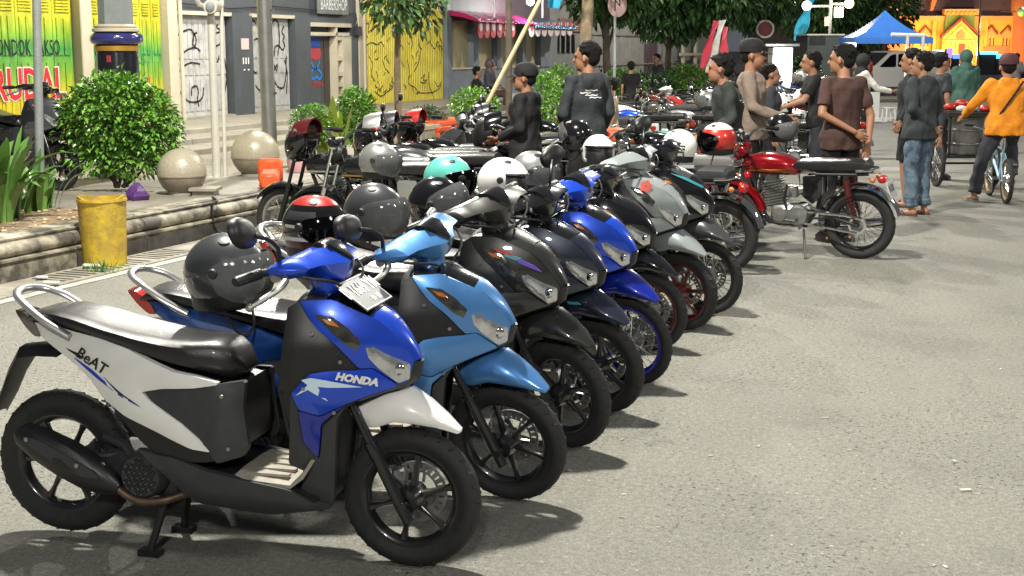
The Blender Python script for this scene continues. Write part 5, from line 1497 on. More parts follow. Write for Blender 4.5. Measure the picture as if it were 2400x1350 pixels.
# --- grey wall with red board and dark windows; sheet fence beyond
sh = thing('grey_building', 'plain grey wall with barred dark window and faded red board', 'building', (XF, fy(1330), PL))
fobj('wall', fbox(1290, 1372, PL - .3, TOP + 1, -.4, -.02), 'wallg', sh)
fobj('board', fbox(1308, 1366, fz(1338, 74), fz(1338, 45), -.02, .05), stone('faded_red_board', (.20, .07, .05), (.13, .05, .04), .6, 4), sh)
fobj('window_pane', fbox(1308, 1348, fz(1328, 124), fz(1328, 80), -.02, .0), 'window', sh)
for k in range(4): fobj('window_bar', fbox(1309 + k * 12, 1312 + k * 12, fz(1328, 124), fz(1328, 80), .0, .04), 'wallg', sh)
fence = thing('sheet_fence', 'tall weathered grey corrugated fence behind the planted bushes', 'fence', (XF, fy(1450), WALK))
p = 1366.
while p < 1668:
    q = p + 11; hgt = 2.55 + random.uniform(-.04, .05) + (.25 if p > 1560 else 0)
    mb = MB(); a, b = fy(p), fy(q); x = XF + random.uniform(-.02, .02)
    n = 6; r0 = [(x + (.02 if k % 2 else -.02), a + (b - a) * k / n, WALK) for k in range(n + 1)]; r1 = [(c[0], c[1], hgt) for c in r0]
    mb.loft([r0, r1], False, False)
    fobj('fence_sheet', mb, 'rfence' if not 1508 < p < 1540 else 'plum', fence); p = q
mb = MB()
for z in (1.2, 2.2): mb.box((XF + .03, fy(1366), z), (XF + .06, fy(1600), z + .05))
fobj('rail', mb, 'rfence', fence)
gate = thing('cross_frame', 'pale timber cross frame leaning on the grey fence', 'frame', (XF + .3, fy(1600), WALK))
mb = MB()
for a in (1583, 1612): fbox(a, a + 4, WALK, fz(a, 50), .25, .33, 0, mb)
fobj('post', mb, 'cream', gate); fobj('crossbar', fbox(1572, 1630, fz(1600, 130), fz(1600, 124), .34, .40), 'cream', gate)

# ================================================================== street furniture
# --- ornate lamp column
P0 = onx(276, 150, -10.0); s_ = (P0 - _O).dot(_H) / FOC
col = thing('lamp_column', 'thick ornate lamp column with blue ring and black drum', 'lamp column', (P0.x, P0.y, WALK))
zq = lambda py: onx(276, py, -10.0).z - WALK
rr = 48 * s_
M['colgrey'] = stone('column_grey', (.22, .24, .24), (.17, .185, .185), .45, 3)
obj('base', MB().lathe([(0, 0), (rr * 1.25, 0), (rr * 1.25, .12), (rr * 1.05, .18), (rr, .3)], 8, 'z'), 'cream', col, 20)
obj('drum', MB().lathe([(rr, .3), (rr, zq(132)), (rr * .98, zq(125)), (rr * .98, zq(120)), (.01, zq(120))], 28, 'z'), mat('drum_black', (.012, .012, .016), .22, 0, .6, .4, 6), col)
obj('gold_band', MB().lathe([(rr * .98, zq(120)), (rr * 1.06, zq(119)), (rr * 1.06, zq(108)), (rr * .98, zq(106))], 28, 'z'), mat('gold_paint', (.42, .24, .04), .35, .4), col)
obj('blue_ring', MB().lathe([(rr * .95, zq(106))] + [(rr * (1.08 + .17 * math.cos(R(a))), zq(91) + .06 * math.sin(R(a))) for a in range(-90, 91, 15)] + [(rr * .95, zq(76))], 32, 'z'), mat('blue_gloss', (.03, .03, .14), .2, 0, .8), col)
obj('collar', MB().lathe([(rr * .95, zq(76)), (rr * 1.12, zq(74)), (rr * 1.12, zq(68)), (rr * .95, zq(66)), (rr * 1.02, zq(62)), (rr * .86, zq(57))], 28, 'z'), 'cream', col)
obj('shaft', MB().lathe([(rr * .82, zq(57)), (rr * .76, 4.5), (rr * .5, 7.0), (.01, 7.0)], 8, 'z'), 'colgrey', col, 15)
obj('sticker', MB().add([(rr * 1.004 * math.cos(a), rr * 1.004 * math.sin(a), z) for a in (R(-82), R(-70)) for z in (zq(145), zq(130))], [(0, 1, 3, 2)]), DR, col, 0)
# --- poles
def pole(name, label, px, x, r, mtl, cat, top=6., py1=300, lean=0., rings=()):
    p = onx(px, py1, x)
    t = thing(name, label, cat, (x, p.y, WALK)); mb = MB().tube([(0, 0, 0), (0, lean * .5, top * .5), (0, lean, top)], [r * 1.05, r, r * .9], 14)
    obj('shaft', mb, mtl, t); obj('base_plate', MB().box((-r * 2, -r * 2, 0), (r * 2, r * 2, .02)), mtl, t)
    for z in rings: obj('clamp_band', MB().lathe([(r, z), (r * 1.12, z), (r * 1.12, z + .03), (r, z + .03)], 14, 'z'), 'steel', t)
    return t
pole('street_pole', 'tall shiny metal pole with clamp bands near the stone spheres', 632, -9.0, .088, mat('galvanised', (.42, .42, .40), .3, .7, 0, .3, 4), 'pole', 7, 300, -.15, (.9, 1.9, 2.3))
pole('utility_pole', 'slim grey pole leaning beside the printed shutters', 84, -8.6, .038, 'colgrey', 'pole', 6, 300, .35)
t = pole('camera_pole', 'white double pole with a round camera housing on top', 505, -8.8, .045, 'offwhite', 'pole', onx(495, 17, -8.8).z - WALK - .04, 320, 0)
u = onx(495, 17, -8.8).z - WALK
obj('side_tube', MB().tube([(0, .17, 0), (0, .19, 1.2), (0, .26, 3.4)], .024, 10), 'offwhite', t)
obj('camera_housing', MB().tube([(.10, -.16, u), (.04, -.04, u + .01), (-.02, .12, u + .02), (-.04, .22, u)], [.075, .082, .07, .05], 14).tube([(.0, -.08, u), (0, -.22, u + .02), (0, -.28, u + .1), (0, -.29, u + .7)], .028, 8).tube([(0, .1, u), (0, .22, u + .03), (0, .24, u + .6)], .028, 8), 'offwhite', t)
obj('camera_lens', MB().lathe([(0, .004), (.045, .004), (.05, 0)], 16, 'x', (0, 0, 0), mx=Matrix.Translation((.108, -.175, u)) @ Matrix.Rotation(R(-58), 4, 'Z')), 'colgrey', t)
pole('rusty_post', 'dark rusty street post standing beyond the green bushes', 1193, -8.6, .055, 'barkd', 'pole', 6, 200, 0, (2.4,))
t = pole('sign_post', 'slim post carrying a round faded pink traffic sign', 1440, -8.5, .03, mat('sign_post_grey', (.40, .42, .42), .4, .5), 'traffic sign', 2.9, 130)
c = onx(1443, 12, -8.5)
SGX = Matrix.Translation((.05, 0, c.z - WALK)) @ Matrix.Rotation(YAW + R(10), 4, 'Z')
obj('sign_disc', MB().lathe([(0, 0), (.20, 0), (.20, .008), (0, .008)], 28, 'y', mx=SGX @ Matrix.Scale(1.22, 4, (0, 0, 1))), mat('faded_pink', (.52, .34, .33), .5), t)
mb = MB()
for a, b in (((-.05, .10), (-.05, -.12)), ((-.05, .10), (.05, -.02)), ((.05, .16), (.05, -.02))): mb.tube([(a[0], -.004, a[1]), (b[0], -.004, b[1])], .012, 6, mx=SGX)
obj('sign_symbol', mb, 'ink', t)
# --- bamboo pole with blue cloth
a = onx(1152, 222, -7.9); b = onx(1272, -12, -7.6)
t = thing('bamboo_pole', 'long slanting bamboo pole propped over the bushes', 'pole', tuple(a)); P = [a.lerp(b, k / 9) - a for k in range(-2, 12)]
obj('cane', MB().tube(P, [.032 + (.004 if k % 2 else 0) for k in range(len(P))], 10), mat('bamboo', (.42, .33, .17), .5, 0, 0, .3, 6), t)
def clothsheet(p00, p10, p11, p01, n=10, amp=.05):
    mb = MB(); V = []
    for i in range(n + 1):
        for j in range(n + 1):
            u, v = i / n, j / n; p = Vector(p00).lerp(Vector(p10), u).lerp(Vector(p01).lerp(Vector(p11), u), v)
            V.append(p + Vector((1, -.4, 0)) * amp * math.sin(u * 7 + v * 3))
    F = [(i * (n + 1) + j, (i + 1) * (n + 1) + j, (i + 1) * (n + 1) + j + 1, i * (n + 1) + j + 1) for i in range(n) for j in range(n)]
    return mb.add(V, F).add([p + Vector((-.01, .004, 0)) for p in V], F)
M['bluecloth'] = cloth('blue_cloth', (.02, .30, .50), .2)
D = 22.6
tag(obj('blue_banner', clothsheet(dep(1268, -30, D), dep(1318, -30, D), dep(1312, 20, D), dep(1286, 18, D)), 'bluecloth'), 'bright blue cloth banner tied at the top of bamboo', 'banner')
# --- stone spheres
for (px, py, lb, x) in ((428, 455, 'pale terrazzo sphere bollard half hidden by the round bush', 0), (600, 412, 'pale terrazzo sphere bollard between camera pole and metal pole', 0)):
    g = gnd(px, py, WALK); d = (g - _O).dot(_H); r = (57 if px < 500 else 56) * d / FOC
    t = thing('sphere_bollard', lb, 'bollard', tuple(g), 0, 'stone sphere bollards on the kerb edge')
    hi, lo = [], []
    for k in range(15): a = R(-8 + 98 * k / 14); hi.append((max(.001, r * math.cos(a)), r * .92 + r * math.sin(a) * .98))
    for k in range(12): a = R(-60 + 52 * k / 11); lo.append((r * math.cos(a) * 1.0, r * .92 + r * math.sin(a) * .98))
    obj('upper_shell', MB().lathe(hi, 36, 'z'), 'terrazzo', t, 50); obj('lower_shell', MB().lathe([(.001, r * .05)] + lo, 36, 'z'), 'terrazd', t, 50)
    zz = r * .92 + r * math.sin(R(-8)) * .98
    obj('joint_band', MB().lathe([(r * .985, zz - .012), (r * 1.012, zz - .008), (r * 1.012, zz + .004), (r * .985, zz + .008)], 36, 'z', closed=True), 'terrazd', t)
    obj('foot', MB().lathe([(.001, 0), (r * .62, 0), (r * .62, .03), (r * .5, .05)], 24, 'z'), 'step', t)
# --- yellow bin
g = gnd(246, 622); d = (g - _O).dot(_H); k = d / FOC
t = thing('litter_bin', 'battered yellow cylindrical litter bin standing at the kerb', 'bin', tuple(g), 0, None)
H_ = 163 * k; rb, rt = 50 * k, 56 * k; mb = MB(); rings = []
for q in range(15):
    u = q / 14; rings.append([((rb + (rt - rb) * u) * (1 + .015 * math.sin(3 * a_ + u * 4) + .018 * math.sin(5 * a_ - u * 2)) * math.cos(a_), (rb + (rt - rb) * u) * (1 + .02 * math.sin(2 * a_ + 1)) * math.sin(a_), u * H_ + (.012 * math.sin(2 * a_ + .6) + .006 * math.sin(5 * a_) if q > 12 else 0)) for a_ in [2 * math.pi * j / 40 for j in range(40)]])
inn = [[(p[0] * .93, p[1] * .93, p[2]) for p in r_] for r_ in reversed(rings)]
inn[-1] = [(p[0], p[1], .04) for p in inn[-1]]
M['bin'] = mat('yellow_bin_paint', (.62, .42, .02), .55, 0, 0, .5, 9, .35, 18, dark=(.30, .21, .05))
obj('drum', MB().loft(rings + inn), 'bin', t, 60)
obj('rim', MB().lathe([(rt * .97, H_ - .012), (rt * 1.03, H_ - .012), (rt * 1.035, H_ - .03), (rt * .99, H_ - .03)], 40, 'z', closed=True), 'bin', t)
# --- small box, purple bag, cable, tufts
g = gnd(482, 458, WALK)
t = thing('stone_block', 'small flat stone block on the kerb by the sphere', 'block', tuple(g), R(20)); obj('slab', MB().box((-.14, -.14, .05), (.14, .14, .085), bev=.006), 'step', t); obj('plinth', MB().box((-.11, -.11, 0), (.11, .11, .05)), 'terrazd', t)
g = gnd(322, 468, WALK + .004)
mb = MB(); rn = random.Random(3); rings = []
for q, (z, r) in enumerate(((0, .09), (.04, .105), (.09, .085), (.14, .045), (.17, .015))): rings.append([(r * (1 + .25 * math.sin(3 * a_ + q)) * math.cos(a_), r * (1 + .2 * math.sin(4 * a_ - q)) * math.sin(a_), z) for a_ in [2 * math.pi * j / 16 for j in range(16)]])
o = obj('plastic_bag', MB().loft(rings), mat('purple_plastic', (.09, .03, .16), .4, 0, 0, .3, 20), None, 30, loc=tuple(g)); tag(o, 'crumpled purple plastic bag lying behind the yellow bin', 'bag')
pa = [gnd(498, 462, KH + .01), gnd(512, 470, KH + .012)]; p2 = Vector((KX - .01, pa[1].y - .05, .30)); p3 = Vector((KX + .03, p2.y + .02, .02))
o = obj('cable', MB().tube(smooth_line([pa[0], pa[1], p2, p3, p3 + Vector((.2, .5, 0))], 2, False), .012, 6), 'black'); tag(o, 'black cable hanging over the kerb edge', 'cable')
g = gnd(236, 640); mb = MB(); rn = random.Random(9)
for q in range(60):
    a_ = rn.uniform(0, 6.28); r = rn.uniform(0, .09); l = rn.uniform(.05, .13); x, y = r * math.cos(a_) * 1.6, r * math.sin(a_); dx, dy = rn.uniform(-.06, .06), rn.uniform(-.06, .06)
    mb.add([(x - .003, y, 0), (x + .003, y, 0), (x + dx * .5, y + dy * .5, l * .7), (x + dx, y + dy, l)], [(0, 1, 2), (1, 3, 2)])
o = obj('grass_tuft', mb, 'leafl', None, 0, loc=tuple(g)); o['kind'] = 'stuff'
mb = MB()
for q in range(46):
    px, py = rn.uniform(1250, 2390), rn.uniform(560, 1330); g = gnd(px, py); s = rn.uniform(.002, .008) * (1 if q % 9 else 1.9)
    mb.box((-s * 1.6, -s * .7, 0), (s * 1.6, s * .7, s * .5), Matrix.Translation(g + Vector((0, 0, .0005))) @ Matrix.Rotation(rn.uniform(0, 3), 4, 'Z'))
o = obj('litter', mb, mat('pale_litter', (.42, .40, .36), .7, vary=.5), None, 0); o['kind'] = 'stuff'
for px, py, w in ((218, 628, .16), (120, 668, .12), (98, 656, .09)):
    o = obj('paper_scrap', MB().box((-w / 2, -w / 4, .012), (w / 2, w / 4, .03), bev=.006), 'c_white', None, 30, loc=tuple(gnd(px, py, .014)), rot=(0, .05, R(30)))
    tag(o, {218: 'white paper scrap lying against the yellow bin foot', 120: 'pale paper scrap on the drain slots near the road line', 98: 'small torn paper scrap close to the base stones'}[px], 'paper scrap')
# --- orange crates and barrier pieces
def crate(label, p0, px1, py0, py1, x, m, dx=.4):
    a = onx(p0, py1, x); b = onx(px1, py1, x); c = onx(p0, py0, x); h = c.z - a.z; L_ = b.y - a.y
    t = thing('plastic_crate', label, 'crate', (x, a.y, a.z), 0, 'crates stacked along the kerb')
    obj('wall_panel', MB().box((-dx, 0, 0), (0, L_, h), bev=.015), m, t)
    obj('rim', MB().box((-dx - .015, -.015, h - .05), (.015, L_ + .015, h + .012), bev=.008), m, t)
    for q in range(4): obj('side_slot', MB().box((.001, L_ * (.1 + .22 * q), h * .25), (.006, L_ * (.24 + .22 * q), h * .7)), 'slot' if m == 'orange' else 'step', t)
    return t
crate('bright orange crate with pale boxed crate in front', 1024, 1112, 288, 322, -7.95, 'orange')
crate('second orange crate nearer the rusty post', 1112, 1152, 284, 318, -7.95, 'orange')
crate('pale cream carton lettered in black beside the dark seat', 985, 1030, 298, 336, -7.55, 'c_cream')
crate('reddish orange short crate between two pale cartons', 1030, 1056, 300, 338, -7.5, 'orange')
crate('long pale carton lying behind the dark seat', 1062, 1130, 310, 332, -7.5, 'c_white')
crate('small red crate at the end of the cartons', 1130, 1156, 306, 330, -7.5, 'redp')
g = gnd(622, 436, KH)
t = thing('road_barrier', 'orange plastic barrier piece lying on the kerb behind the handlebar', 'barrier', (KX - .28, g.y, KH), R(-60))
obj('beam', MB().box((-.3, -.10, .0), (.35, .10, .16), bev=.03), 'orange', t); obj('foot', MB().box((-.42, -.13, 0), (-.28, .13, .26), bev=.03), 'orange', t)
g = gnd(690, 372, WALK); t = thing('pink_bag', 'pale pink sack standing on the pavement behind the bikes', 'sack', (-8.4, onx(702, 340, -8.4).y, WALK))
obj('sack', MB().loft([[(r * math.cos(a_) * 1.2, r * math.sin(a_) * (1 + .1 * math.sin(3 * a_)), z) for a_ in [2 * math.pi * j / 16 for j in range(16)]] for z, r in ((0, .12), (.12, .14), (.3, .12), (.42, .08), (.44, .03))]), mat('pink_sack', (.62, .33, .35), .6), t)

# ================================================================== planting
g = gnd(283, 438, WALK + .03)
bush('round_bush', 'large round glossy green bush beside the yellow bin', tuple(g), [((0, 0, .72), (.62, .55, .40)), ((-.34, -.10, .62), (.34, .3, .30)), ((.36, .05, .58), (.36, .34, .36)), ((.05, -.1, .95), (.42, .38, .22)), ((.42, .1, .42), (.22, .22, .22)), ((-.05, -.1, .5), (.4, .3, .25)), ((-.30, .1, 1.0), (.22, .2, .16)), ((.30, -.15, 1.02), (.20, .2, .15)), ((-.58, -.1, .78), (.16, .15, .15)), ((.62, -.05, .72), (.15, .15, .18)), ((.0, 0, 1.14), (.14, .14, .10)), ((-.12, -.15, .34), (.42, .30, .20)), ((.30, -.1, .30), (.28, .26, .20)), ((-.42, 0, .42), (.2, .2, .18))], 7600, .068, .042, 'leaf', 280, 7, seed=2)
g = gnd(36, 512, KH)
blade_plant('lily_plant', 'broad leaved lily plants clustered at the kerb under the leaning pole', (g.x - .15, g.y - .1, WALK), 70, .45, 1.0, .115, 'leafl', 4, .75)
g2 = gnd(112, 490, KH); blade_plant('lily_plant', 'smaller lily clump next to the bare pebbly soil', (g2.x - .12, g2.y - .05, WALK), 30, .3, .66, .10, 'leafl', 8, .8)
def kbush(px, py0, py1, pxw, lb, m, n, ll, lw, x=-8.4, seed=1, name='clipped_bush', parts=0, cat='bush', squash=1.):
    c = onx(px, (py0 + py1) / 2, x); d = (c - _O).dot(_H); k = d / FOC; r = pxw / 2 * k; h = (py1 - py0) / 2 * k
    z = c.z - WALK
    return bush(name, lb, (x, c.y, WALK), [((0, 0, z), (r, r, h)), ((-.3 * r, .2 * r, z + .2 * h), (r * .7, r * .7, h * .7)), ((.35 * r, -.2 * r, z - .15 * h), (r * .75, r * .75, h * .75))], int(n * 1.5), ll, lw, m, parts, 4, None, seed, cat)
kbush(735, 242, 345, 112, 'neat round bright green bush left of the tall shrub', 'leaf', 2600, .035, .022, -8.5, 3)
kbush(835, 205, 345, 100, 'tall leafy shrub before the barber door', 'leaf', 2000, .055, .036, -8.6, 4, 'leafy_shrub')
g = onx(778, 340, -8.3); blade_plant('yellow_plant', 'yellow green broad leaved plant between two bushes', (-8.3, g.y, WALK), 16, .5, .95, .13, 'leafy', 3, .5)
kbush(1000, 248, 305, 100, 'low dark green clipped mound beside the young tree', 'leafd', 1800, .03, .02, -8.4, 5)
kbush(1112, 205, 288, 120, 'bright light green bush at the slanting bamboo', 'leaf', 1900, .05, .032, -8.4, 6)
kbush(1278, 165, 300, 105, 'tall mottled shrub between the two men in dark jackets', 'leaf', 1700, .055, .035, -8.2, 7, 'leafy_shrub')
kbush(1315, 150, 240, 70, 'slender green shrub at the windowed shop corner', 'leaf', 900, .06, .035, -9.3, 17, 'leafy_shrub')
kbush(1462, 160, 240, 100, 'green bush under the round pink sign', 'leaf', 1500, .07, .045, -8.6, 8)
kbush(1530, 170, 235, 110, 'dark green bush in front of the plum fence sheets', 'leafd', 1500, .07, .045, -8.8, 9)
kbush(1610, 152, 215, 110, 'bright green bush beneath the red and white banner', 'leaf', 1400, .08, .05, -8.8, 10)
kbush(1890, 135, 170, 60, 'distant green bush beside the dark stage box', 'leafd', 700, .12, .08, -7.5, 11)
# young tree
g = onx(938, 270, -8.5); d = (g - _O).dot(_H); k = d / FOC
cz = lambda py: onx(938, py, -8.5).z - WALK
tree('young_tree', 'slim young street tree in front of the yellow shutter', (-8.5, g.y, WALK), 2.9, .048, [((.1, -.40, cz(15)), (.35, .42, .36)), ((.1, .50, cz(12)), (.35, .45, .36)), ((0, .1, cz(-45)), (.6, .8, .5))], 900, .16, .07, 'leaft', 'bark', seed=3)
g = onx(1372, 200, -8.5)
tree('street_tree', 'tall straight tree trunk with dark crown beside the round sign', (-8.5, g.y, WALK), 5.2, .125, [((0, 0, 4.2), (2.2, 2.4, 1.2)), ((.5, 2.5, 3.7), (1.8, 2.4, 1.2))], 4200, .2, .09, 'leaft', 'bark', (.0, .25), seed=4)
for i, (px, pyb, x, w, hh, lb) in enumerate(((1425, 34, -9.6, 1.4, 1.1, 'dense dark tree crown hanging over the round pink sign'), (1570, 80, -9.5, 1.5, 1.2, 'dark tree with drooping foliage above the plum fence sheets'), (1690, 38, -8.0, 1.5, 1.2, 'tree with pale trunk rising behind the red and white banner'), (1772, 52, -8.2, 1.3, 1.4, 'tree hung with round lantern behind the glowing stall'), (1925, 92, -11.0, 2.8, 2.6, 'broad dark tree behind the stage box'), (2035, 100, -9.5, 3.2, 3.0, 'dark tree mass behind the blue canopy'))):
    g = onx(px, pyb, x); zc = g.z + hh * .62
    tree('street_tree', lb, (x, g.y, 0), zc - hh * .3, .10, [((0, 0, zc), (w * .8, w, hh * .8)), ((.4, -w * .8, zc + .25 * hh), (w * .7, w * .7, hh * .7)), ((0, w * .8, zc + .1 * hh), (w * .7, w * .8, hh * .75))], 4200, .13 + .003 * g.y, .06 + .0014 * g.y, 'leaft', 'barkd', seed=20 + i)

# ================================================================== the row of scooters, noses to the road
ROW = 'scooters parked in a row with noses to the road'
def at_front(px, py, yaw, fx=1.232):
    g = gnd(px, py); return (g.x - fx * math.cos(yaw), g.y - fx * math.sin(yaw), 0)
BIKES = []
def scoot(label, px, py, yaw, cols, **k):
    loc = at_front(px, py, yaw); t, o = scooter(label, loc, yaw, cols, ROW, **k); BIKES.append((t, o, loc, yaw)); return t, o
def on_bike(i, x, y, z):
    t, o, l, a = BIKES[i]; return Vector((l[0] + x * math.cos(a) - y * math.sin(a), l[1] + x * math.sin(a) + y * math.cos(a), z))
# 1 white tail, royal blue front, white fender
t, o = scooter('scooter with white tail, royal blue front and white fender, nearest on its stand', (-3.175, 3.86, 0), .137, dict(cover='white', front='bluel', wing='blued', fender='white', hcowl='bluel', nose='gloss', tail='slens'), ROW, mirrors=(-1,), plate=('D 1669 YM', '01·28'), steer=-.02)
BIKES.append((t, o, (-3.175, 3.86, 0), .137))
cov = o['side_cover'][0]
wc = lambda x, z: wr(x, z) + .010
obj('decal', panel(MB(), [(.043, .697), (.12, .664), (.20, .615), (.332, .545), (.245, .580), (.150, .630)], lambda x, z: wc(x, z) - .001, -1, .004, .0015, .01, .03), 'stripeb', cov)
obj('decal', panel(MB(), [(.17, .645), (.24, .598), (.325, .550), (.235, .592)], lambda x, z: wc(x, z) + .0006, -1, .003, .001, .01, .03), 'ink', cov)
obj('decal', panel(MB(), [(.01, .725), (.06, .715), (.10, .695), (.06, .702)], lambda x, z: wc(x, z) - .001, -1, .004, .0015, .01, .03), 'ink', cov)
obj('lettering', drape_text('BeAT', (.125, .692), R(-25), .058, wc, .0035, .2, .001), 'ink', cov)
low = o['lower_cowl'][0]; wl = lambda x, z: wf(x, z) + .0105
obj('decal', panel(MB(), [(.925, .685), (.955, .692), (1.02, .678), (1.11, .655), (1.01, .658), (.975, .662), (1.005, .612), (.945, .652), (.905, .632), (.945, .668)], lambda x, z: wl(x, z) - .001, -1, .004, .0015, .01, .03, 0), mat('pale_blue_print', (.55, .68, .78), .35), low)
obj('lettering', drape_text('HONDA', (1.095, .682), R(-13), .034, wl, .003, .15, .002), 'platew', low)
# 2 .. 8
scoot('scooter with light blue metallic front and dark blue tail, carrying a dark helmet', 1186, 1180, .27, dict(cover='bluet', front='sky', wing='sky', fender='sky', hcowl='sky'), mirrors=(-1,), steer=-.32, roll=.05, fw=.070)
t, o = scoot('black scooter with rainbow sticker on its front', 1296, 1050, -.04, dict(cover='olive', front='olive', fender='olive', hcowl='olive', nose='olive'), steer=-.26, roll=.06, fw=.070)
wu = lambda x, z: wf(x, z) + .012
fc = o['front_cowl'][0]
for (pts, m) in (([(1.0, .905), (1.06, .885), (1.10, .862), (1.03, .882)], 'redp'), ([(1.06, .880), (1.12, .855), (1.10, .848), (1.05, .868)], 'teal'), ([(1.10, .860), (1.17, .825), (1.20, .795), (1.11, .838)], 'purple')):
    obj('sticker', panel(MB(), pts, wu, -1, .004, .001, .01, .03), m, fc)
scoot('dark navy scooter with pale blue dash on its fender', 1390, 969, -.02, dict(cover='navy', front='navy', fender='navy', hcowl='gloss', nose='gloss'), steer=-.30, roll=.05, mirrors=(1,), fw=.068)
t, o, l, a = BIKES[-1]
obj('decal', panel(MB(), [(1.13, .59), (1.19, .595), (1.21, .585), (1.14, .577)], lambda x, z: .084, -1, .004, .002, .01, .03), 'teal', o['fender'][0])
scoot('bright blue scooter with blue spoked wheels and blue fender', 1474, 906, .02, dict(cover='bluel', front='bluel', wing='blued', fender='blued', hcowl='bluel'), wheels='spoke', rim='bluerim', rspk='chrome', steer=-.30, roll=.05, fw=.056)
scoot('glossy black scooter with maroon spoked wheels beside the bright blue one', 1534, 824, .04, dict(cover='gloss', front='gloss', fender='gloss', hcowl='gloss', nose='gloss'), wheels='spoke', rim='redrim', steer=-.22, roll=.04, fw=.062)
t, o = scoot('light grey scooter with small red flower sticker', 1580, 775, -.02, dict(cover='grey', front='grey', wing='grey', fender='grey', hcowl='grey', nose='grey', tail='redlens'), rim='redrim', steer=-.28, roll=.03, mirrors=(1,), fw=.064)
fl = MB()
for q in range(5): fl.lathe([(0, .0), (.016, .0)], 10, 'z', (.020 * math.cos(q * 1.2566), .020 * math.sin(q * 1.2566), 0))
V = [(1.05 + p.x, -(wf(1.05 + p.x, .90 + p.y) + .0105), .90 + p.y) for p in fl.v]
obj('sticker', MB().add(V, fl.f), mat('red_sticker', (.55, .06, .04), .4), o['front_cowl'][0], 0)
t, o = scoot('black scooter with turquoise pinstripes on nose and fender', 1636, 737, .03, dict(cover='gloss', front='gloss', fender='gun', hcowl='gloss', nose='gun'), wheels='spoke', steer=-.24, roll=.03, fw=.054)
for pts in ([(1.02, .925), (1.12, .895), (1.22, .84), (1.215, .828), (1.12, .878)], [(1.0, .69), (1.10, .68), (1.16, .66), (1.09, .665)], [(.93, .66), (.99, .62), (1.05, .60), (.98, .60)]):
    obj('pinstripe', panel(MB(), pts, lambda x, z: wf(x, z) + .010, -1, .004, .001, .01, .03), 'teal', o['front_cowl'][0])

for i, sc_ in ((2, 1.03), (3, .985), (5, .97), (6, 1.03), (7, 1.04)):     # the row is not one model: sizes differ
    BIKES[i][0].scale = (sc_ if i != 3 else 1.02, sc_, sc_)
# red classic motorcycle, tail to the road
def moto_rear(label, px, py, yaw, cols, group, **k):
    g = gnd(px, py); return motorcycle(label, (g.x, g.y, 0), yaw, cols, group, **k)
MG = 'motorcycles parked tail to the road'
moto_rear('candy red classic motorcycle with black bench seat and white number plate', 2012, 606, R(176), dict(tank='red', side='gloss', fender='chrome', front_fender='red', shock='redrim', headlight_shell='red'), MG, plate='N 5231', roll=.05, rim='rimblk', steer=-.15)
moto_rear('silver seated motorcycle with grey side box and red tail', 1708, 588, R(172), dict(tank='silver', side='silver', seat='silver', fender='red', front_fender='chrome'), MG, roll=.05, rim='rimblk', steer=.2)
moto_rear('chrome fendered motorcycle with black wheels behind the turquoise striped scooter', 1690, 640, R(174), dict(tank='gun', side='silver', fender='chrome', seat='dgrey'), MG, roll=.05, rim='rimblk')

# second row, noses to the kerb
KR = 'motorcycles parked nose to the kerb'
def kerbmoto(label, y, x, yaw, cols, **k): return motorcycle(label, (x, y, 0), R(yaw), cols, KR, **k)
g = gnd(672, 350, .90)
kerbmoto('black naked motorcycle with round chrome headlamp in front of the orange barrier', g.y + .25, g.x + 1.15, 190, dict(tank='gloss', side='gloss', fender='gloss', front_fender='gloss', headlight_shell='gloss', tank_stripe='silver', front_fork='black'), steer=-.25, mirrors=(), screen=('gloss', 'redrim'))
kerbmoto('black motorcycle with red handlebar grips behind the round headlamp bike', g.y + 1.25, g.x + 1.25, 186, dict(tank='gloss', side='redp', fender='gloss', grip='redp', handlebar='black'), steer=.2, screen=('gloss', 'silver'))
g = gnd(965, 292, 1.0)
kerbmoto('sporty black motorcycle with red streak and long grey seat', g.y, g.x + 1.1, 188, dict(tank='gloss', side='gloss', seat='gun', tank_stripe='redp', front_fork='black', fender='gloss', front_fender='gloss'), steer=-.1, screen=('gloss', 'redp'))
g = gnd(1190, 300, 1.0)
kerbmoto('black motorcycle with bulky dark front beside the orange crates', g.y, g.x + .9, 192, dict(tank='gloss', side='black', fender='black', front_fender='black', headlight_shell='black'), steer=.15, screen=('black', 'gloss'))
kcols = [dict(tank='gun', seat='silver'), dict(tank='gloss', side='silver'), dict(tank='gun', fender='gloss')]
for i, (y, x, lb) in enumerate(((10.2, -4.5, 'black motorcycle hidden behind the striped helmet'), (11.2, -4.6, 'grey motorcycle with pale seat under the grey helmets'))):
    kerbmoto(lb, y, x, 186 + i * 3, dict(kcols[i + 1], headlight_shell='black'), steer=.1 * i - .1)

for i, (y, x, k, cols, lb) in enumerate(((11.85, -4.9, 'm', dict(tank='gloss', side='gloss', fender='gloss'), 'black motorcycle with mirrors between the two silver helmets'), (13.3, -4.8, 's', dict(cover='gloss', front='gun', fender='gloss'), 'gunmetal scooter turned to the kerb behind the teal helmet'), (14.2, -4.9, 'm', dict(tank='redrim', side='gloss', fender='gloss'), 'dark maroon motorcycle turned to the kerb near the cap wearer'), (15.1, -4.9, 's', dict(cover='silver', front='gloss', fender='gloss'), 'silver tailed scooter turned to the kerb near the mottled shrub'), (12.9, -3.3, 'm', dict(tank='gun', side='silver'), 'grey motorcycle squeezed beside the glossy black helmet'), (14.4, -3.2, 'm', dict(tank='gloss', side='redp'), 'black motorcycle with red side panel behind the white helmets'))):
    if k == 'm': motorcycle(lb, (x, y, 0), R(184 + 3 * i), dict(cols, headlight_shell='black'), KR, steer=.15 * (-1) ** i, mirrors=(1, -1), screen=('gloss', 'gun') if i % 2 == 0 else None)
    else: scooter(lb, (x, y, 0), R(184 + 2 * i), cols, KR, simple=True, stand='side', roll=-.04, steer=.2, mirrors=(1, -1))
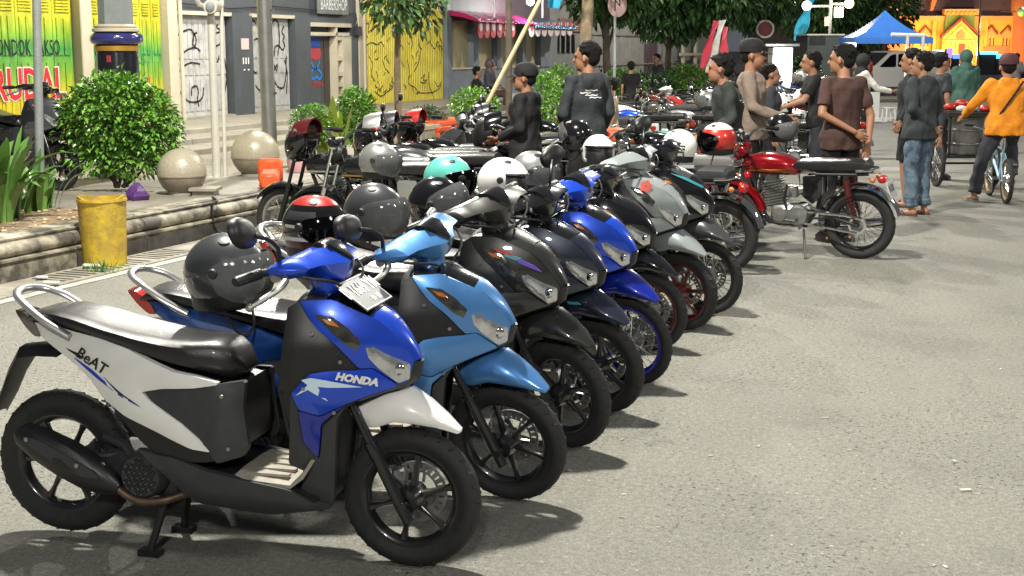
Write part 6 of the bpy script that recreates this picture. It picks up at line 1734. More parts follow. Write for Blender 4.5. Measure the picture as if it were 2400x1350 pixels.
# bikes crowded farther down the street
FAR = 'bikes crowded farther down the street'
far = [  # kind, px, py (pixel of its middle at height .6), yaw, colours, label
    ('s', 1590, 225, 185, dict(cover='white', front='lblue', hcowl='lblue', fender='white', nose='lblue'), 'powder blue scooter with round handlebar cowl among the crowded bikes'),
    ('m', 1490, 238, 190, dict(tank='stripeb'), 'motorcycle with small blue tank under the dark bushes'),
    ('m', 1430, 262, 200, dict(tank='silver', side='silver'), 'silver motorcycle next to the man in cream shirt'),
    ('m', 1545, 245, 188, dict(tank='redrim', headlight_shell='redrim'), 'dark red motorcycle left of the powder blue scooter'),
    ('m', 1500, 300, 186, dict(tank='bluel', side='white'), 'motorcycle with blue and white tank behind the black helmet'),
    ('m', 1660, 235, 180, dict(tank='gloss', seat='black'), 'black motorcycle beside the man in olive jacket'),
    ('s', 1640, 262, 12, dict(cover='gloss', front='gloss'), 'black scooter with pale sticker among chrome bikes'),
    ('m', 1475, 352, 186, dict(tank='orange', side='mint', seat='mint', fender='mint'), 'orange and mint motorcycle behind the white open helmet'),
    ('m', 1400, 310, 188, dict(tank='gun', seat='gun'), 'grey motorcycle in front of the man in hooded jacket'),
    ('m', 1840, 245, 184, dict(tank='redp', side='chrome'), 'red motorcycle with chrome side behind the brown shirted man'),
    ('m', 1880, 275, 182, dict(tank='red', side='silver'), 'maroon motorcycle with silver panels by the brown shirted man'),
    ('s', 1790, 235, 15, dict(cover='stripeb', front='navy'), 'navy scooter behind the man in tan jacket'),
    ('m', 1850, 320, 180, dict(tank='gloss', side='gloss', seat='black'), 'black motorcycle with glossy tank behind the red classic one'),
    ('s', 1900, 225, 10, dict(cover='silver', front='silver'), 'silver scooter carrying the white helmet'),
    ('m', 1570, 275, 186, dict(tank='gun', seat='dgrey', side='gun'), 'gunmetal motorcycle with long dark seat'),
    ('m', 1730, 270, 184, dict(tank='gloss'), 'black chromed motorcycle in front of the olive jacket'),
    ('s', 1700, 215, 14, dict(cover='gloss', front='gloss', fender='gloss'), 'glossy black scooter near the red and white banner'),
    ('m', 1550, 215, 190, dict(tank='gloss', side='chrome'), 'small black motorcycle at the dark green bush'),
    ('m', 1450, 228, 192, dict(tank='gun'), 'grey motorcycle before the bush under the pink sign'),
    ('m', 1300, 330, 186, dict(tank='gloss', side='silver', fender='gloss', headlight_shell='black'), 'dark motorcycle in front of the mottled shrub'),
    ('m', 1620, 300, 178, dict(tank='silver', side='gun', seat='black'), 'silver tanked motorcycle behind the slashed white helmet'),
    ('m', 1770, 300, 184, dict(tank='redrim', side='chrome'), 'maroon motorcycle beneath the tan sleeve'),
    ('s', 1520, 265, 8, dict(cover='white', front='redp', fender='redp', hcowl='white'), 'small red and white scooter among the chrome bikes'),
    ('m', 1580, 190, 188, dict(tank='gloss'), 'distant black motorcycle before the bright green bush'),
    ('m', 1440, 205, 186, dict(tank='gun', headlight_shell='black'), 'distant grey motorcycle under the bush at the sign'),
    ('s', 1740, 198, 10, dict(cover='white', front='white'), 'distant white scooter behind the headphones man'),
    ('m', 1895, 300, 182, dict(tank='silver', side='chrome', fender='chrome'), 'chrome motorcycle at the brown shirted man with silver tank'),
    ('s', 1870, 205, 12, dict(cover='bluel', front='bluel'), 'blue scooter below the glowing white panel'),
]
for kind, px, py, yaw, cols, lb in far:
    g = gnd(px, py, .62); a = R(yaw); x, y = g.x - .6 * math.cos(a), g.y - .6 * math.sin(a)
    if kind == 's': scooter(lb, (x, y, 0), a, dict(cols), FAR, simple=True, steer=random.uniform(-.2, .3), stand='side', roll=-.05, mirrors=(1, -1))
    else: motorcycle(lb, (x, y, 0), a, dict(cols), FAR, steer=random.uniform(-.3, .3), mirrors=(1, -1) if random.random() < .6 else ())
# scooter up on the pavement behind the lily plants
g = gnd(146, 447, WALK)
a = R(-12)
scooter('black scooter parked on the pavement behind the lily plants', (g.x - 1.23 * math.cos(a), g.y - 1.23 * math.sin(a), WALK), a, dict(cover='gloss', front='gun', fender='gloss', hcowl='gloss', nose='gun'), None, steer=.1, stand='side', roll=-.05)

# ================================================================== helmets
def hel(label, px, py, z, yaw, shell, sc=1.1, **k):
    return helmet(label, tuple(gnd(px, py, z)), R(yaw), shell, sc=sc, **k)
hel('gunmetal open helmet with clear visor on the blue scooter seat', 528, 628, .96, 8, 'gun', 1.2, lift=.0)
hel('black full face helmet with red crown and white chevrons', 738, 524, 1.03, -8, 'gloss', 1.13, face='full', visor='smoke', trim=(('redp', (.72, .97, -180, 180, 1.012)), ('platew', (.05, .14, 40, 118, 1.012)), ('platew', (-.22, -.12, 62, 140, 1.012)), ('platew', (.05, .14, -118, -40, 1.012)), ('platew', (-.30, -.20, -140, -62, 1.012)), ('redrim', (-.60, -.36, -130, -36, 1.012)), ('dgrey', (.30, .55, -120, -55, 1.010))))
hel('dark grey open helmet with smoked visor', 876, 490, 1.06, -5, 'gun', 1.08, visor='visor')
hel('black helmet with raised clear visor in front of the teal one', 1022, 470, 1.02, 5, 'gloss', 1.1, lift=.35)
hel('teal helmet behind the raised clear visor', 1050, 412, 1.02, 10, 'mint', 1.12, visor='smoke')
hel('white open face helmet without visor in the middle of the row', 1180, 420, 1.04, 6, 'white', 1.14, visor=None)
hel('silver helmet with clear visor just beyond the white open one', 1248, 398, 1.02, 8, 'silver', 1.1)
hel('silver grey helmet with visor resting on a black bike near the kerb', 888, 372, 1.02, 0, 'silver', 1.08)
hel('glossy black helmet with tilted bubble visor', 1350, 312, 1.05, 160, 'gloss', 1.1, visor='visor', lift=.5)
hel('white open helmet beside the glossy black one', 1402, 352, 1.0, -62, 'white', 1.12, visor=None)
hel('white helmet with three black slashes on its side', 1592, 338, 1.02, 170, 'white', 1.1, visor=None, face='full', trim=(('ink', (.02, .10, 95, 130, 1.012)), ('ink', (-.14, -.06, 95, 130, 1.012)), ('ink', (-.30, -.22, 95, 130, 1.012))))
hel('red helmet with white crown and yellow patch', 1684, 322, 1.05, 190, 'redp', 1.12, visor='smoke', trim=(('white', (.62, .97, -180, 180, 1.012)), ('mustard', (.60, .80, 60, 130, 1.02))) if False else (('white', (.62, .97, -180, 180, 1.012)),))
hel('glossy black helmet on the bike behind the red tank', 1830, 296, 1.05, -20, 'gloss', 1.1)
hel('white helmet at the brown shirted man', 1885, 228, 1.1, 0, 'white', 1.2, visor='smoke')
hel('white peaked helmet under the tan sleeve', 1832, 243, 1.1, 20, 'white', 1.15, visor=None)
hel('black helmet with pale patch among the chrome bikes', 1655, 222, 1.1, 190, 'gloss', 1.15, trim=(('platew', (.2, .6, 60, 120, 1.012)),))
hel('grey helmet with yellow rim among the crowded bikes', 1662, 232, 1.18, 190, 'silver', 1.05)
hel('chrome grey helmet beneath the glowing white panel', 1880, 178, 1.3, 190, 'silver', 1.1)

# ================================================================== people
def stand(px, d): p = dep(px, 115, d); return (p.x, p.y, 0)
back = dict(lel=V3(-.08, .24, 1.12), lwr=V3(-.185, -.02, .97), rel=V3(-.07, -.24, 1.10), rwr=V3(-.13, -.19, .85), lhd=V3(-.15, -.8, -.5), rhd=V3(-.2, .25, -.9), lhs=V3(0, 0, 1), rhs=V3(0, 1, 0))
person('man in brown polo shirt holding his hands behind his back', stand(1980, 12.5), R(128), 'c_brown', 'c_blk', 'short', h=1.78, pose=dict(back, yawh=.75, hea=V3(.03, .01, 1.575)), vox=.010, girth=1.0)
def strapped(t, P): pass
b2 = dict(back); b2.update(lwr=V3(-.15, -.05, .92), rwr=V3(-.15, -.14, .84), lel=V3(-.06, .23, 1.13), rel=V3(-.06, -.23, 1.12), yawh=.35)
g = gnd(2146, 504); person('young man in charcoal hooded jacket and baggy washed jeans', (g.x, g.y, 0), R(150), 'c_char', 'c_jean', h=1.71, pose=b2, hood=True, shoe='sandal', vox=.010, girth=1.1)
g = gnd(2122, 484); person('man in dark top, shorts and sandals half hidden behind the jeans wearer', (g.x, g.y, 0), R(175), 'c_dark', 'c_blk', legs='shorts', h=1.74, shoe='sandal', vox=.012, pose=dict(lwr=V3(.05, .2, .95), rwr=V3(.05, -.2, .95)))
person('man in charcoal tee looking toward the cyclist', stand(2208, 18.6), R(40), 'c_char', 'c_blk', 'short', h=1.69, vox=.013)
person('man in dark hooded jacket looking along the kerb', stand(1377, 12.6), R(140), 'c_char', 'c_blk', h=1.80, hood=True, girth=.94, pose=dict(yawh=.7, lwr=V3(.22, .12, 1.05), lel=V3(.02, .22, 1.1), rwr=V3(.1, -.2, .95)), vox=.011)
person('man in black jacket and cap standing by the bamboo pole', stand(1232, 12.6), R(178), 'c_blk', 'c_blk', h=1.60, hat='c_blk', hood=True, pose=dict(yawh=.3, lwr=V3(.25, .1, 1.0), rwr=V3(.25, -.1, 1.0)), vox=.011, girth=1.05)
person('man in olive jacket bending toward the bikes with pale headphones', stand(1712, 12.4), R(190), 'c_olive', 'c_blk', h=1.72, pose=dict(hea=V3(.09, 0, 1.55), neb=V3(.04, 0, 1.41), lwr=V3(.25, .2, .95), rwr=V3(.25, -.2, .95)), vox=.011)
person('man in tan jacket wearing a dark cap', stand(1762, 13.6), R(5), 'c_tan', 'c_blk', h=1.82, hat='c_blk', pose=dict(rel=V3(.05, -.24, 1.12), rwr=V3(.30, -.22, 1.02), lwr=V3(.3, .2, 1.0)), vox=.011)
person('man in slate jacket behind the tan jacket', stand(1806, 15.5), R(20), 'c_slate', 'c_blk', h=1.58, vox=.013)
person('man in black tee leaning over a blue bike', stand(1925, 16.5), R(195), 'c_blk', 'c_slate', 'short', h=1.74, pose=dict(hea=V3(.12, 0, 1.55), neb=V3(.08, 0, 1.40), che=V3(.06, 0, 1.24), lel=V3(.2, .22, 1.12), lwr=V3(.42, .2, 1.05), rel=V3(.2, -.22, 1.12), rwr=V3(.42, -.15, 1.05), lsh=V3(.06, .175, 1.37), rsh=V3(.06, -.175, 1.37)), vox=.013)
person('woman in black headscarf and white top reaching toward a box', stand(2024, 22), R(25), 'c_white', 'c_blk', h=1.66, hair=None, hijab='c_blk', pose=dict(rel=V3(.2, -.2, 1.15), rwr=V3(.45, -.15, 1.12)), vox=.016)
person('person in green headscarf and jacket beyond the food cart', stand(2266, 23), R(110), 'c_green', 'c_blk', h=1.72, hair=None, hijab='c_green', vox=.016, girth=1.25)
sit = dict(pel=V3(0, 0, .50), wai=V3(0, 0, .65), che=V3(.02, 0, .83), neb=V3(.01, 0, 1.0), hea=V3(.04, 0, 1.155), lsh=V3(.0, .175, .965), rsh=V3(.0, -.175, .965), lel=V3(.05, .24, .72), rel=V3(.05, -.24, .72), lwr=V3(.28, .15, .66), rwr=V3(.28, -.15, .66), lhip=V3(.02, .09, .49), rhip=V3(.02, -.09, .49), lkn=V3(.43, .12, .52), rkn=V3(.43, -.12, .52), lan=V3(.42, .12, .085), ran=V3(.42, -.12, .085))
p = dep(1146, 115, 32); person('woman in plum headscarf sitting before the papered windows', (p.x, p.y, .22), R(10), 'c_slate', 'c_brown', hair=None, hijab='plum', pose=sit, vox=.018)
p = dep(1116, 115, 32.5); person('dark clothed person sitting low beside the plum headscarf', (p.x, p.y, .05), R(30), 'c_blk', 'c_blk', pose=sit, vox=.018)
person('person in black tee seen over the bushes by the fence', stand(1480, 29), R(110), 'c_blk', 'c_tan', 'short', h=1.48, vox=.018)
person('person in cream shirt seated among the crowded bikes', stand(1432, 17), R(200), 'c_cream', 'c_tan', 'short', h=1.40, vox=.015)
for i, (px, d, m, lb) in enumerate(((2010, 44, 'c_tan', 'distant person in tan at the glowing light below the canopy'), (2038, 45, 'c_red', 'distant person in red beneath the blue canopy'), (1540, 34, 'c_dark', 'distant dark figure at the crooked fence frame'))):
    person(lb, stand(px, d), R(120 + 60 * i), m, 'c_blk', h=1.62, vox=.022)
def back_print(t, rows):
    jk = [c for c in t.children if c.name.startswith('jacket')][0]
    from mathutils.bvhtree import BVHTree
    bv = BVHTree.FromPolygons([v.co.copy() for v in jk.data.vertices], [tuple(p.vertices) for p in jk.data.polygons])
    rn = random.Random(11); mb = MB()
    for k in range(rows):
        y0 = rn.uniform(-.09, .05); z0 = 1.30 - k * .020; n = rn.randint(3, 7); V = []; F = []
        for j in range(n + 1):
            for dz in (0, .009):
                h = bv.ray_cast(Vector((-.6, y0 + j * .016, z0 + dz + .004 * math.sin(j * 2 + k))), Vector((1, 0, 0)))
                if h[0] is None: break
                V.append(h[0] + Vector((-.004, 0, 0)))
            if j and len(V) == 2 * j + 2: F.append((2 * j - 2, 2 * j - 1, 2 * j + 1, 2 * j))
        if F: mb.add(V, F)
    obj('back_print', mb, 'platew', jk, 0)
for t_ in [o for o in COL.objects if o.get('label') in ('man in dark hooded jacket looking along the kerb', 'man in olive jacket bending toward the bikes with pale headphones')]: back_print(t_, 4)
# --- cyclist on small blue bicycle
g = gnd(2357, 478); ca = R(104)
bicycle('small powder blue bicycle with tan rims under the orange jacket rider', (g.x, g.y, 0), ca, 'lblue', 'goldrim', None, True)
cyc = dict(pel=V3(0, 0, .86), wai=V3(.02, 0, 1.0), che=V3(.05, 0, 1.17), neb=V3(.06, 0, 1.34), hea=V3(.09, 0, 1.49), lsh=V3(.05, .18, 1.30), rsh=V3(.05, -.18, 1.30), lel=V3(.12, .36, 1.06), lwr=V3(.34, .40, .95), rel=V3(.20, -.30, 1.06), rwr=V3(.44, -.27, .90), lhip=V3(0, .09, .84), rhip=V3(.02, -.09, .84), lkn=V3(.12, .22, .46), lan=V3(.02, .30, .085), rkn=V3(.32, -.13, .66), ran=V3(.20, -.14, .27), ltoe=.5)
def strap(t, P):
    pts = []
    for k in range(13):
        u = k / 12; ang = R(180)
        pts.append(Vector((.05 - .145 - .012 * math.sin(u * 3.1), -.155 + .26 * u, .98 + .34 * u)))
    pts = [Vector((-.10 - .03 * math.sin(k / 12 * 3.14), .14 - .27 * k / 12, .92 + .42 * k / 12)) for k in range(13)]
    obj('bag_strap', MB().tube(pts, .012, 6, flat=1), 'c_blk', t)
sx, sy = .21 * math.cos(ca), .21 * math.sin(ca)
person('cyclist in bright orange hooded jacket with black shoulder strap and cap', (g.x + sx, g.y + sy, 0), ca, 'c_orange', 'c_slate', h=1.76, hat=mat('maroon_cap', (.07, .02, .02), .8), pose=cyc, hood=True, shoe='greysandal', vox=.010, girth=1.22, extra=strap)
# --- food cart
g = gnd(2256, 436); ct = thing('food_cart', 'pedal cart carrying a dull metal drum and red food packets', 'cart', (g.x, g.y, 0), R(111))
obj('drum', MB().lathe([(0, .42), (.20, .42), (.205, .44), (.225, .86), (.235, .87), (.235, .89), (.22, .89), (.2, .86), (0, .86)], 28, 'z'), mat('dull_tin', (.26, .26, .25), .38, .85, 0, .3, 7), ct)
for z in (.54, .72): obj('drum_band', MB().lathe([(.212 + (z - .5) * .05, z), (.224 + (z - .5) * .05, z + .006), (.224 + (z - .5) * .05, z + .02), (.214 + (z - .5) * .05, z + .026)], 28, 'z'), 'steel', ct)
obj('rack', MB().box((-.26, -.30, .38), (.26, .30, .41)).box((-.30, -.32, .90), (.22, .32, .96)).tube([(-.26, -.28, .40), (-.26, -.28, .92)], .014, 6).tube([(-.26, .28, .40), (-.26, .28, .92)], .014, 6), 'black', ct)
for x, y, z, m, r in ((-.1, -.2, 1.0, 'redp', .07), (.05, -.1, 1.02, 'redp', .08), (-.12, -.04, 1.0, 'mint', .06), (-.1, .1, 1.0, 'c_white', .06), (.06, .2, 1.02, 'redp', .07), (.1, .04, 1.06, 'redp', .08)):
    obj('food_packet', MB().ball((x, y, z), (r, r * 1.2, r * .7), 10, 7), m, ct)
for y in (.36, -.36): wheel(ct, 'wheel', -.05, .30, .30, .05, 'spoke', 'rimblk', Matrix.Translation((0, y, 0)))
obj('axle', MB().tube([(-.05, -.38, .30), (-.05, .38, .30)], .014, 8).tube([(-.05, -.3, .30), (-.05, -.3, .4)], .012, 6).tube([(-.05, .3, .30), (-.05, .3, .4)], .012, 6), 'black', ct)

# ================================================================== far end of the street
def frame(px, d): p = dep(px, 115, d); return Vector((p.x, p.y, 0))
def loc(px, py, d, px0): return ((px - px0) * d / FOC, EYE + (115 - py) * d / FOC)
# --- blue canopy
D = 46; t = thing('canopy_tent', 'bright blue peaked canopy tent at the end of the street', 'tent', tuple(frame(2070, D)), YAW)
S = 1.26; zt, ze = 3.0, 2.12; mb = MB(); rings = []
for k in range(9):
    u = k / 8; s = max(.02, S * u); z = ze + (zt - ze) * (1 - u) ** 1.35
    rings.append([(sx_ * s, sy_ * s, z - (.04 * math.sin(u * 3.14))) for sx_, sy_ in ((-1, -1), (-.5, -.97), (0, -.96), (.5, -.97), (1, -1), (.97, -.5), (.96, 0), (.97, .5), (1, 1), (.5, .97), (0, .96), (-.5, .97), (-1, 1), (-.97, .5), (-.96, 0), (-.97, -.5))])
rings.append([(x * 1.01, y * 1.01, z - .20) for x, y, z in rings[-1]])
M['tarp'] = mat('blue_tarp', (.035, .15, .50), .5, 0, 0, .15, 3)
obj('canopy', MB().loft(rings, True, False), 'tarp', t, 30)
for a in (-1, 1):
    for b in (-1, 1): obj('leg', MB().tube([(a * S * .98, b * S * .98, 0), (a * S * .98, b * S * .98, 2.1)], .022, 6), 'steel', t)
# --- silver car
D = 53; t = thing('parked_car', 'silver people carrier parked behind the headscarf wearer', 'car', tuple(frame(2092, D)), YAW + R(197))
prof = [(-2.05, .35), (-2.1, .9), (-2.0, 1.05), (-1.95, 1.55), (-1.75, 1.68), (.25, 1.70), (.55, 1.62), (1.25, 1.08), (2.0, .95), (2.15, .75), (2.15, .35)]
car_w = lambda x, z: .82 - .14 * max(0, z - .95)
obj('body', solid(MB(), prof, car_w, .25, 1), mat('silver_car_paint', (.55, .55, .53), .35, .2, 1), t, 35)
for s in (-1, 1):
    for pts in ([(-1.8, 1.08), (-1.75, 1.55), (-.85, 1.58), (-.85, 1.08)], [(-.78, 1.08), (-.78, 1.58), (.2, 1.58), (.25, 1.08)], [(.32, 1.08), (.3, 1.57), (.52, 1.53), (1.05, 1.08)]): obj('side_window', panel(MB(), pts, lambda x, z: car_w(x, z) + .004, s, .01, .004, .02, .2), 'window', t)
rs = [[(1.27, -.72, 1.07), (1.27, .72, 1.07), (1.285, .72, 1.08), (1.285, -.72, 1.08)], [(.57, -.62, 1.60), (.57, .62, 1.60), (.585, .62, 1.61), (.585, -.62, 1.61)]]; obj('windscreen', MB().loft([[Vector(p) + Vector((.015, 0, .012)) for p in r] for r in rs]), 'window', t, 0)
for x in (-1.3, 1.35):
    for s in (-1, 1): obj('wheel', MB().lathe([(.10, -.09), (.20, -.10), (.30, -.09), (.31, 0), (.30, .09), (.2, .1), (.1, .09)], 20, 'y', (x, s * .76, .31)), 'rubber', t)
for s in (-1, 1): obj('headlight', MB().ball((2.08, s * .6, .82), (.08, .18, .10), 10, 8), 'lens', t)
obj('bumper', MB().box((2.10, -.8, .32), (2.22, .8, .55), bev=.05), 'dgrey', t); obj('grille', MB().box((2.14, -.35, .62), (2.19, .35, .85), bev=.02), 'black', t)
# --- twin armed lamp, stage, glowing stall, banners
D = 50; t = thing('street_lamp', 'white twin arm street lamp with two glowing globes', 'street lamp', tuple(frame(1943, D)), YAW)
def L2(px, py): x, z = loc(px, py, D, 1943); return (x, 0, z)
obj('post', MB().tube([(0, 0, 0), L2(1943, -30)], .06, 8), 'colgrey', t)
obj('arm', MB().tube([L2(1900, 18), L2(1943, 18)], .05, 8).tube([L2(1943, 13), L2(1975, 13)], .05, 8), 'colgrey', t)
M['globe'] = mat('glowing_globe', (1, .9, .7), .5, emit=(1, .80, .55), estr=9)
for px, py in ((1888, 17), (1985, 12)): obj('globe', MB().ball(L2(px, py), .17, 14, 10), 'globe', t)
for px, py in ((1888, 17), (1985, 12)):
    p = dep(px, py, D - .4); lamp('street_lamp_light', tuple(p), 130, (1, .85, .62), .18)
obj('sign_board', MB().box((.12, -.03, L2(0, 44)[2]), (.46, .03, L2(0, 20)[2]), bev=.01), 'offwhite', t); obj('sign_board', MB().box((-.2, -.05, L2(0, 63)[2]), (-.03, .03, L2(0, 42)[2]), bev=.01), 'cream', t)
D = 47; t = thing('stage_box', 'tall dark stage box standing left of the blue canopy', 'stage', tuple(frame(1934, D)), YAW)
x0, z1 = loc(1893, 84, D, 1934); x1, _ = loc(1976, 84, D, 1934)
obj('front', MB().box((x0, 0, 0), (x1, 2, z1), bev=.03), mat('dark_stage', (.045, .055, .050), .6, 0, 0, .2, 2), t); obj('top_edge', MB().box((x0 - .03, -.03, z1), (x1 + .03, 2.03, z1 + .05)), 'cream', t); obj('opening', MB().box((x0 + .05, -.012, z1 - .32), (x0 + .6, .0, z1 - .04)), 'black', t)
D = 31; t = thing('glowing_stall', 'small stall with brilliant white lit panel and grey roof', 'stall', tuple(frame(1838, D)), YAW)
a, z0 = loc(1814, 190, D, 1838); b, z1 = loc(1858, 112, D, 1838)
obj('lit_panel', MB().box((a, 0, z0), (b, .08, z1), bev=.01), mat('lit_panel', (1, 1, 1), .5, emit=(.93, .97, 1), estr=2.6), t); obj('roof', MB().box((a - .25, -.3, z1 + .02), (b + .1, .8, z1 + .10), bev=.02), 'steel', t); obj('base', MB().box((a, .09, 0), (b, .7, z1), bev=.01), 'white', t)
p = dep(1838, 150, D - 1.2); lamp('stall_light', tuple(p), 160, (.93, .97, 1), .3)
D = 29.5
for i, (q, m, lb) in enumerate(((((1672, 48), (1686, 50), (1652, 160), (1640, 160)), mat('flag_red', (.48, .02, .05), .7), 'red half of tall slanting flag at the tree trunk'), (((1686, 48), (1702, 46), (1668, 172), (1652, 170)), 'c_white', 'white half of tall slanting flag at the tree trunk'), (((1692, 62), (1706, 64), (1704, 150), (1688, 150)), 'bunt', 'short red and white flag behind the tall slanting one'))):
    P4 = [dep(x, y, D + i * .1) for x, y in q]; o = obj('flag', clothsheet(P4[0], P4[3], P4[2], P4[1], 8, .03), m); tag(o, lb, 'flag', 'red and white flags')
D = 51.5; o = obj('blue_banner', clothsheet(dep(1893, -10, D), dep(1858, 95, D), dep(1880, 98, D), dep(1915, -10, D), 10, .08), 'bluecloth'); tag(o, 'long turquoise cloth banner beside the twin arm lamp', 'banner')
t = thing('round_lantern', 'round dark hanging lantern with pale fringe', 'lantern', tuple(dep(1793, 68, 36)), YAW); obj('drum', MB().lathe([(0, -.03), (.19, -.03), (.21, 0), (.19, .03), (0, .03)], 22, 'y'), 'redrim', t); obj('ring', MB().lathe([(.19, -.045), (.235, -.03), (.235, .03), (.19, .045)], 22, 'y', closed=True), 'c_white', t); obj('cord', MB().tube([(0, 0, .2), (0, 0, 1.6)], .012, 5), 'black', t)
# --- banner stand, boxes, stools
D = 20; t = thing('banner_stand', 'white pipe stand holding a narrow pink banner', 'stand', tuple(frame(2128, D)), YAW)
def L3(px, py): x, z = loc(px, py, D, 2128); return (x, 0, z)
obj('pipe', MB().tube([L3(2126, 300), L3(2126, 80)], .024, 8).tube([L3(2088, 82), L3(2164, 84)], .026, 8).tube([L3(2162, 84), L3(2162, 122)], .024, 8).box((-.3, -.02, 0), (.3, .02, .04)).tube([(0, 0, 0), L3(2126, 300)], .024, 8), 'white', t)
obj('banner', MB().box((.02, -.01, L3(0, 285)[2]), (.16, .01, L3(0, 150)[2])), mat('pink_banner', (.62, .16, .36), .6), t)
def stool(label, px, py, w, h, m='white'):
    g = gnd(px, py); t = thing('plastic_stool', label, 'stool', tuple(g), YAW + .2, 'white stools standing in the road')
    obj('seat', MB().box((-w / 2, -w / 2, h - .04), (w / 2, w / 2, h), bev=.012), m, t)
    for a in (-1, 1):
        for b in (-1, 1): obj('leg', MB().tube([(a * w * .42, b * w * .42, 0), (a * w * .34, b * w * .34, h - .03)], .022, 6), m, t)
stool('low white plastic stool standing alone in the road', 2082, 285, .30, .36)
g = gnd(2048, 285); t = thing('folding_sign', 'white folding board standing at the brown shirted man', 'sign', tuple(g), YAW + .3); obj('board', MB().box((-.13, -.02, .05), (.13, .02, .72), bev=.008), 'white', t); obj('foot', MB().box((-.15, -.12, 0), (.15, .12, .05), bev=.01), 'white', t)
# --- parked rider far off
p = frame(2372, 46); scooter('distant scooter ridden by a person in pale shirt', (p.x, p.y, 0), R(60), dict(cover='gloss', front='gloss'), None, simple=True); person('rider in pale shirt far down the road', (p.x + .15, p.y + .26, .32), R(60), 'c_grey', 'c_blk', pose=sit, vox=.025)

# --- floodlit ochre hall
D = 135; t = thing('ochre_hall', 'floodlit yellow and orange hall with gabled entrance and dark roof', 'building', tuple(frame(2240, D)), YAW)
def hb(mb, x0, y0, x1, y1, f=0., b=1.):
    a, zt_ = loc(x0, y0, D, 2240); c, zb_ = loc(x1, y1, D, 2240); return mb.box((a, f, max(0, zb_) if y1 < 185 else 0, ), (c, b, zt_))
M['ochre'] = stone('ochre_plaster', (.62, .34, .05), (.52, .27, .04), .7, .5); M['brick_o'] = stone('orange_plaster', (.50, .17, .07), (.40, .13, .05), .7, .5); M['trim_r'] = stone('maroon_trim', (.16, .02, .015), (.12, .015, .01), .6, 1); M['trim_o'] = stone('pale_orange_trim', (.62, .30, .10), (.5, .22, .08), .6, 1); M['roof_d'] = stone('dark_roof', (.06, .04, .06), (.04, .025, .04), .6, 1); M['green_w'] = stone('green_panel', (.14, .22, .05), (.10, .16, .04), .6, 1)
obj('wall', hb(MB(), 2112, 42, 2372, 200, 0, 8), 'ochre', t, 0)
for a, b in ((2078, 2118), (2366, 2440)): obj('side_tower', hb(MB(), a, -80, b, 200, -.6, 8), 'brick_o', t, 0)
def hpoly(pts, f, dpt):
    P = [loc(x, y, D, 2240) for x, y in pts]; n = len(P)
    return MB().add([(x, f, z) for x, z in P] + [(x, f + dpt, z) for x, z in P], [tuple(range(n)), tuple(range(2 * n - 1, n - 1, -1))] + [(i, (i + 1) % n, n + (i + 1) % n, n + i) for i in range(n)])
obj('roof', hpoly([(2118, 41), (2160, 40), (2205, 18), (2205, -60), (2130, -60), (2118, -20)], .6, 6), 'roof_d', t, 0); obj('roof', hpoly([(2160, 40), (2368, 40), (2368, -10), (2200, -8)], .5, 6), 'roof_d', t, 0)
obj('upper_block', hpoly([(2192, -60), (2192, 0), (2182, 28), (2176, 28), (2186, -60)], -.1, 3), 'brick_o', t, 0); obj('upper_wall', hb(MB(), 2205, -60, 2370, -4, 1.2, 6), 'brick_o', t, 0)
obj('cornice', hb(MB(), 2112, 40, 2372, 50, -.25, .1), 'trim_o', t, 0)
for a in (2116, 2182, 2292, 2300, 2364): obj('pilaster', hb(MB(), a, 50, a + 9, 200, -.28, .05), 'ochre', t, 0)
obj('porch_panel', hb(MB(), 2209, 38, 2276, 90, -.5, .02), 'green_w', t, 0); obj('porch_top', hb(MB(), 2205, 25, 2283, 38, -.7, .1), 'trim_o', t, 0)
for k in range(7): obj('bracket', hb(MB(), 2210 + k * 10, 32, 2214 + k * 10, 38, -.85, -.6), 'ochre', t, 0)
obj('gable', hpoly([(2198, 84), (2242, 42), (2287, 84), (2287, 88), (2242, 50), (2198, 90)], -1.1, .5), 'trim_r', t, 0); obj('gable_wall', hpoly([(2202, 88), (2242, 50), (2283, 88), (2283, 130), (2202, 130)], -.9, .8), 'ochre', t, 0)
obj('gable_trim', hpoly([(2210, 92), (2242, 60), (2275, 92), (2268, 94), (2242, 70), (2218, 94)], -1.0, .2), 'trim_o', t, 0); obj('gable_niche', hpoly([(2234, 92), (2234, 80), (2242, 72), (2250, 80), (2250, 92)], -1.02, .2), 'brick_o', t, 0); obj('porch_beam', hb(MB(), 2206, 94, 2280, 99, -1.05, -.8), 'trim_o', t, 0)
obj('door_opening', hb(MB(), 2240, 103, 2254, 200, -.95, -.85), 'trim_r', t, 0)
for a in (2222, 2232, 2262, 2270): obj('porch_post', hb(MB(), a, 99, a + 4, 200, -1.0, -.8), 'trim_o', t, 0)
for c in (2132, 2167, 2318, 2356):
    obj('arch_trim', hpoly([(c - 16, 78), (c, 60), (c + 16, 78), (c + 16, 82), (c, 65), (c - 16, 82)], -.2, .2), 'trim_r', t, 0); obj('arch_panel', hpoly([(c - 13, 84), (c, 70), (c + 13, 84), (c + 11, 90), (c - 11, 90)], -.12, .12), 'trim_o', t, 0)
    for k in (-8, 0, 8): obj('window_slit', hb(MB(), c + k - 1, 90, c + k + 1, 108, -.06, .02), 'trim_r', t, 0)
obj('red_base', hb(MB(), 2302, 108, 2364, 200, -.3, .02), 'brick_o', t, 0)
for px in (2130, 2165, 2215, 2265, 2320, 2352):
    p = dep(px, 122, D - 5); lamp('hall_floodlight', tuple(p), 950, (1, .66, .28), .4)
for px in (2095, 2392): lamp('hall_floodlight', tuple(dep(px, 60, D - 9)), 1300, (1, .60, .40), .4)
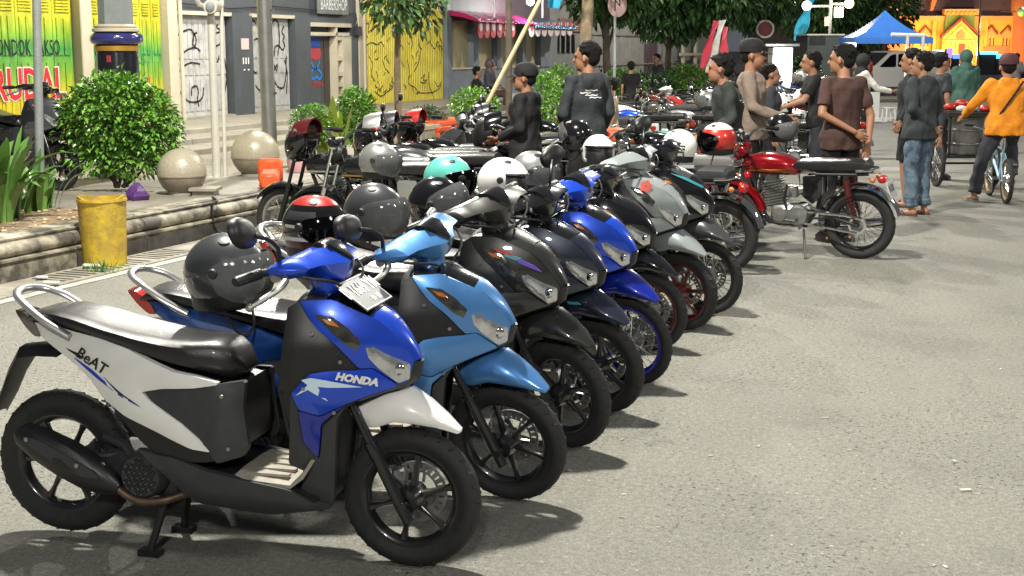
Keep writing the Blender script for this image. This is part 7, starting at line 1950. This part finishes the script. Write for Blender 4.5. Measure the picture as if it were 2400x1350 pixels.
for px, py, lb in ((2098, 33, 'round green globe lantern on the orange tower edge'), (2395, 28, 'round green globe lantern at the far orange tower')):
    q = thing('globe_lantern', lb, 'lantern', tuple(dep(px, py, D - 6)), YAW); obj('globe', MB().ball((0, 0, 0), .42, 14, 10), mat('green_glass', (.10, .30, .10), .2), q); obj('cap', MB().ball((.08, -.1, .2), .26, 12, 8), mat('lit_cap', (.9, 1, .9), .4, emit=(.9, 1, .9), estr=1.2), q); obj('bracket', MB().tube([(0, 0, 0), (0, 5.6, .2)], .06, 6), 'roof_d', q)
o = thing('flag_pole', 'thin tall pole standing before the hall', 'pole', tuple(frame(2292, D - 12)), 0); obj('shaft', MB().tube([(0, 0, 0), (0, 0, 9)], .09, 8), 'steel', o)
# --- lit stalls at the hall's foot
for i, (px, py, w, h, c, e, lb) in enumerate(((2198, 128, 26, 22, (.95, .93, 1), 2.5, 'brilliant white stall lamp box below the hall'), (2226, 124, 12, 22, (.45, .3, .9), 1.2, 'violet lit stall front next to the white lamp box'), (2244, 132, 18, 10, (.15, .35, 1), 1.5, 'low blue lit stall in front of the gabled door'), (2318, 124, 40, 7, (.2, .65, 1), 2.2, 'pale blue light strip on a stall at the hall'), (2346, 132, 18, 10, (.1, .55, 1), 2.2, 'small cyan lit stall beside the rider'), (1992, 113, 26, 26, (.85, .87, 1), 3, 'glaring white work lamp under the canopy edge'))):
    D2 = 95 if px > 2100 else 43
    t = thing('lit_stall', lb, 'stall', tuple(frame(px, D2)), YAW, 'lit stalls at the end of the street'); zc = EYE + (115 - py) * D2 / FOC; ww = w * D2 / FOC / 2; hh = h * D2 / FOC / 2
    obj('light_box', MB().box((-ww, -.1, zc - hh), (ww, .1, zc + hh), bev=.03), mat(f'stall_glow_{"abcdef"[i]}', c, .5, emit=c, estr=e), t); obj('stand', MB().box((-ww * .8, .11, 0), (ww * .8, .6, zc + hh * .8)), 'dgrey', t)
# --- dark street backdrop: distant trees and walls closing the view
bk = thing('far_building', 'dark blocky building beyond the tree mass', 'building', tuple(frame(1990, 150)), YAW); obj('wall', MB().box((-10, 0, 0), (3.6, 6, 14), bev=.1), 'slate', bk)
bk = thing('far_building', 'unlit building edge past the orange tower', 'building', tuple(frame(2460, 160)), YAW); obj('wall', MB().box((0, 0, 0), (40, 6, 12), bev=.1), 'brick_o', bk)
